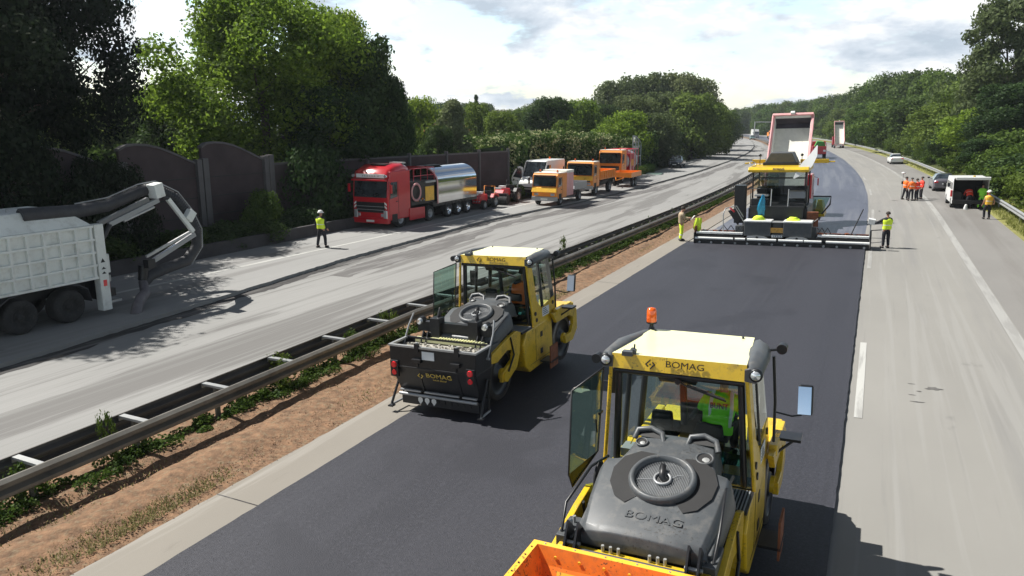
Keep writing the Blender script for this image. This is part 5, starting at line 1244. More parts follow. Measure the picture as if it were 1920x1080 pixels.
# ---------------------------------------------------------------- panel vans
def van(label,open_back=False,open_door=False,high=False):
    r=thing('van',label,'van'); H_=2.35 if high else 1.95; w=1.0; b=MB()
    yb=-2.45; z0=.32
    # shell as separate walls so the load space is really hollow
    side=[(yb,z0+.12),(yb,H_-.12),(yb+.12,H_),(.9,H_),(1.15,H_-.08),(1.75,1.22 if not high else 1.35),(2.35,1.02 if not high else 1.1),(2.48,.72),(2.45,.32),(yb,.32)]
    for sx in (-1,1):
        b.prism(side[:6]+[(1.75,.32),(yb,.32)],'x',sx*w-.035*sx-.02,sx*w-.035*sx+.02,m_white)
    b.box(-w+.03,w-.03,yb,1.0,H_-.05,H_+.01,m_white); b.box(-w+.03,w-.03,yb,1.75,.30,.36,m_blkdull)
    b.prism([(1.75,1.22 if not high else 1.35),(2.35,1.0),(2.5,.72),(2.46,.34),(1.6,.34),(1.6,1.2)],'x',-w+.03,w-.03,m_white); b.box(-w+.05,w-.05,.35,.40,.36,H_-.06,m_blkdull)
    b.hexa([(-.9,.98,H_-.03),(.9,.98,H_-.03),(.9,1.15,H_-.09),(-.9,1.15,H_-.09),(-.9,.98,H_+.01),(.9,.98,H_+.01),(.9,1.15,H_-.05),(-.9,1.15,H_-.05)],m_white)
    b.build('body',r,.025)
    zf=1.22 if not high else 1.35
    g=MB(); g.slab((-.84,1.16,H_-.08),(.84,1.16,H_-.08),(.9,1.78,zf),(-.9,1.78,zf),-.02,m_dglass); g.build('windscreen',r)
    for sx in (-1,1):
        g=MB(); x=sx*(w+.004); pts=[(.45,1.2),(1.55,1.22),(1.12,H_-.28),(.45,H_-.28)]; g.prism([(a_,b_) for a_,b_ in pts],'x',x-.012,x+.012,m_dglass)
        if not high: g.prism([(-.9,1.25),(.3,1.25),(.3,H_-.28),(-.9,H_-.28)],'x',x-.012,x+.012,m_dglass); g.prism([(-2.2,1.25),(-1.05,1.25),(-1.05,H_-.28),(-2.1,H_-.28)],'x',x-.012,x+.012,m_dglass)
        g.build('side_window',r)
        t=MB(); t.box(sx*w-.10,sx*w+.01,yb-.03,yb+.08,.78,1.20,m_redlamp); t.build('tail_light',r,.02)
        t=MB(); t.rbox((sx*.78,2.42,.78),(.34,.12,.2),m_lamp); t.build('headlight',r,.02)
        t=MB(); t.rbox((sx*(w+.14),1.35,1.3),(.16,.1,.26),m_blkdull); t.build('mirror',r,.02)
        for y in (-1.6,1.55): wheel(r,.34,.22,sx*(w-.0),y,sx)
    t=MB(); t.box(-.98,.98,yb-.10,yb+.02,.34,.58,m_blkdull); t.build('rear_bumper',r,.03)
    t=MB(); t.box(-.95,.95,2.42,2.54,.34,.56,m_blkdull); t.box(-.5,.5,2.46,2.5,.6,.72,m_blkdull); t.build('front_bumper',r,.03)
    t=MB(); t.cyl((.2,-1.9,H_),(.2,-1.9,H_+.16),.07,m_yel if not high else m_amber,seg=12); t.build('beacon',r)
    if open_back:
        t=MB(); t.hexa([(-.93,yb-.95,H_+.10),(.93,yb-.95,H_+.10),(.96,yb+.02,H_+.01),(-.96,yb+.02,H_+.01),(-.93,yb-.95,H_+.16),(.93,yb-.95,H_+.16),(.96,yb+.02,H_+.06),(-.96,yb+.02,H_+.06)],m_white)
        t.hexa([(-.93,yb-1.02,H_-.04),(.93,yb-1.02,H_-.04),(.93,yb-.93,H_-.0),(-.93,yb-.93,H_-.0),(-.93,yb-1.02,H_+.14),(.93,yb-1.02,H_+.14),(.93,yb-.93,H_+.16),(-.93,yb-.93,H_+.16)],m_white)
        tg=t.build('tailgate',r,.02); t=MB(); t.box(-.7,.7,yb-.75,yb-.2,H_+.015,H_+.03,m_dglass); t.build('tailgate_window',tg)
        t=MB(); t.box(-.9,.9,yb+.1,.3,.36,.42,m_blkdull); t.box(-.9,-.45,yb+.2,-.5,.42,1.05,m_blkdull); t.box(.5,.9,yb+.3,-.5,.42,1.3,m_blkdull); t.box(-.35,.3,yb+.6,-.4,.42,.95,m_seat); t.build('load_bay',r)
    else:
        t=MB(); t.box(-.97,.97,yb-.01,yb+.03,.34,H_-.03,m_white); t.build('rear_door',r,.02)
    if open_door:   # driver's door swung out, on the -n side
        t=MB(); q=[(0,.45),(0,1.9),(.25,2.0),(.55,1.95),(.98,1.3),(1.02,.5)]
        t.prism(q,'y',-.03,.03,m_white); d=t.build('door',r,.02); d.location=(1.0,1.55,0); d.rotation_euler=(0,0,R(12))
        g=MB(); g.prism([(.1,1.2),(.12,1.78),(.28,1.88),(.5,1.82),(.86,1.28)],'y',-.037,.037,m_dglass); g.build('door_window',d)
    return r
v1=van('white van with its tailgate raised on the hard shoulder',open_back=True); put(v1,55.9,14.75); v1.scale=(1.08,1,1.06)
v2=van('high white van with its front door swung open, left of the orange flatbed',open_door=True,high=True); put(v2,53.6,-17.1,PI,.13); v2.scale=(1.0,1.15,1.27)
# ---------------------------------------------------------------- lorries
def cab(r,paint,y0,L=2.0,W=1.22,z0=.55,zt=2.95,roofm=None,sign=None,lower=None,grille=m_blkdull,screenz=(1.75,2.65),roofrise=0,bump=m_silver,stripe=None):
    """cab block with front face at y0+L"""
    yf=y0+L; c=MB()
    prof=[(y0,z0),(yf-.12,z0),(yf,z0+.15),(yf,screenz[0]-.05),(yf-.12,screenz[1]+.08),(yf-.3,zt),(y0,zt+roofrise)]
    c.prism(prof,'x',-W,W,paint); cb=c.build('cab',r,.05)
    g=MB(); a,b=screenz; g.hexa([(-W+.10,yf-.01,a),(W-.10,yf-.01,a),(W-.10,yf-.12,b),(-W+.10,yf-.12,b),(-W+.10,yf+.015,a),(W-.10,yf+.015,a),(W-.10,yf-.095,b),(-W+.10,yf-.095,b)],m_dglass); g.build('windscreen',cb)
    for sx in (-1,1):
        g=MB(); x=sx*(W+.004); g.prism([(yf-.95,a+.02),(yf-.2,a-.08),(yf-.32,b-.05),(yf-.95,b-.05)],'x',x-.012,x+.012,m_dglass); g.build('side_window',cb)
        g=MB(); g.box(sx*(W-.36)-.16,sx*(W-.36)+.16,yf-.0,yf+.03,z0+.22,z0+.40,m_lamp); g.build('headlight',cb,.02)
        g=MB(); g.tube([(sx*W,yf-.12,b),(sx*(W+.22),yf+.02,b-.08)],.015,m_blk,5); g.rbox((sx*(W+.24),yf+.0,(a+b)/2+.05),(.08,.16,.48),paint if paint is m_red else m_blkdull); g.build('mirror',cb,.02)
        g=MB(); g.tube([(sx*.08,yf+.03,a+.03),(sx*.55,yf-.01,a+.18)],.014,m_blk,4); g.build('wiper',cb)
    for sx in (-1,1):
        g=MB(); x=sx*(W+.003)
        for yy in (yf-1.05,yf-.12): g.box(min(x,x+sx*.006),max(x,x+sx*.006),yy-.01,yy+.01,z0+.1,b+.0,m_blkdull)
        g.box(min(x,x+sx*.03),max(x,x+sx*.03),yf-1.0,yf-.8,a-.28,a-.24,m_blkdull); g.box(min(x,x+sx*.01),max(x,x+sx*.01),yf-.9,yf-.35,z0-.15,z0+.35,m_blkdull); g.build('door_trim',cb)
    g=MB(); g.box(-W+.14,W-.14,yf-.16,yf+.10,b+.03,b+.13,m_blkdull); g.build('sun_visor',cb,.02)
    g=MB(); g.box(-W+.25,W-.25,yf+.0,yf+.025,z0+.45,screenz[0]-.28,grille); 
    for k in range(5):
        zz=z0+.5+k*(screenz[0]-.85-z0)/5; g.box(-W+.3,W-.3,yf+.025,yf+.035,zz,zz+.035,m_silver if k in (1,3) else m_blkdull)
    g.build('grille',cb,.01)
    g=MB(); g.box(-W,W,yf-.2,yf+.07,z0-.18,z0+.14,bump); g.build('bumper',cb,.03); g=MB(); g.box(-.28,.28,yf+.07,yf+.085,z0-.10,z0+.02,m_plate); g.build('number_plate',cb)
    if roofm:
        g=MB(); g.box(-W+.03,W-.03,y0+.02,yf-.3,zt+.002+0,zt+.05,roofm); g.build('roof_panel',cb,.02)
    return cb,yf
def beacon(r,x,y,z,name='beacon'):
    b=MB(); b.cyl((x,y,z),(x,y,z+.06),.08,m_blk,seg=10); b.cyl((x,y,z+.06),(x,y,z+.2),.07,m_amber,.05,10); return b.build(name,r)
# red semi trailer tanker
rt=thing('tanker_truck','red articulated lorry with polished silver tank facing the camera','lorry'); put(rt,36.0,-17.75,PI,.13)
cb,yf=cab(rt,m_red,4.1,2.35,1.25,.52,3.35,screenz=(1.85,2.78),bump=m_red)
b=MB(); rings=[]
for y,zt,w in ((yf-.05,3.05,1.2),(yf-.25,3.42,1.22),(yf-.9,3.66,1.2),(yf-1.7,3.74,1.18),(yf-2.3,3.6,1.14)):
    rings.append([(-w,y,3.0),(w,y,3.0),(w,y,zt-.16),(w*.82,y,zt),(-w*.82,y,zt),(-w,y,zt-.16)])
b.loft(rings,m_red); b.build('roof_fairing',cb)
b=MB(); b.box(-1.05,.9,yf-.04,yf+.06,2.98,3.20,m_white); 
for i,k in enumerate((0,1,0,1,1,0,1,1,1,0,1)):
    if k or i%2: b.box(-.8+i*.12,-.8+i*.12+.05,yf+.06,yf+.065,3.05,3.13,m_silver)
for sx in (-1,1): b.cyl((sx*1.13,yf-.02,3.08),(sx*1.13,yf+.07,3.08),.09,m_lamp,seg=14)
b.build('sign_board',cb,.01)
b=MB(); b.box(-1.2,1.2,yf-.02,yf+.16,2.80,2.90,m_red); b.build('sun_visor',cb,.02)
b=MB(); b.box(-.55,.45,yf-1.5,yf-.75,3.66,3.73,m_blkdull); b.build('roof_hatch',cb,.01); b=MB(); b.box(-1.0,-.1,yf-2.3,yf-1.9,3.72,3.8,m_metal); b.build('air_deflector',cb,.01)
for sx in (-1,1):
    b=MB()
    for k in range(2): b.add([(sx*1.0,yf+.02,1.5-k*.2),(sx*1.16,yf+.02,1.38-k*.2),(sx*1.16,yf+.02,1.5-k*.2),(sx*1.0,yf+.02,1.62-k*.2)],[(0,1,2,3)],m_white)
    b.build('warning_stripe',cb); b=MB(); b.box(sx*1.05-.13,sx*1.05+.13,yf-.02,yf+.05,.62,1.12,m_lamp); b.build('headlight',cb,.03)
b=MB(); b.box(-.98,.98,1.2,6.0,.55,.85,m_blkdull); b.box(-1.2,1.2,-4.4,1.5,.85,1.15,m_blk); b.build('chassis',rt)
for sx in (-1,1):
    b=MB(); b.prism([(2.6,.32),(4.3,.32),(4.3,1.05),(2.6,1.0)],'x',sx*1.24-.06,sx*1.24+.0,m_red); b.box(sx*1.245-.01,sx*1.245+.01,3.7,3.85,.62,.75,m_blkdull); b.build('side_skirt',rt,.02)
    for y,rr in ((5.15,.5),(1.85,.5),(-.5,.48),(-1.8,.48),(-3.1,.48)):
        wheel(rt,rr,.32,sx*1.22,y,sx,m_chrome if y<0 else m_silver,rim=.56)
    b=MB()
    for y in (1.85,-.5,-1.8,-3.1):
        pts=[(sx*1.05,y+.62*math.cos(a),.5+.6*math.sin(a)) for a in [PI*k/8 for k in range(9)]]
        for p,q in zip(pts[:-1],pts[1:]): b.hexa([(p[0]-.18,p[1],p[2]),(p[0]+.18,p[1],p[2]),(q[0]+.18,q[1],q[2]),(q[0]-.18,q[1],q[2]),(p[0]-.18,p[1],p[2]+.03),(p[0]+.18,p[1],p[2]+.03),(q[0]+.18,q[1],q[2]+.03),(q[0]-.18,q[1],q[2]+.03)],m_blkdull)
    b.build('mudguard',rt)
b=MB(); sec=[]
for a in range(0,19): 
    t=PI*a/18; sec.append((1.24*math.cos(t),2.35+.98*math.sin(t)))
sec=[(1.24,1.05)]+sec+[(-1.24,1.05)]
ring=lambda y,s_=1:[(x*s_,y,1.9+(z-1.9)*s_) for x,z in sec]
b.loft([ring(-4.35,.9),ring(-4.3,1),ring(.9,1),ring(.95,.97)],m_chrome,smooth=False,caps=True)
tk=b.build('tank',rt)
for k in tk.data.polygons: k.use_smooth=True
tk.data.set_sharp_from_angle(angle=R(35))
b=MB(); pts=[(x*1.02,.98,1.9+(z-1.9)*1.02) for x,z in sec]; b.tube(pts,.05,m_redframe,6); b.build('front_hoop',tk)
b=MB(); b.box(-.35,.35,-1.2,.8,3.33,3.40,m_blkdull); b.build('top_hatch',tk,.02)
b=MB(); b.box(-1.15,1.15,1.2,3.9,1.15,2.6,m_blk); b.box(-1.2,-1.12,1.3,2.3,1.3,2.2,m_oryel); b.box(-1.24,1.2,1.1,2.3,2.42,2.55,m_metal)
for k in range(5): b.cyl((-1.22,2.5+.18*k,1.4+.1*(k%2)),(-1.1,2.5+.18*k,1.4),.05,(m_silver,m_orange,m_metal)[k%3],seg=8)
b.build('pump_cabinet',rt,.02)
b=MB(); b.lathe([(.5,-.05),(.58,0),(.5,.05),(.42,0),(.5,-.05)],(-1.25,3.45,1.95),(1,0,0),m_redframe,28); b.build('hose_reel',rt)
b=MB()
for y in (1.1,1.9,2.7,3.5): b.tube([(-1.1,y,2.55),(-1.1,y,3.35),(1.1,y,3.35),(1.1,y,2.55)],.025,m_red,5)
for z in (2.9,3.35): b.tube([(-1.1,1.1,z),(-1.1,3.5,z)],.025,m_red,5)
b.build('guard_rails',rt)
b=MB(); b.box(-1.2,1.2,-4.55,-4.4,.7,.95,m_red); b.build('rear_bumper',rt,.02)
# orange flatbed
of=thing('flatbed_truck','amber and orange double cab flatbed with a white plate, facing the camera','lorry'); put(of,48.6,-13.55,PI,.13)
cb,yf=cab(of,m_orange,1.0,2.05,1.02,.55,2.4,m_cream,screenz=(1.45,2.15),bump=m_silver,grille=m_orange)
b=MB(); b.hexa([(-1.0,yf-.02,1.02),(1.0,yf-.02,1.02),(1.0,yf+.0,1.38),(-1.0,yf+.0,1.38),(-1.02,yf+.17,1.02),(1.02,yf+.17,1.02),(.98,yf+.05,1.38),(-.98,yf+.05,1.38)],m_oryel); b.build('nose_panel',cb,.03)
b=MB(); b.box(-.98,.98,-.5,1.0,.6,2.35,m_redframe); b.box(-1.0,1.0,-.52,1.0,2.35,2.55,m_cream); b.build('crew_box',of,.03)
b=MB(); b.box(-.5,.5,-3.2,1,.5,.75,m_blkdull); b.build('chassis',of)
b=MB(); b.box(-1.08,1.08,-3.3,-.55,.95,1.02,m_silver)
for x0,x1,y0,y1 in ((-1.08,-1.04,-3.3,-.55),(1.04,1.08,-3.3,-.55),(-1.08,1.08,-3.34,-3.3)): b.box(x0,x1,y0,y1,1.0,1.5,m_silver)
b.build('load_bed',of,.01)
for sx in (-1,1):
    for y in (2.15,-1.9): wheel(of,.40,.25,sx*1.0,y,sx)
beacon(of,-.7,2.2,2.45); beacon(of,.7,2.2,2.45)
# orange tipper
def tipper(label,front=m_oryel,s=57.5,n=-13.9):
    r=thing('tipper_truck',label,'lorry'); put(r,s,n,PI,.13)
    cb,yf=cab(r,m_orange,1.5,1.8,1.2,.75,2.85,m_cream,screenz=(1.75,2.62),bump=m_silver)
    b=MB(); b.box(-1.19,1.19,yf-.0,yf+.05,1.32,1.68,front); b.build('nose_panel',cb,.02)
    b=MB(); b.box(-.5,.5,-3.2,1.6,.65,.95,m_blkdull); b.build('chassis',r)
    b=MB()
    b.box(-1.2,1.2,-3.2,1.3,1.25,1.33,m_orange)
    for x in (-1.2,1.14): b.box(x,x+.06,-3.2,1.3,1.3,2.0,m_orange)
    b.box(-1.2,1.2,1.25,1.32,1.3,2.25,m_orange); b.box(-1.2,1.2,-3.25,-3.19,1.3,2.0,m_orange)
    for k in range(9):
        for x in (-1.26,1.2): b.box(x,x+.06,-3.1+k*.52,-3.0+k*.52,1.3,2.0,m_orange)
    b.build('tipping_body',r,.01)
    for sx in (-1,1):
        for y in (2.2,-1.7): wheel(r,.5,.3,sx*1.16,y,sx)
    beacon(r,.8,2.2,2.9); beacon(r,-.8,2.2,2.9)
    return r
tipper('orange tipper lorry with green tinted screen, behind the amber flatbed')
tr=thing('trailer','empty orange two axle trailer behind the orange tipper','trailer'); put(tr,66.3,-13.3,PI,.13)
b=MB(); b.box(-1.15,1.15,-1.9,1.9,.95,1.03,m_orange)
for x0,x1,y0,y1 in ((-1.15,-1.1,-1.9,1.9),(1.1,1.15,-1.9,1.9),(-1.15,1.15,1.86,1.92),(-1.15,1.15,-1.92,-1.86)): b.box(x0,x1,y0,y1,1.0,1.42,m_orange)
b.tube([(-.4,1.9,.9),(0,3.2,.75),(.4,1.9,.9)],.05,m_orange,6); b.build('load_bed',tr,.01)
for sx in (-1,1):
    for y in (-.5,.5): wheel(tr,.4,.25,sx*1.0,y,sx)
# orange and red spray tanker
st_=thing('spray_truck','orange lorry with red frames and silver tanks, farthest of the parked row','lorry'); put(st_,72.5,-15.6,PI,.13)
cb,yf=cab(st_,m_orange,1.8,1.9,1.22,.8,3.35,m_cream,screenz=(2.05,3.0),bump=m_silver)
b=MB(); b.box(-.5,.5,-4.6,1.8,.7,1.0,m_blkdull); b.build('chassis',st_)
for y0,y1 in ((.3,1.5),(-3.2,-1.9)):
    b=MB(); b.loft([[(1.15*math.cos(t),y,2.1+1.1*math.sin(t)) for t in [2*PI*k/20 for k in range(20)]] for y in (y0,y1)],m_metal); b.build('tank',st_)
b=MB(); b.box(-1.15,1.15,-1.8,.2,1.1,2.9,m_red); b.box(-1.18,1.18,-1.4,-.6,1.6,2.3,m_oryel)
for y in (1.5,.3,-1.0,-2.0,-3.2): b.tube([(-1.2,y,1.0),(-1.2,y,3.35),(1.2,y,3.35),(1.2,y,1.0)],.04,m_red,6)
for x in (-1.2,1.2): b.tube([(x,1.5,3.35),(x,-3.2,3.35)],.04,m_red,6)
b.build('frame',st_)
for sx in (-1,1):
    for y in (2.7,-1.6,-2.9): wheel(st_,.5,.3,sx*1.16,y,sx)
beacon(st_,.8,2.8,3.4); beacon(st_,-.8,2.8,3.4)
# compact red machines
def compact(label,s,n,dark=False,sc=1):
    r=thing('compact_machine',label,'small machine'); put(r,s,n,PI,.13); r.scale=(sc,)*3
    b=MB(); b.prism([(-.1,.4),(1.1,.4),(1.15,.7),(.9,.95),(.0,1.0)],'x',-.34,.34,m_red); b.build('bonnet',r,.04)
    b=MB(); b.box(-.45,.45,-1.1,.1,.35,.6,m_blk); b.box(-.3,.3,-.75,-.3,.6,.8,m_seat); b.box(-.28,.28,-.85,-.72,.75,1.15,m_seat); b.build('seat_platform',r,.02)
    b=MB(); b.tube([(0,.1,.95),(0,-.15,1.2)],.025,m_blk,6); b.lathe([(.16,-.012),(.175,0),(.16,.012),(.148,0),(.16,-.012)],(0,-.16,1.22),(0,-.5,.86),m_blk,16); b.build('steering_wheel',r)
    b=MB(); b.tube([(-.42,-.95,.5),(-.42,-1.0,1.45),(.42,-1.0,1.45),(.42,-.95,.5)],.03,m_orange if not dark else m_blk,6); b.build('roll_bar',r)
    b=MB(); b.box(-.26,.26,1.16,1.24,.98,1.10,m_white); b.box(-.2,.2,.35,.7,1.02,1.18,m_white); b.build('white_cover',r,.02)
    b=MB()
    for k in range(4): b.cyl((-.3+.2*k,1.12,.55),(-.3+.2*k,1.2,.55),.05,m_lamp if k in (0,3) else m_silver,seg=8)
    b.build('lamp_bar',r)
    for sx in (-1,1):
        wheel(r,.32,.24,sx*.62,.85,sx,tyre=m_rub); wheel(r,.42,.28,sx*.66,-.7,sx)
        b=MB(); b.prism([(-1.2,.75),(-.95,.98),(-.4,.98),(-.2,.75),(-.3,.7),(-.5,.88),(-.9,.88),(-1.1,.7)],'x',sx*.55-.12,sx*.55+.12,m_red if not dark else m_blk); b.build('mudguard',r)
    if dark:
        b=MB(); b.box(-.8,.8,1.2,1.55,.2,.75,m_blk); b.cyl((-.85,1.4,.32),(.85,1.4,.32),.3,m_rub,seg=14); b.box(-.1,.1,1.56,1.6,.3,.85,m_white); b.build('sweeper_head',r,.02)
    return r
compact('small red machine with orange bars just behind the tank of the red lorry',42.2,-17.0,sc=1.05)
compact('small dark and red machine with a black front roller, nearest the white van',46.4,-17.2,True,1.15)
# ---------------------------------------------------------------- vacuum excavator at far left
vt=thing('vacuum_truck','dirty white suction lorry with ribbed box body and a folded hose arm','lorry'); put(vt,7.55,-14.65,PI,.13)
XN=-1.25
b=MB(); b.box(-1.2,1.2,-1.55,6.0,1.2,2.95,m_dirtywhite)
b.hexa([(-1.22,-1.6,2.93),(1.22,-1.6,2.93),(1.22,6,2.93),(-1.22,6,2.93),(-.85,-.9,3.5),(.85,-.9,3.5),(.85,6,3.5),(-.85,6,3.5)],m_dirtywhite)
bo=b.build('box_body',vt,.04)
b=MB()
for sx in (-1,1):
    x0=sx*1.2 if sx>0 else -1.31; x1=x0+.11
    for k in range(15): b.box(x0,x1,-1.5+k*.5,-1.42+k*.5,1.22,2.93,m_dirtywhite)
    for z in (1.22,1.62,2.03,2.44,2.86): b.box(x0-.004,x1+.004,-1.55,6,z,z+.075,m_dirtywhite)
b.build('side_ribs',bo,.01)
b=MB()
for y in (.1,.75): b.tube([(-.35,y,3.5),(-.35,y,3.6),(-.35,y+.35,3.6),(-.35,y+.35,3.5)],.02,m_metal,5)
b.tube([(-.8,1.0,3.5),(-.2,1.2,3.56),(.3,.4,3.52)],.03,m_silver,5); b.build('grab_handle',bo)
b=MB(); b.box(-1.3,-1.0,-1.9,-1.58,.15,2.95,m_dirtywhite); b.box(1.0,1.3,-1.9,-1.58,.15,2.95,m_dirtywhite); b.box(-1.0,1.0,-1.85,-1.6,1.2,2.9,m_blk); pz=b.build('rear_post',vt,.02)
b=MB()
for z in (1.72,1.5,1.35): b.add([(-1.305,-1.82,z),(-1.305,-1.66,z),(-1.305,-1.74,z+.14 if z>1.6 else z+.08)],[(0,1,2)],m_blkdull)
b.box(-1.31,-1.30,-1.8,-1.68,.95,1.15,m_redlamp); b.box(-1.25,-1.05,-1.93,-1.9,.7,1.1,m_redlamp); b.box(-1.2,-.9,-2.15,-1.9,.55,.8,m_blk); b.box(-1.25,-.8,-2.3,-1.9,.35,.42,m_metal)
b.build('rear_lights',pz)
b=MB(); b.box(-.45,.45,-1.6,7,.75,1.1,m_blkdull); b.box(-1.1,1.1,-2.0,-1.6,.5,1.2,m_blk); b.cyl((-.9,-2.1,1.3),(-.9,-2.1,1.9),.13,m_dirtywhite,seg=12); b.cyl((-.9,-2.1,1.0),(-.9,-2.1,1.2),.12,m_metal,seg=12); b.build('chassis',vt)
for sx in (-1,1):
    for y in (-.55,.95): wheel(vt,.52,.5,sx*1.22,y,sx,m_rub,rim=.56)
    b=MB(); pts=[(-1.25,.55),(-1.15,.95),(-.85,1.14),(-.4,1.2),(.8,1.2),(1.25,1.14),(1.55,.95),(1.65,.6)]
    for p,q in zip(pts[:-1],pts[1:]): b.hexa([(sx*1.05-.22,p[0],p[1]),(sx*1.05+.22,p[0],p[1]),(sx*1.05+.22,q[0],q[1]),(sx*1.05-.22,q[0],q[1]),(sx*1.05-.22,p[0],p[1]+.04),(sx*1.05+.22,p[0],p[1]+.04),(sx*1.05+.22,q[0],q[1]+.04),(sx*1.05-.22,q[0],q[1]+.04)],m_hose)
    b.build('mudguard',vt)
def V(s,z,n=-13.8): return (-(n+14.65),7.55-s,z-.13)   # side view point in the lorry's frame
b=MB(); b.tube([V(7.2,3.55),V(8.9,3.50),V(10.0,3.58),V(11.2,3.93),V(11.8,4.0),V(12.6,3.62),V(13.15,2.95),V(13.45,2.3),V(13.4,1.75),V(12.9,1.28),V(11.9,1.15),V(11.3,1.0),V(11.0,.75)],[.22,.22,.20,.19,.17,.16,.16,.17,.19,.20,.20,.18,.15],m_hose,14)
ho_=b.build('suction_hose',vt)
b=MB(); P_=[V(7.2,3.55),V(8.9,3.50),V(10.0,3.58),V(11.2,3.93),V(11.8,4.0),V(12.6,3.62),V(13.15,2.95),V(13.45,2.3),V(13.4,1.75),V(12.9,1.28),V(11.9,1.15)]
for p,q in zip(P_[:-1],P_[1:]):
    p,q=Vector(p),Vector(q); L_=(q-p).length; k=int(L_/.09)
    for i in range(k): c=p.lerp(q,i/k); b.lathe([(.15,-.02),(.203,0),(.15,.02)],c,(q-p),m_hose,12)
b.build('hose_ribs',ho_)
b=MB(); b.tube([V(8.9,3.74),V(10.0,3.83),V(11.2,4.18),V(11.9,4.24),V(12.8,3.8),V(13.4,3.05),V(13.72,2.35),V(13.68,1.7),V(13.1,1.1)],.022,m_silver,5); b.build('hose_guide',ho_)
b=MB(); n0=-13.5
def beam(p,q,w,mat,dn=0): 
    p,q=Vector(p),Vector(q); d=(q-p); m=(p+q)/2; ang=math.atan2(d.z,d.y); b.rbox((m.x,m.y,m.z),(w,d.length,w*1.2),mat,(ang,0,0))
beam(V(9.75,3.0,n0),V(11.7,3.62,n0),.13,m_silver); beam(V(9.75,3.0,n0-.5),V(11.7,3.62,n0-.5),.13,m_silver); b.cyl(V(10.3,3.05,n0),V(11.5,3.4,n0),.05,m_metal,seg=8); b.cyl(V(9.5,2.6,n0),V(9.8,3.0,n0),.08,m_blk,seg=8)
b.build('boom_arm',vt,.01)
b=MB(); beam(V(12.1,3.62,n0),V(13.05,2.35,n0),.13,m_dirtywhite); b.rbox(V(12.95,2.95,n0),(.25,.3,.4),m_dirtywhite,(.7,0,0)); b.rbox(V(11.65,3.95,n0),(.42,.36,.48),m_dirtywhite,(-.2,0,0)); b.tube([V(11.9,3.7,n0),V(12.2,3.6,n0)],.06,m_blk,6)
b.build('boom_arm',vt,.02)
b=MB(); beam(V(13.1,2.25,n0),V(11.2,1.55,n0),.13,m_silver); beam(V(12.9,2.35,n0),V(11.0,1.75,n0),.08,m_metal); b.cyl(V(12.2,2.0,n0),V(11.2,1.6,n0),.045,m_chrome,seg=8); b.rbox(V(11.1,1.5,n0),(.25,.3,.3),m_blk)
b.build('boom_arm',vt,.01)
b=MB(); q=(9.75,-12.75); b.tube([V(11.0,.85),V(10.75,.55,-13.4),V(10.3,.45,-13.1),V(10.0,.30,-12.9),V(9.75,.0,-12.7)],[.14,.17,.18,.17,.19],m_hosegrey,12)
nz=b.build('suction_nozzle',vt)
b=MB(); b.tube([V(11.1,1.4),V(11.0,.9)],[.17,.15],m_blk,10); b.build('nozzle_joint',nz)
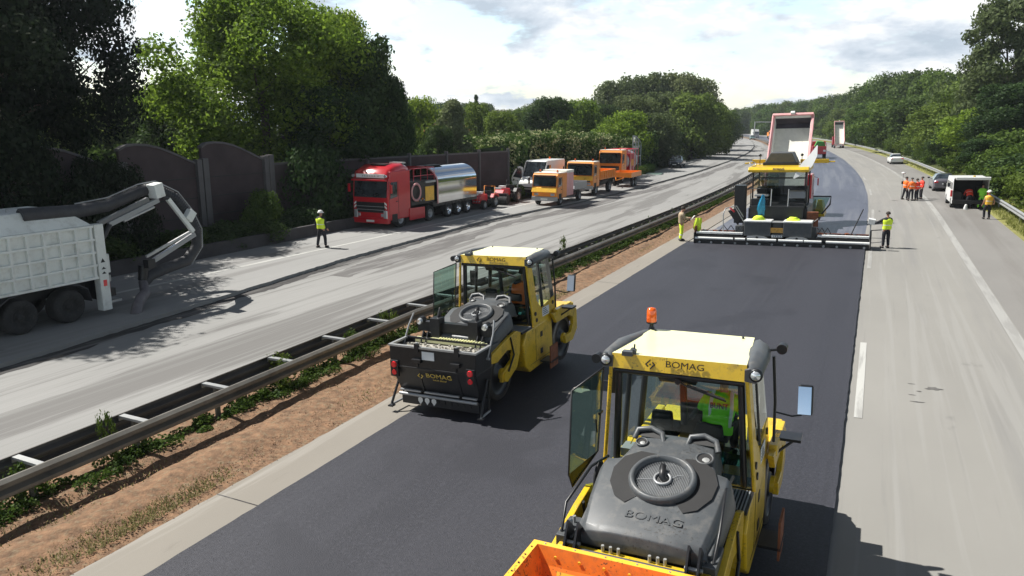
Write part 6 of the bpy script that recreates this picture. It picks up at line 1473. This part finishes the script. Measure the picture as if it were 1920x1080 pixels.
# ---------------------------------------------------------------- dump trucks with raised bodies
def dumptruck(label,ang=55,sx_=1,green=False):
    r=thing('dump_truck',label,'dump truck')
    b=MB(); b.box(-.45,.45,-.4,7.4,.75,1.1,m_red); b.box(-1.1,1.1,-.6,-.4,.6,1.0,m_white); b.build('chassis',r)
    for sx in (-1,1):
        for y in (.3,1.65,6.3): wheel(r,.5,.34,sx*1.2,y,sx)
        b=MB(); b.box(sx*.85-.14,sx*.85+.14,-.66,-.6,.68,.86,m_redlamp); b.build('tail_light',r,.01)
    cb,yf=cab(r,m_red,5.4,2.1,1.1,.7,2.7,m_red,screenz=(1.7,2.5))
    ca,sa=math.cos(R(ang)),math.sin(R(ang)); hy,hz=0,1.25; L_=5.85; hw=1.14; wallh=.80
    def Q(x,l,u): return (x,hy+l*ca-u*sa,hz+l*sa+u*ca)
    b=MB()
    def bx(x0,x1,l0,l1,u0,u1,mat): b.hexa([Q(x0,l0,u0),Q(x1,l0,u0),Q(x1,l1,u0),Q(x0,l1,u0),Q(x0,l0,u1),Q(x1,l0,u1),Q(x1,l1,u1),Q(x0,l1,u1)],mat)
    bx(-hw,hw,-.3,L_,-.1,0,m_redframe)
    for sx in (-1,1):
        x0=sx*hw; x1=sx*(hw-.07); bx(min(x0,x1),max(x0,x1),-.1,L_,0,wallh,m_redframe); bx(min(x0,x0+sx*.09),max(x0,x0+sx*.09),-.15,L_+.1,wallh-.12,wallh+.05,m_redframe)
        for k in range(6): bx(min(x0,x0+sx*.07),max(x0,x0+sx*.07),.1+k*1.05,.25+k*1.05,0,wallh,m_redframe)
        bx(min(x0,x0+sx*.08),max(x0,x0+sx*.08),-.15,.12,-.1,wallh+.05,m_redframe)
    bx(-hw,hw,L_,L_+.08,-.1,wallh+.12,m_redframe); bx(-hw-.05,hw+.05,L_-.03,L_+.12,wallh+.08,wallh+.2,m_redframe); bx(-.12,.12,L_-.0,L_+.15,wallh+.2,wallh+.36,m_white)
    bd=b.build('tipping_body',r,.015)
    b=MB(); bx(-hw+.08,hw-.08,-.25,L_-.02,.004,.02,m_cream)
    for sx in (-1,1): x=sx*(hw-.08); bx(min(x,x-sx*.015),max(x,x-sx*.015),-.08,L_-.02,.02,wallh-.06,m_dirtywhite)
    bx(-hw+.1,hw-.1,L_-.02,L_-.005,.02,wallh+.1,m_dirtywhite)
    li=b.build('body_lining',bd)
    b=MB(); bx(-hw+.1,hw-.1,L_-.035,L_-.022,.02,wallh*.80,m_headshade); bx(-hw+.1,hw-.1,L_-.35,L_-.03,.031,.045,m_headshade)  # shade on the lower headboard and floor end, painted as dark plates
    for k in range(0): bx(-hw+.10+k*.23,-hw+.10+k*.23+.232,L_-.78-.05*((k*7)%4),L_-.02,.031,.045+.004*(k%3),m_headshade)
    b.build('headboard_shade',li)
    b=MB(); p=Q(0,L_*.62,-.1); b.cyl((0,4.2,1.1),p,.11,m_metal,.07,12); b.cyl((0,4.2,1.1),((p[0]),(4.2+p[1])/2,(1.1+p[2])/2),.15,m_blk,seg=12); b.build('lifting_ram',r)
    return r
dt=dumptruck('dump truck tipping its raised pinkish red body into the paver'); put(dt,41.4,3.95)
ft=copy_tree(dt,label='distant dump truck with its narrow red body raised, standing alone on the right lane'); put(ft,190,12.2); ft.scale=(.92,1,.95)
gt=thing('lorry','distant red lorry with a green load cover on the tacked lane','lorry'); put(gt,136,4.75)
m_lime2=M('green_tarpaulin',(.06,.30,.05),.6,var=.2)
b=MB(); b.box(-1.1,1.1,-3,3.2,.9,2.2,m_red); b.build('load_body',gt,.03)
b=MB(); b.prism([(-.8,2.2),(.9,2.2),(.7,2.95),(-.4,3.05)],'y',-2.9,.4,m_lime2); b.build('load_cover',gt,.03)
cb,yf=cab(gt,m_red,3.3,1.9,1.2,.7,2.9)
for sx in (-1,1):
    for y in (-2,-.8,4.2): wheel(gt,.5,.32,sx*1.1,y,sx)
    b=MB(); b.box(sx*.8-.2,sx*.8+.2,-3.06,-3.0,1.3,1.6,m_lamp); b.build('tail_light',gt,.01)
# ---------------------------------------------------------------- paver
pv=thing('road_paver','wide asphalt paver with yellow canopy and full width screed laying the black lane','paver'); put(pv,33.0,4.62)
b=MB(); b.box(-4.12,4.12,-.12,.55,.02,.26,m_blk); b.box(-4.12,-1.7,-.02,.5,.26,.5,m_blk); b.box(1.7,4.12,-.02,.5,.26,.5,m_blk)
for k in range(14): b.cyl((-3.9+k*.6,-.16,.12),(-3.9+k*.6,-.10,.12),.06,m_metal if k%3 else m_silver,seg=8)
sc_=b.build('screed',pv,.015)
for x0,x1,z in ((-4.1,-1.75,.56),(1.8,4.1,.56)):
    b=MB(); b.box(x0,x1,-.1,.12,z,z+.10,m_white); b.build('walkway',sc_,.01)
    b=MB(); b.box(x0,x1,.12,.5,z-.04,z,m_blk); b.build('tread_plate',sc_)
for x0,x1 in ((-4.18,-2.2),(-2.1,-1.6),(-1.5,-.1),(-.0,1.15),(1.2,2.0),(2.2,4.12)):
    b=MB(); b.cyl((x0,-.18,.34),(x1,-.18,.34),.065,m_white,seg=10); b.build('guard_tube',sc_)
for sx in (-1,1):
    b=MB(); b.box(sx*4.16-.03,sx*4.16+.03,-.25,1.1,.0,.62,m_blk); b.rbox((sx*4.16,.1,.75),(.05,.5,.35),m_rust if sx<0 else m_blk); b.build('end_plate',sc_,.01)
for x0,x1 in ((-1.68,-.38),(.20,1.52)):
    b=MB(); b.box(x0,x1,-.15,.75,.52,1.22,m_grey); bb=b.build('screed_cover',sc_,.03); b=MB(); b.box(x0-.02,x1+.02,-.17,.77,1.22,1.30,m_white); b.build('cover_lid',bb,.02)
    b=MB(); c=(x0+x1)/2; b.loft([[(c+.55*math.cos(PI*k/10),-.19,.40+.15*math.sin(PI*k/10)) for k in range(11)],[(c+.55*math.cos(PI*k/10),-.16,.40+.15*math.sin(PI*k/10)) for k in range(11)]],m_metal,smooth=False); b.cyl((c,-.20,.46),(c,-.19,.46),.06,m_blkdull,seg=10); b.build('silver_badge',bb)
b=MB(); b.box(-.36,.18,-.1,.7,.45,.62,m_silver); b.box(-.34,.16,.1,.7,.62,1.2,m_grey); b.box(-.36,.18,-.1,.5,1.2,1.25,m_silver); b.build('step_box',sc_,.02)
b=MB(); b.box(-.38,.20,-.19,-.16,.72,.96,m_platey); b.build('warning_plate',sc_)
b=MB()
for i in range(5): b.box(-.33+i*.11,-.27+i*.11,-.17,-.14,.50,.58,m_sticker)
b.build('step_grip',sc_)
for x,mats in ((-1.15,m_hi),(1.0,m_hi)):
    pass
# tow arms, augers and cluttered machinery
for sx in (-1,1):
    xo=-.25
    b=MB(); b.tube([(xo+sx*1.75,.6,.6),(xo+sx*1.75,2.0,.85),(xo+sx*1.6,4.6,.9)],.10,m_blk,8); b.box(xo+sx*1.75-.2,xo+sx*1.75+.2,.4,.9,.35,.95,m_grey); b.build('tow_arm',pv,.02)
    b=MB(); b.cyl((sx*1.7,.95,.35),(sx*4.0,.95,.35),.16,m_rust,seg=12)
    for k in range(12): x=sx*(1.8+.18*k); b.lathe([(.05,0),(.2,.0),(.2,.02),(.05,.02)],(x,.95,.35),(1,.3*math.cos(k),.2),m_steel,14)
    b.box(min(sx*1.7,sx*4.1),max(sx*1.7,sx*4.1),1.15,1.22,.12,.6,m_rust); b.build('auger',pv)
rr_=random.Random(8)
b=MB()
for k in range(30):
    x=rr_.choice((-1,1))*rr_.uniform(1.8,3.9); y=rr_.uniform(.1,.9); z=rr_.uniform(.5,.66); b.rbox((x,y,z),(rr_.uniform(.06,.3),rr_.uniform(.06,.2),rr_.uniform(.04,.16)),rr_.choice((m_blk,m_silver,m_grey,m_metal,m_rust)),(0,0,rr_.random()*3))
for k in range(6): x=rr_.choice((-1,1))*rr_.uniform(1.6,3); b.tube([(x,.1,.6),(x+.2,.5,.95),(x+.35,.9,.6)],.02,m_blk,5)
b.build('hydraulics',pv)
b=MB(); b.tube([(-2.75,.1,.4),(-2.78,.15,1.55),(-2.7,.3,1.85),(-2.2,.6,1.95),(-1.9,1.0,1.35)],.03,m_silver,6); b.tube([(-2.5,.5,1.85),(-2.3,.6,1.65)],.05,m_redlamp,6); b.tube([(-2.25,.5,1.9),(-1.7,.5,1.0)],.025,m_metal,6); b.build('handrail',pv)
b=MB(); b.tube([(3.25,.1,.6),(3.75,.5,1.9)],.03,m_blk,6); b.tube([(4.1,.0,.5),(4.12,.0,1.25)],.035,m_silver,6); b.rbox((4.15,.0,1.38),(.30,.2,.26),m_white,(.2,.2,0)); b.tube([(4.15,.0,.95),(4.6,-.05,1.0)],.025,m_blk,6); b.build('screed_console',pv,.01)
# tractor
b=MB(); b.box(-1.75,1.15,1.6,7.6,.55,1.75,m_blk); b.box(-1.6,1.0,1.2,2.0,.9,1.9,m_blk); b.build('tractor_body',pv,.03)
for sx in (-1,1):
    b=MB(); c=-.3+sx*1.15; pts=[]
    for k in range(24):
        a=2*PI*k/24; y=(2.0 if math.cos(a)>0 else -2.0)*1.0+.42*math.cos(a); z=.47+.42*math.sin(a); pts.append((y+4.6,z))
    b.prism(pts,'x',c-.18,c+.18,m_rub); b.build('track',pv)
b=MB(); 
for sx in (-1,1):
    x=-.3+sx*1.65; b.hexa([(x-.3,7.6,.7),(x+.3,7.6,.7),(x+.3,9.6,.7),(x-.3,9.6,.7),(x-.1+sx*.0,7.6,1.7),(x+.1,7.6,1.7),(x+.1,9.6,1.5),(x-.1,9.6,1.5)],m_yel)
b.box(-1.9,1.4,7.6,9.5,.5,.7,m_blk); b.build('hopper',pv,.02)
# operator stand
b=MB(); b.box(-1.75,1.1,1.9,4.4,1.75,1.83,m_blk)
for x in (-1.6,-.35): b.box(x,x+.08,1.25,1.4,.6,1.8,m_silver) if 0 else None
for k,z in enumerate((.85,1.15,1.45,1.72)): b.box(-.62,.22,1.2+k*.14,1.38+k*.14,z,z+.05,m_blkdull if k%2 else m_silver)
b.build('platform',pv,.01)
b=MB(); b.tube([(-.62,1.15,.85),(-.62,1.6,2.75)],.028,m_metal,6); b.tube([(.22,1.15,.85),(.22,1.6,2.75)],.028,m_metal,6); b.tube([(-1.7,1.9,1.8),(-1.7,1.9,2.75),(-.65,1.9,2.75)],.028,m_blk,6); b.tube([(.25,1.9,2.75),(1.05,1.9,2.75),(1.05,1.9,1.8)],.028,m_blk,6); b.build('handrail',pv)
for x0,x1,mt,z1 in ((-1.62,-.75,m_blk,2.25),(.3,1.0,m_blk,2.05)):
    b=MB(); b.box(x0,x1,1.5,1.95,1.0,z1,mt); b.build('rear_cabinet',pv,.03)
b=MB(); b.hexa([(.22,1.75,2.28),(1.0,1.75,2.28),(1.0,2.2,2.32),(.22,2.2,2.32),(.22,1.95,2.62),(1.0,1.95,2.62),(1.0,2.25,2.66),(.22,2.25,2.66)],m_silver); b.build('control_desk',pv,.02)
b=MB(); b.box(-1.5,-.8,1.75,2.2,2.35,2.45,m_metal); b.build('control_desk',pv,.02)
for x in (-1.25,.65):
    b=MB(); b.box(x-.25,x+.25,2.7,3.1,2.1,2.25,m_seat); b.box(x-.24,x+.24,2.62,2.74,2.2,2.8,m_seat); b.build('seat',pv,.03)
cf=MB()
for x,y in ((-1.62,2.0),(.98,2.0),(-1.62,4.3),(.98,4.3)): cf.tube([(x,y,1.8),(x,y,3.6)],.045,m_blk,6)
cf.tube([(-1.62,2.0,3.3),(.98,2.0,3.3)],.04,m_blk,6); cf.tube([(-1.62,2.0,3.55),(-1.62,4.3,3.55)],.04,m_blk,6); cf.tube([(.98,2.0,3.55),(.98,4.3,3.55)],.04,m_blk,6); cfo=cf.build('canopy_frame',pv)
b=MB(); b.quad((-1.5,4.35,1.9),(.9,4.35,1.9),(.9,4.3,3.55),(-1.5,4.3,3.55),m_wind); b.box(-1.5,.9,4.4,4.9,1.75,2.7,m_blk); b.quad((-1.55,2.02,2.75),(-.35,2.02,2.75),(-.35,2.02,3.5),(-1.55,2.02,3.5),m_glass); b.build('wind_screen',pv)
b=MB(); b.prism([(1.75,3.60),(1.70,3.72),(1.85,3.86),(4.55,3.92),(4.65,3.66)],'x',-1.86,1.12,m_yel); b.build('canopy',pv,.03)
fm=frame((-.35,1.72,3.76),(1,0,0),(0,.35,.5)); text_obj('BOMAG',.13,m_ink,fm@Matrix.Translation((0,0,.02)),pv,sx=1.2,offset=.004)
b=MB(); b.prism([(-1.28,3.92),(.42,3.92),(.12,4.55),(-.95,4.55)],'y',3.2,4.9,m_grey); b.box(-1.32,.46,3.15,3.5,3.88,4.05,m_blk); b.build('fume_box',pv,.04)
b=MB()
for x0,x1 in ((-2.0,-1.3),(.48,1.9)): b.box(x0,x1,4.1,4.3,3.95,4.16,m_yel)
b.tube([(1.5,4.2,4.02),(2.2,4.2,4.02)],.04,m_yel,6); b.tube([(-1.9,4.2,4.0),(-2.4,4.2,3.95)],.04,m_yel,6); b.build('cross_member',pv,.01)
for x in (-1.5,.62):
    b=MB(); b.tube([(x,3.4,3.9),(x,3.4,4.35)],.02,m_blk,5); b.ell((x,3.4,4.42),(.08,.08,.08),m_blk,10,6); b.build('lamp',pv)
b=MB(); b.lathe([(.16,-.02),(.19,0),(.16,.02),(.14,0)],(-1.72,2.4,4.0),(.4,-.6,.7),m_metal,16); b.build('mirror',pv)
for sx in (-1,1):
    b=MB(); x=-.3+sx*1.75
    if sx<0: b.prism([(2.0,.9),(2.6,.9),(2.6,2.9),(2.0,2.9)],'x',x-.5,x+.05,m_blk); b.prism([(-2.85,1.55),(-2.3,.75),(-2.2,1.2),(-2.45,1.7)],'y',1.9,2.0,m_blk)
    else:
        b.tube([(x-.1,2.2,2.35),(x+.75,2.2,2.35),(x+.72,2.2,1.95),(x+.35,2.2,1.45)],.045,m_blk,6); b.quad((x-.1,2.22,1.4),(x+.35,2.22,1.45),(x+.7,2.22,2.3),(x-.1,2.22,2.3),m_glassdoor)
    b.build('folding_side_seat',pv)
b=MB(); b.rbox((1.42,1.5,1.25),(.55,.25,.75),m_rust,(0,0,.1)); b.tube([(1.15,1.35,.8),(1.7,1.35,1.3)],.02,m_silver,5); b.tube([(1.2,1.35,1.35),(1.75,1.35,.75)],.02,m_rust,5); b.build('rusty_side_panel',pv,.01)
# things lying or hanging on the paver
def world_on(rt_,x,y,z): return Matrix.Translation(rt_.location)@rt_.rotation_euler.to_matrix().to_4x4()@Vector((x,y,z))
def cloth(name,label,cat,loc,size,mat,seed=1,group=None):
    rn=random.Random(seed); m=MB(); n=10; vs=[];fs=[]
    for j in range(7):
        t=j/6
        for i in range(n):
            a=2*PI*i/n; rr=(1-.55*t)*(.75+.35*rn.random()); vs.append((size[0]*rr*math.cos(a),size[1]*rr*math.sin(a),size[2]*(t+.06*rn.random())))
    for j in range(6):
        for i in range(n): fs.append((j*n+i,j*n+(i+1)%n,(j+1)*n+(i+1)%n,(j+1)*n+i))
    fs.append(tuple(range(60,70))); m.add(vs,fs,mat,True); o=m.build(name); tag(o,label,cat,group); o.location=loc; return o
cloth('safety_jacket','crumpled yellow hi-vis jacket on the left cover of the paver screed','jacket',world_on(pv,-1.05,.35,1.28),(.40,.28,.22),m_hi,1)
cloth('safety_jacket','smaller crumpled hi-vis jacket on the right cover of the paver screed','jacket',world_on(pv,.62,.35,1.28),(.42,.26,.18),m_hi,2)
def drape(name,label,cat,loc,w,h,mat,seed=1,taper=.5,rz=0):
    rn=random.Random(seed); m=MB(); nu,nv=9,8; vs=[]
    ph=rn.random()*6
    for side in (-1,1):
        for j in range(nv):
            t=j/(nv-1); ww=w*(taper+(1-taper)*math.sin(min(1,t*1.3)*PI/2))*(1-.25*(t>.85))
            for i in range(nu):
                u=i/(nu-1)*2-1; edge=1-u*u
                vs.append((u*ww*.5+.03*math.sin(t*5+ph)+rn.uniform(-.01,.01),side*(.015+.06*edge*math.sin(PI*min(1,t*.9+.1)))+.03*math.sin(u*7+ph+t*2),-h*t+rn.uniform(-.02,.02)+(.05*math.sin(u*5+ph) if j==nv-1 else 0)))
    fs=[]
    for k in (0,1):
        for j in range(nv-1):
            for i in range(nu-1):
                q=[k*nu*nv+j*nu+i,k*nu*nv+j*nu+i+1,k*nu*nv+(j+1)*nu+i+1,k*nu*nv+(j+1)*nu+i]; fs.append(q if k else q[::-1])
    for j in range(nv-1):
        for i in (0,nu-1): fs.append([j*nu+i,(j+1)*nu+i,nu*nv+(j+1)*nu+i,nu*nv+j*nu+i])
    m.add(vs,fs,mat,True); o=m.build(name); tag(o,label,cat); o.location=loc; o.rotation_euler=(0,0,rz); return o
drape('safety_jacket','hi-vis jacket hung over the left end plate of the screed','jacket',world_on(pv,-4.12,.45,1.30),.42,.75,m_hi,3,.7,-.2)
drape('plastic_bag','blue plastic bag hanging from the paver handrail','bag',world_on(pv,-1.0,1.12,2.5),.42,1.05,m_bluebag,4,.25,-.3)
wf=MB(); A=(1.35,3.2,4.75); 
pts=[(1.35,3.2,4.9),(1.25,2.6,4.45),(1.0,2.1,4.0),(.75,1.8,3.65),(.42,1.6,3.3)]; wd=[.02,.16,.24,.20,.03]
vs=[]; 
for p,w in zip(pts,wd): vs+=[(p[0]-w,p[1],p[2]+w*.4),(p[0]+w,p[1]+.02,p[2]-w*.4)]
wf.add(vs+[(a,b_+.015,c) for a,b_,c in vs],[(2*i,2*i+1,2*i+3,2*i+2) for i in range(4)]+[(10+2*i+2,10+2*i+3,10+2*i+1,10+2*i) for i in range(4)],m_white,True)
wo=wf.build('white_sheet'); tag(wo,'white strip of sheeting fluttering from the paver canopy','sheet'); wo.location=pv.location; wo.rotation_euler=pv.rotation_euler
# ---------------------------------------------------------------- people on foot
def stand(p,s,n,yaw,dz=0):
    x,y=C(s,n); p.location=(x,y,zg(n)+dz); p.rotation_euler=(0,0,-head(s)+yaw)
legsap={'knL':(-.16,.0,.49),'anL':(-.2,-.08,.09),'toL':(-.24,.07,.04),'knR':(.16,.06,.49),'anR':(.2,.0,.09),'toR':(.24,.16,.04)}
stand(person('person in a yellow hi-vis vest and white helmet standing left of the red lorry',m_hi,m_dkcloth,pose={**legsap,'elL':(-.27,-.04,1.14),'wrL':(-.24,.1,.92),'paL':(-.2,.15,.86)},headgear='helmet',h=1.86),22.9,-15.9,.15,.13)
read={'elL':(-.24,.12,1.16),'wrL':(-.12,.36,1.18),'paL':(-.08,.43,1.18),'elR':(.24,.12,1.16),'wrR':(.12,.36,1.18),'paR':(.08,.43,1.18),'jaw':(0,.07,1.59),'head':(0,.07,1.665),'crown':(0,.06,1.74),'nose':(0,.18,1.62)}
w1=person('person with tan shirt and bright yellow trousers reading a white sheet beside the screed',m_tan,m_hi,sleeves=1,bands=False,pose=read,legband=True,h=1.88); stand(w1,33.5,-.42,-1.25,.03)
pp=MB(); pp.rbox((0,0,0),(.22,.32,.012),m_white,(.9,0,0)); po=pp.build('paper_sheet'); tag(po,'white sheet of paper held by the person in yellow trousers','paper'); x,y=C(33.7,.12); po.location=(x,y,1.28); po.rotation_euler=(0,0,-head(33)-1.25)
op={'elL':(-.40,.22,1.22),'wrL':(-.50,.5,1.18),'paL':(-.53,.57,1.17),'elR':(.24,.12,1.14),'wrR':(.05,.34,1.1),'paR':(-.02,.4,1.1),'knL':(-.11,.02,.49),'anL':(-.12,-.03,.09),'head':(0,.03,1.68),'waist':(0,-.01,1.12,.14)}
stand(person('stocky worker in a yellow vest standing at the right end of the screed',m_hi,m_dkcloth,pose=op,h=1.78),33.9,9.42,.45)
stand(person('worker with bare arms in an amber vest walking by the guardrail near the white van',m_oryel,m_dkcloth,bare=True,pose={'elR':(.3,-.05,1.15),'wrR':(.38,.1,1.0),'paR':(.4,.16,.95),'knL':(-.12,.15,.50),'anL':(-.1,.1,.10),'toL':(-.1,.26,.06)},headgear='helmet',h=1.78),47.3,15.05,.3)
G4='group of people in red and orange standing on the lane'
stand(person('leftmost person of the group, in orange, holding the survey pole',m_hior,m_dkcloth,pose={'elL':(-.26,.15,1.2),'wrL':(-.24,.34,1.1),'paL':(-.24,.4,1.08),**legsap},h=1.8,sleeves=1,group=G4),59.9,11.1,-.9)
stand(person('second person from the left in the group, orange jacket, back to the camera',m_hior,m_dkcloth,h=1.78,sleeves=1,group=G4,headgear='cap'),59.0,11.45,.3)
stand(person('third person from the left in the group, red jacket, nearest the middle',m_hired,m_dkcloth,h=1.72,sleeves=1,group=G4,pose=read),59.2,11.85,.9)
stand(person('rightmost person of the group, in a red jacket, facing the others',m_hired,m_dkcloth,h=1.76,sleeves=1,group=G4,pose={'elR':(.25,.12,1.16),'wrR':(.1,.3,1.2),'paR':(.04,.34,1.22)}),60.6,12.25,1.9)
sp_=thing('survey_pole','thin survey pole with a white round receiver beside the group','survey pole'); x,y=C(60.2,10.85); sp_.location=(x,y,zg(10.9))
b=MB(); b.cyl((0,0,0),(0,0,2.0),.018,m_silver,seg=8); b.build('pole',sp_); b=MB(); b.lathe([(.0001,2.0),(.13,2.0),(.15,2.05),(.13,2.11),(.0001,2.14)],(0,0,0),(0,0,1),m_white,18); b.build('receiver',sp_); b=MB(); b.box(-.07,.12,-.05,.05,1.2,1.42,m_blk); b.build('controller',sp_,.01)
bend={'waist':(0,.12,1.1),'chest':(0,.34,1.22),'neck0':(0,.47,1.27),'neck':(0,.54,1.30),'jaw':(0,.62,1.30),'head':(0,.68,1.34),'crown':(0,.72,1.39),'nose':(0,.74,1.24),'shL':(-.185,.42,1.24),'shR':(.185,.42,1.24),'elL':(-.24,.56,1.0),'wrL':(-.2,.72,.85),'paL':(-.19,.78,.82),'elR':(.24,.56,1.0),'wrR':(.2,.72,.85),'paR':(.19,.78,.82)}
stand(person('person in a red and orange jacket bending into the open back of the white van',m_hired,m_dkcloth,h=1.72,sleeves=1,pose=bend),53.55,14.72,.1)
m_lime=M('lime_workwear',(.30,.85,.06),.7,var=.1,scale=9)
stand(person('person in bright lime green overalls standing at the open back of the white van',m_lime,m_lime,h=1.72,sleeves=1,bands=False,legband=True,pose={'knL':(-.15,.02,.49),'anL':(-.17,-.03,.09),'knR':(.15,.02,.49),'anR':(.17,-.03,.09),'elL':(-.27,.15,1.15),'wrL':(-.2,.35,1.15),'paL':(-.17,.4,1.15)}),53.6,15.45,-.1)
cloth('bag','white bag on the ground behind the open white van','bag',(*C(53.0,14.5),zg(14.5)),(.16,.13,.35),m_white,7)
wk=person('paver operator in dark clothes on the platform under the yellow canopy',m_dkcloth,m_dkcloth,pose=SEATED,bands=False,sleeves=1); wk.location=world_on(pv,-1.25,2.85,1.78); wk.rotation_euler=pv.rotation_euler
# ---------------------------------------------------------------- far end of the site
GF='machines and vehicles far away at the bend'
def far(o,s,n,yaw=0,dz=0): put(o,s,n,yaw,dz,flat=True); return o
fw=thing('lorry','distant white box lorry in the middle of the far roadway','lorry',GF); far(fw,338,1.5,PI)
b=MB(); b.box(-1.25,1.25,-4,2,1.0,3.6,m_white); b.build('box_body',fw,.05); cab(fw,m_white,2.0,1.9,1.2,.7,2.9)
for sx in (-1,1):
    for y in (-2.8,3.0): wheel(fw,.5,.3,sx*1.15,y,sx)
fr_=thing('lorry','distant red lorry parked on the right of the far roadway','lorry',GF); far(fr_,292,5.0,PI)
b=MB(); b.box(-1.2,1.2,-4,1.9,.9,2.4,m_red); b.build('load_body',fr_,.05); cab(fr_,m_red,2.0,1.9,1.2,.7,3.1)
for sx in (-1,1):
    for y in (-2.8,3.0): wheel(fr_,.5,.3,sx*1.15,y,sx)
fo=copy_tree(fr_,label='distant orange lorry left of the far red one'); far(fo,318,5.6,PI)
for o in kids(fo):
    if o.name.startswith(('load_body','cab')):
        o.data=o.data.copy(); 
        for i,mm in enumerate(o.data.materials):
            if mm is m_red: o.data.materials[i]=m_orange
c2=copy_tree(suv,label='distant teal car on the far roadway'); far(c2,301,-3.2,PI)
for o in kids(c2):
    if o.name.startswith('body'): o.data=o.data.copy(); o.data.materials[0]=m_carteal
c3=copy_tree(suv,label='distant dark car between the far orange and red lorries'); far(c3,303,3.9,PI)
c4=copy_tree(fw,label='distant white lorry at the left end of the far queue, by the hedge corner'); far(c4,322,-13.5,PI)
c5=copy_tree(whitecar,label='distant white car left of the teal one on the far roadway'); far(c5,330,-6.5,PI)
fp_=person('distant worker on the far roadway by the bend',m_dkcloth,m_dkcloth,bands=False,sleeves=1,group='distant workers at the bend')
for k,(s,n) in enumerate(((287,-9),(291,-7.6),(296,-10),(300,-8.2),(310,-6),(283,-10.5))):
    o=fp_ if k==0 else copy_tree(fp_); stand(o,s,n,k*1.1)
fs=copy_tree(fp_,label='dark figure standing at the end of the long ivy hedge'); fs.scale=(1.3,1.3,1.3); stand(fs,216,-13.9,1)
sg=thing('gantry_sign','blue road sign on a grey cantilever gantry far away','road sign'); far(sg,330,8.8)
b=MB(); b.cyl((-8.5,0,0),(-8.5,0,6.6),.2,m_metal,seg=8); b.cyl((-8.5,0,6.4),(2,0,6.4),.16,m_metal,seg=8); b.build('gantry',sg)
b=MB(); b.box(-1.2,2.6,-.15,-.05,3.9,8.2,m_blue); b.build('sign_panel',sg); b=MB(); b.box(1.2,2.3,-.17,-.15,6.6,7.7,m_white); b.box(-.8,.9,-.17,-.15,5.0,5.25,m_white); b.build('sign_marking',sg)
# hole patch marks in the right lane, near the near roller
def patch(s,n,w,l,mat,name,label=None):
    rn=random.Random(int(s*10)); pts=[]
    for k in range(14):
        a=2*PI*k/14; r_=1+rn.uniform(-.35,.35); pts.append((s+l*r_*math.sin(a),n+w*r_*math.cos(a)))
    vs=[(*C(a,b_),zg(b_)+.006) for a,b_ in pts]; m=MB(); m.add(vs,[tuple(range(14))],mat); o=m.build(name); o['kind']='structure'; return o
m_oil=M('oil_stain',(.10,.095,.09),.7,var=.3,scale=6)
m_dust=M('pale_dust',(.30,.275,.245),.9,var=.15,scale=6)
for s,n,w,l in ((12.4,10.3,.16,.10),(11.35,9.95,.13,.035),(12.1,10.0,.05,.03),(12.6,9.85,.08,.02),(11.8,9.85,.07,.02),(59,10.4,.25,.2),(51,9.2,.05,.4),(168,14.2,1.6,.8)): patch(s,n,w,l,m_oil,'road_stain')
for s,n,w,l in ((9.3,2.9,.22,.28),(9.0,2.75,.12,.1),(10.1,3.35,.25,.05)): 
    o=patch(s,n,w,l,m_dust,'dust_patch'); 
    for v in o.data.vertices: v.co.z+=.06
# haze
def haze():
    m=bpy.data.materials.new('haze'); m.use_nodes=True; N=m.node_tree.nodes; L=m.node_tree.links
    N.remove(N['Principled BSDF']); v=N.new('ShaderNodeVolumePrincipled'); v.inputs['Color'].default_value=(.80,.88,.95,1); v.inputs['Density'].default_value=HAZE; v.inputs['Anisotropy'].default_value=.2
    L.new(v.outputs[0],N['Material Output'].inputs['Volume'])
    b=MB(); b.box(-5500,5500,-600,5500,-3,48,m); o=b.build('haze'); o['kind']='stuff'
HAZE=.00022
haze()
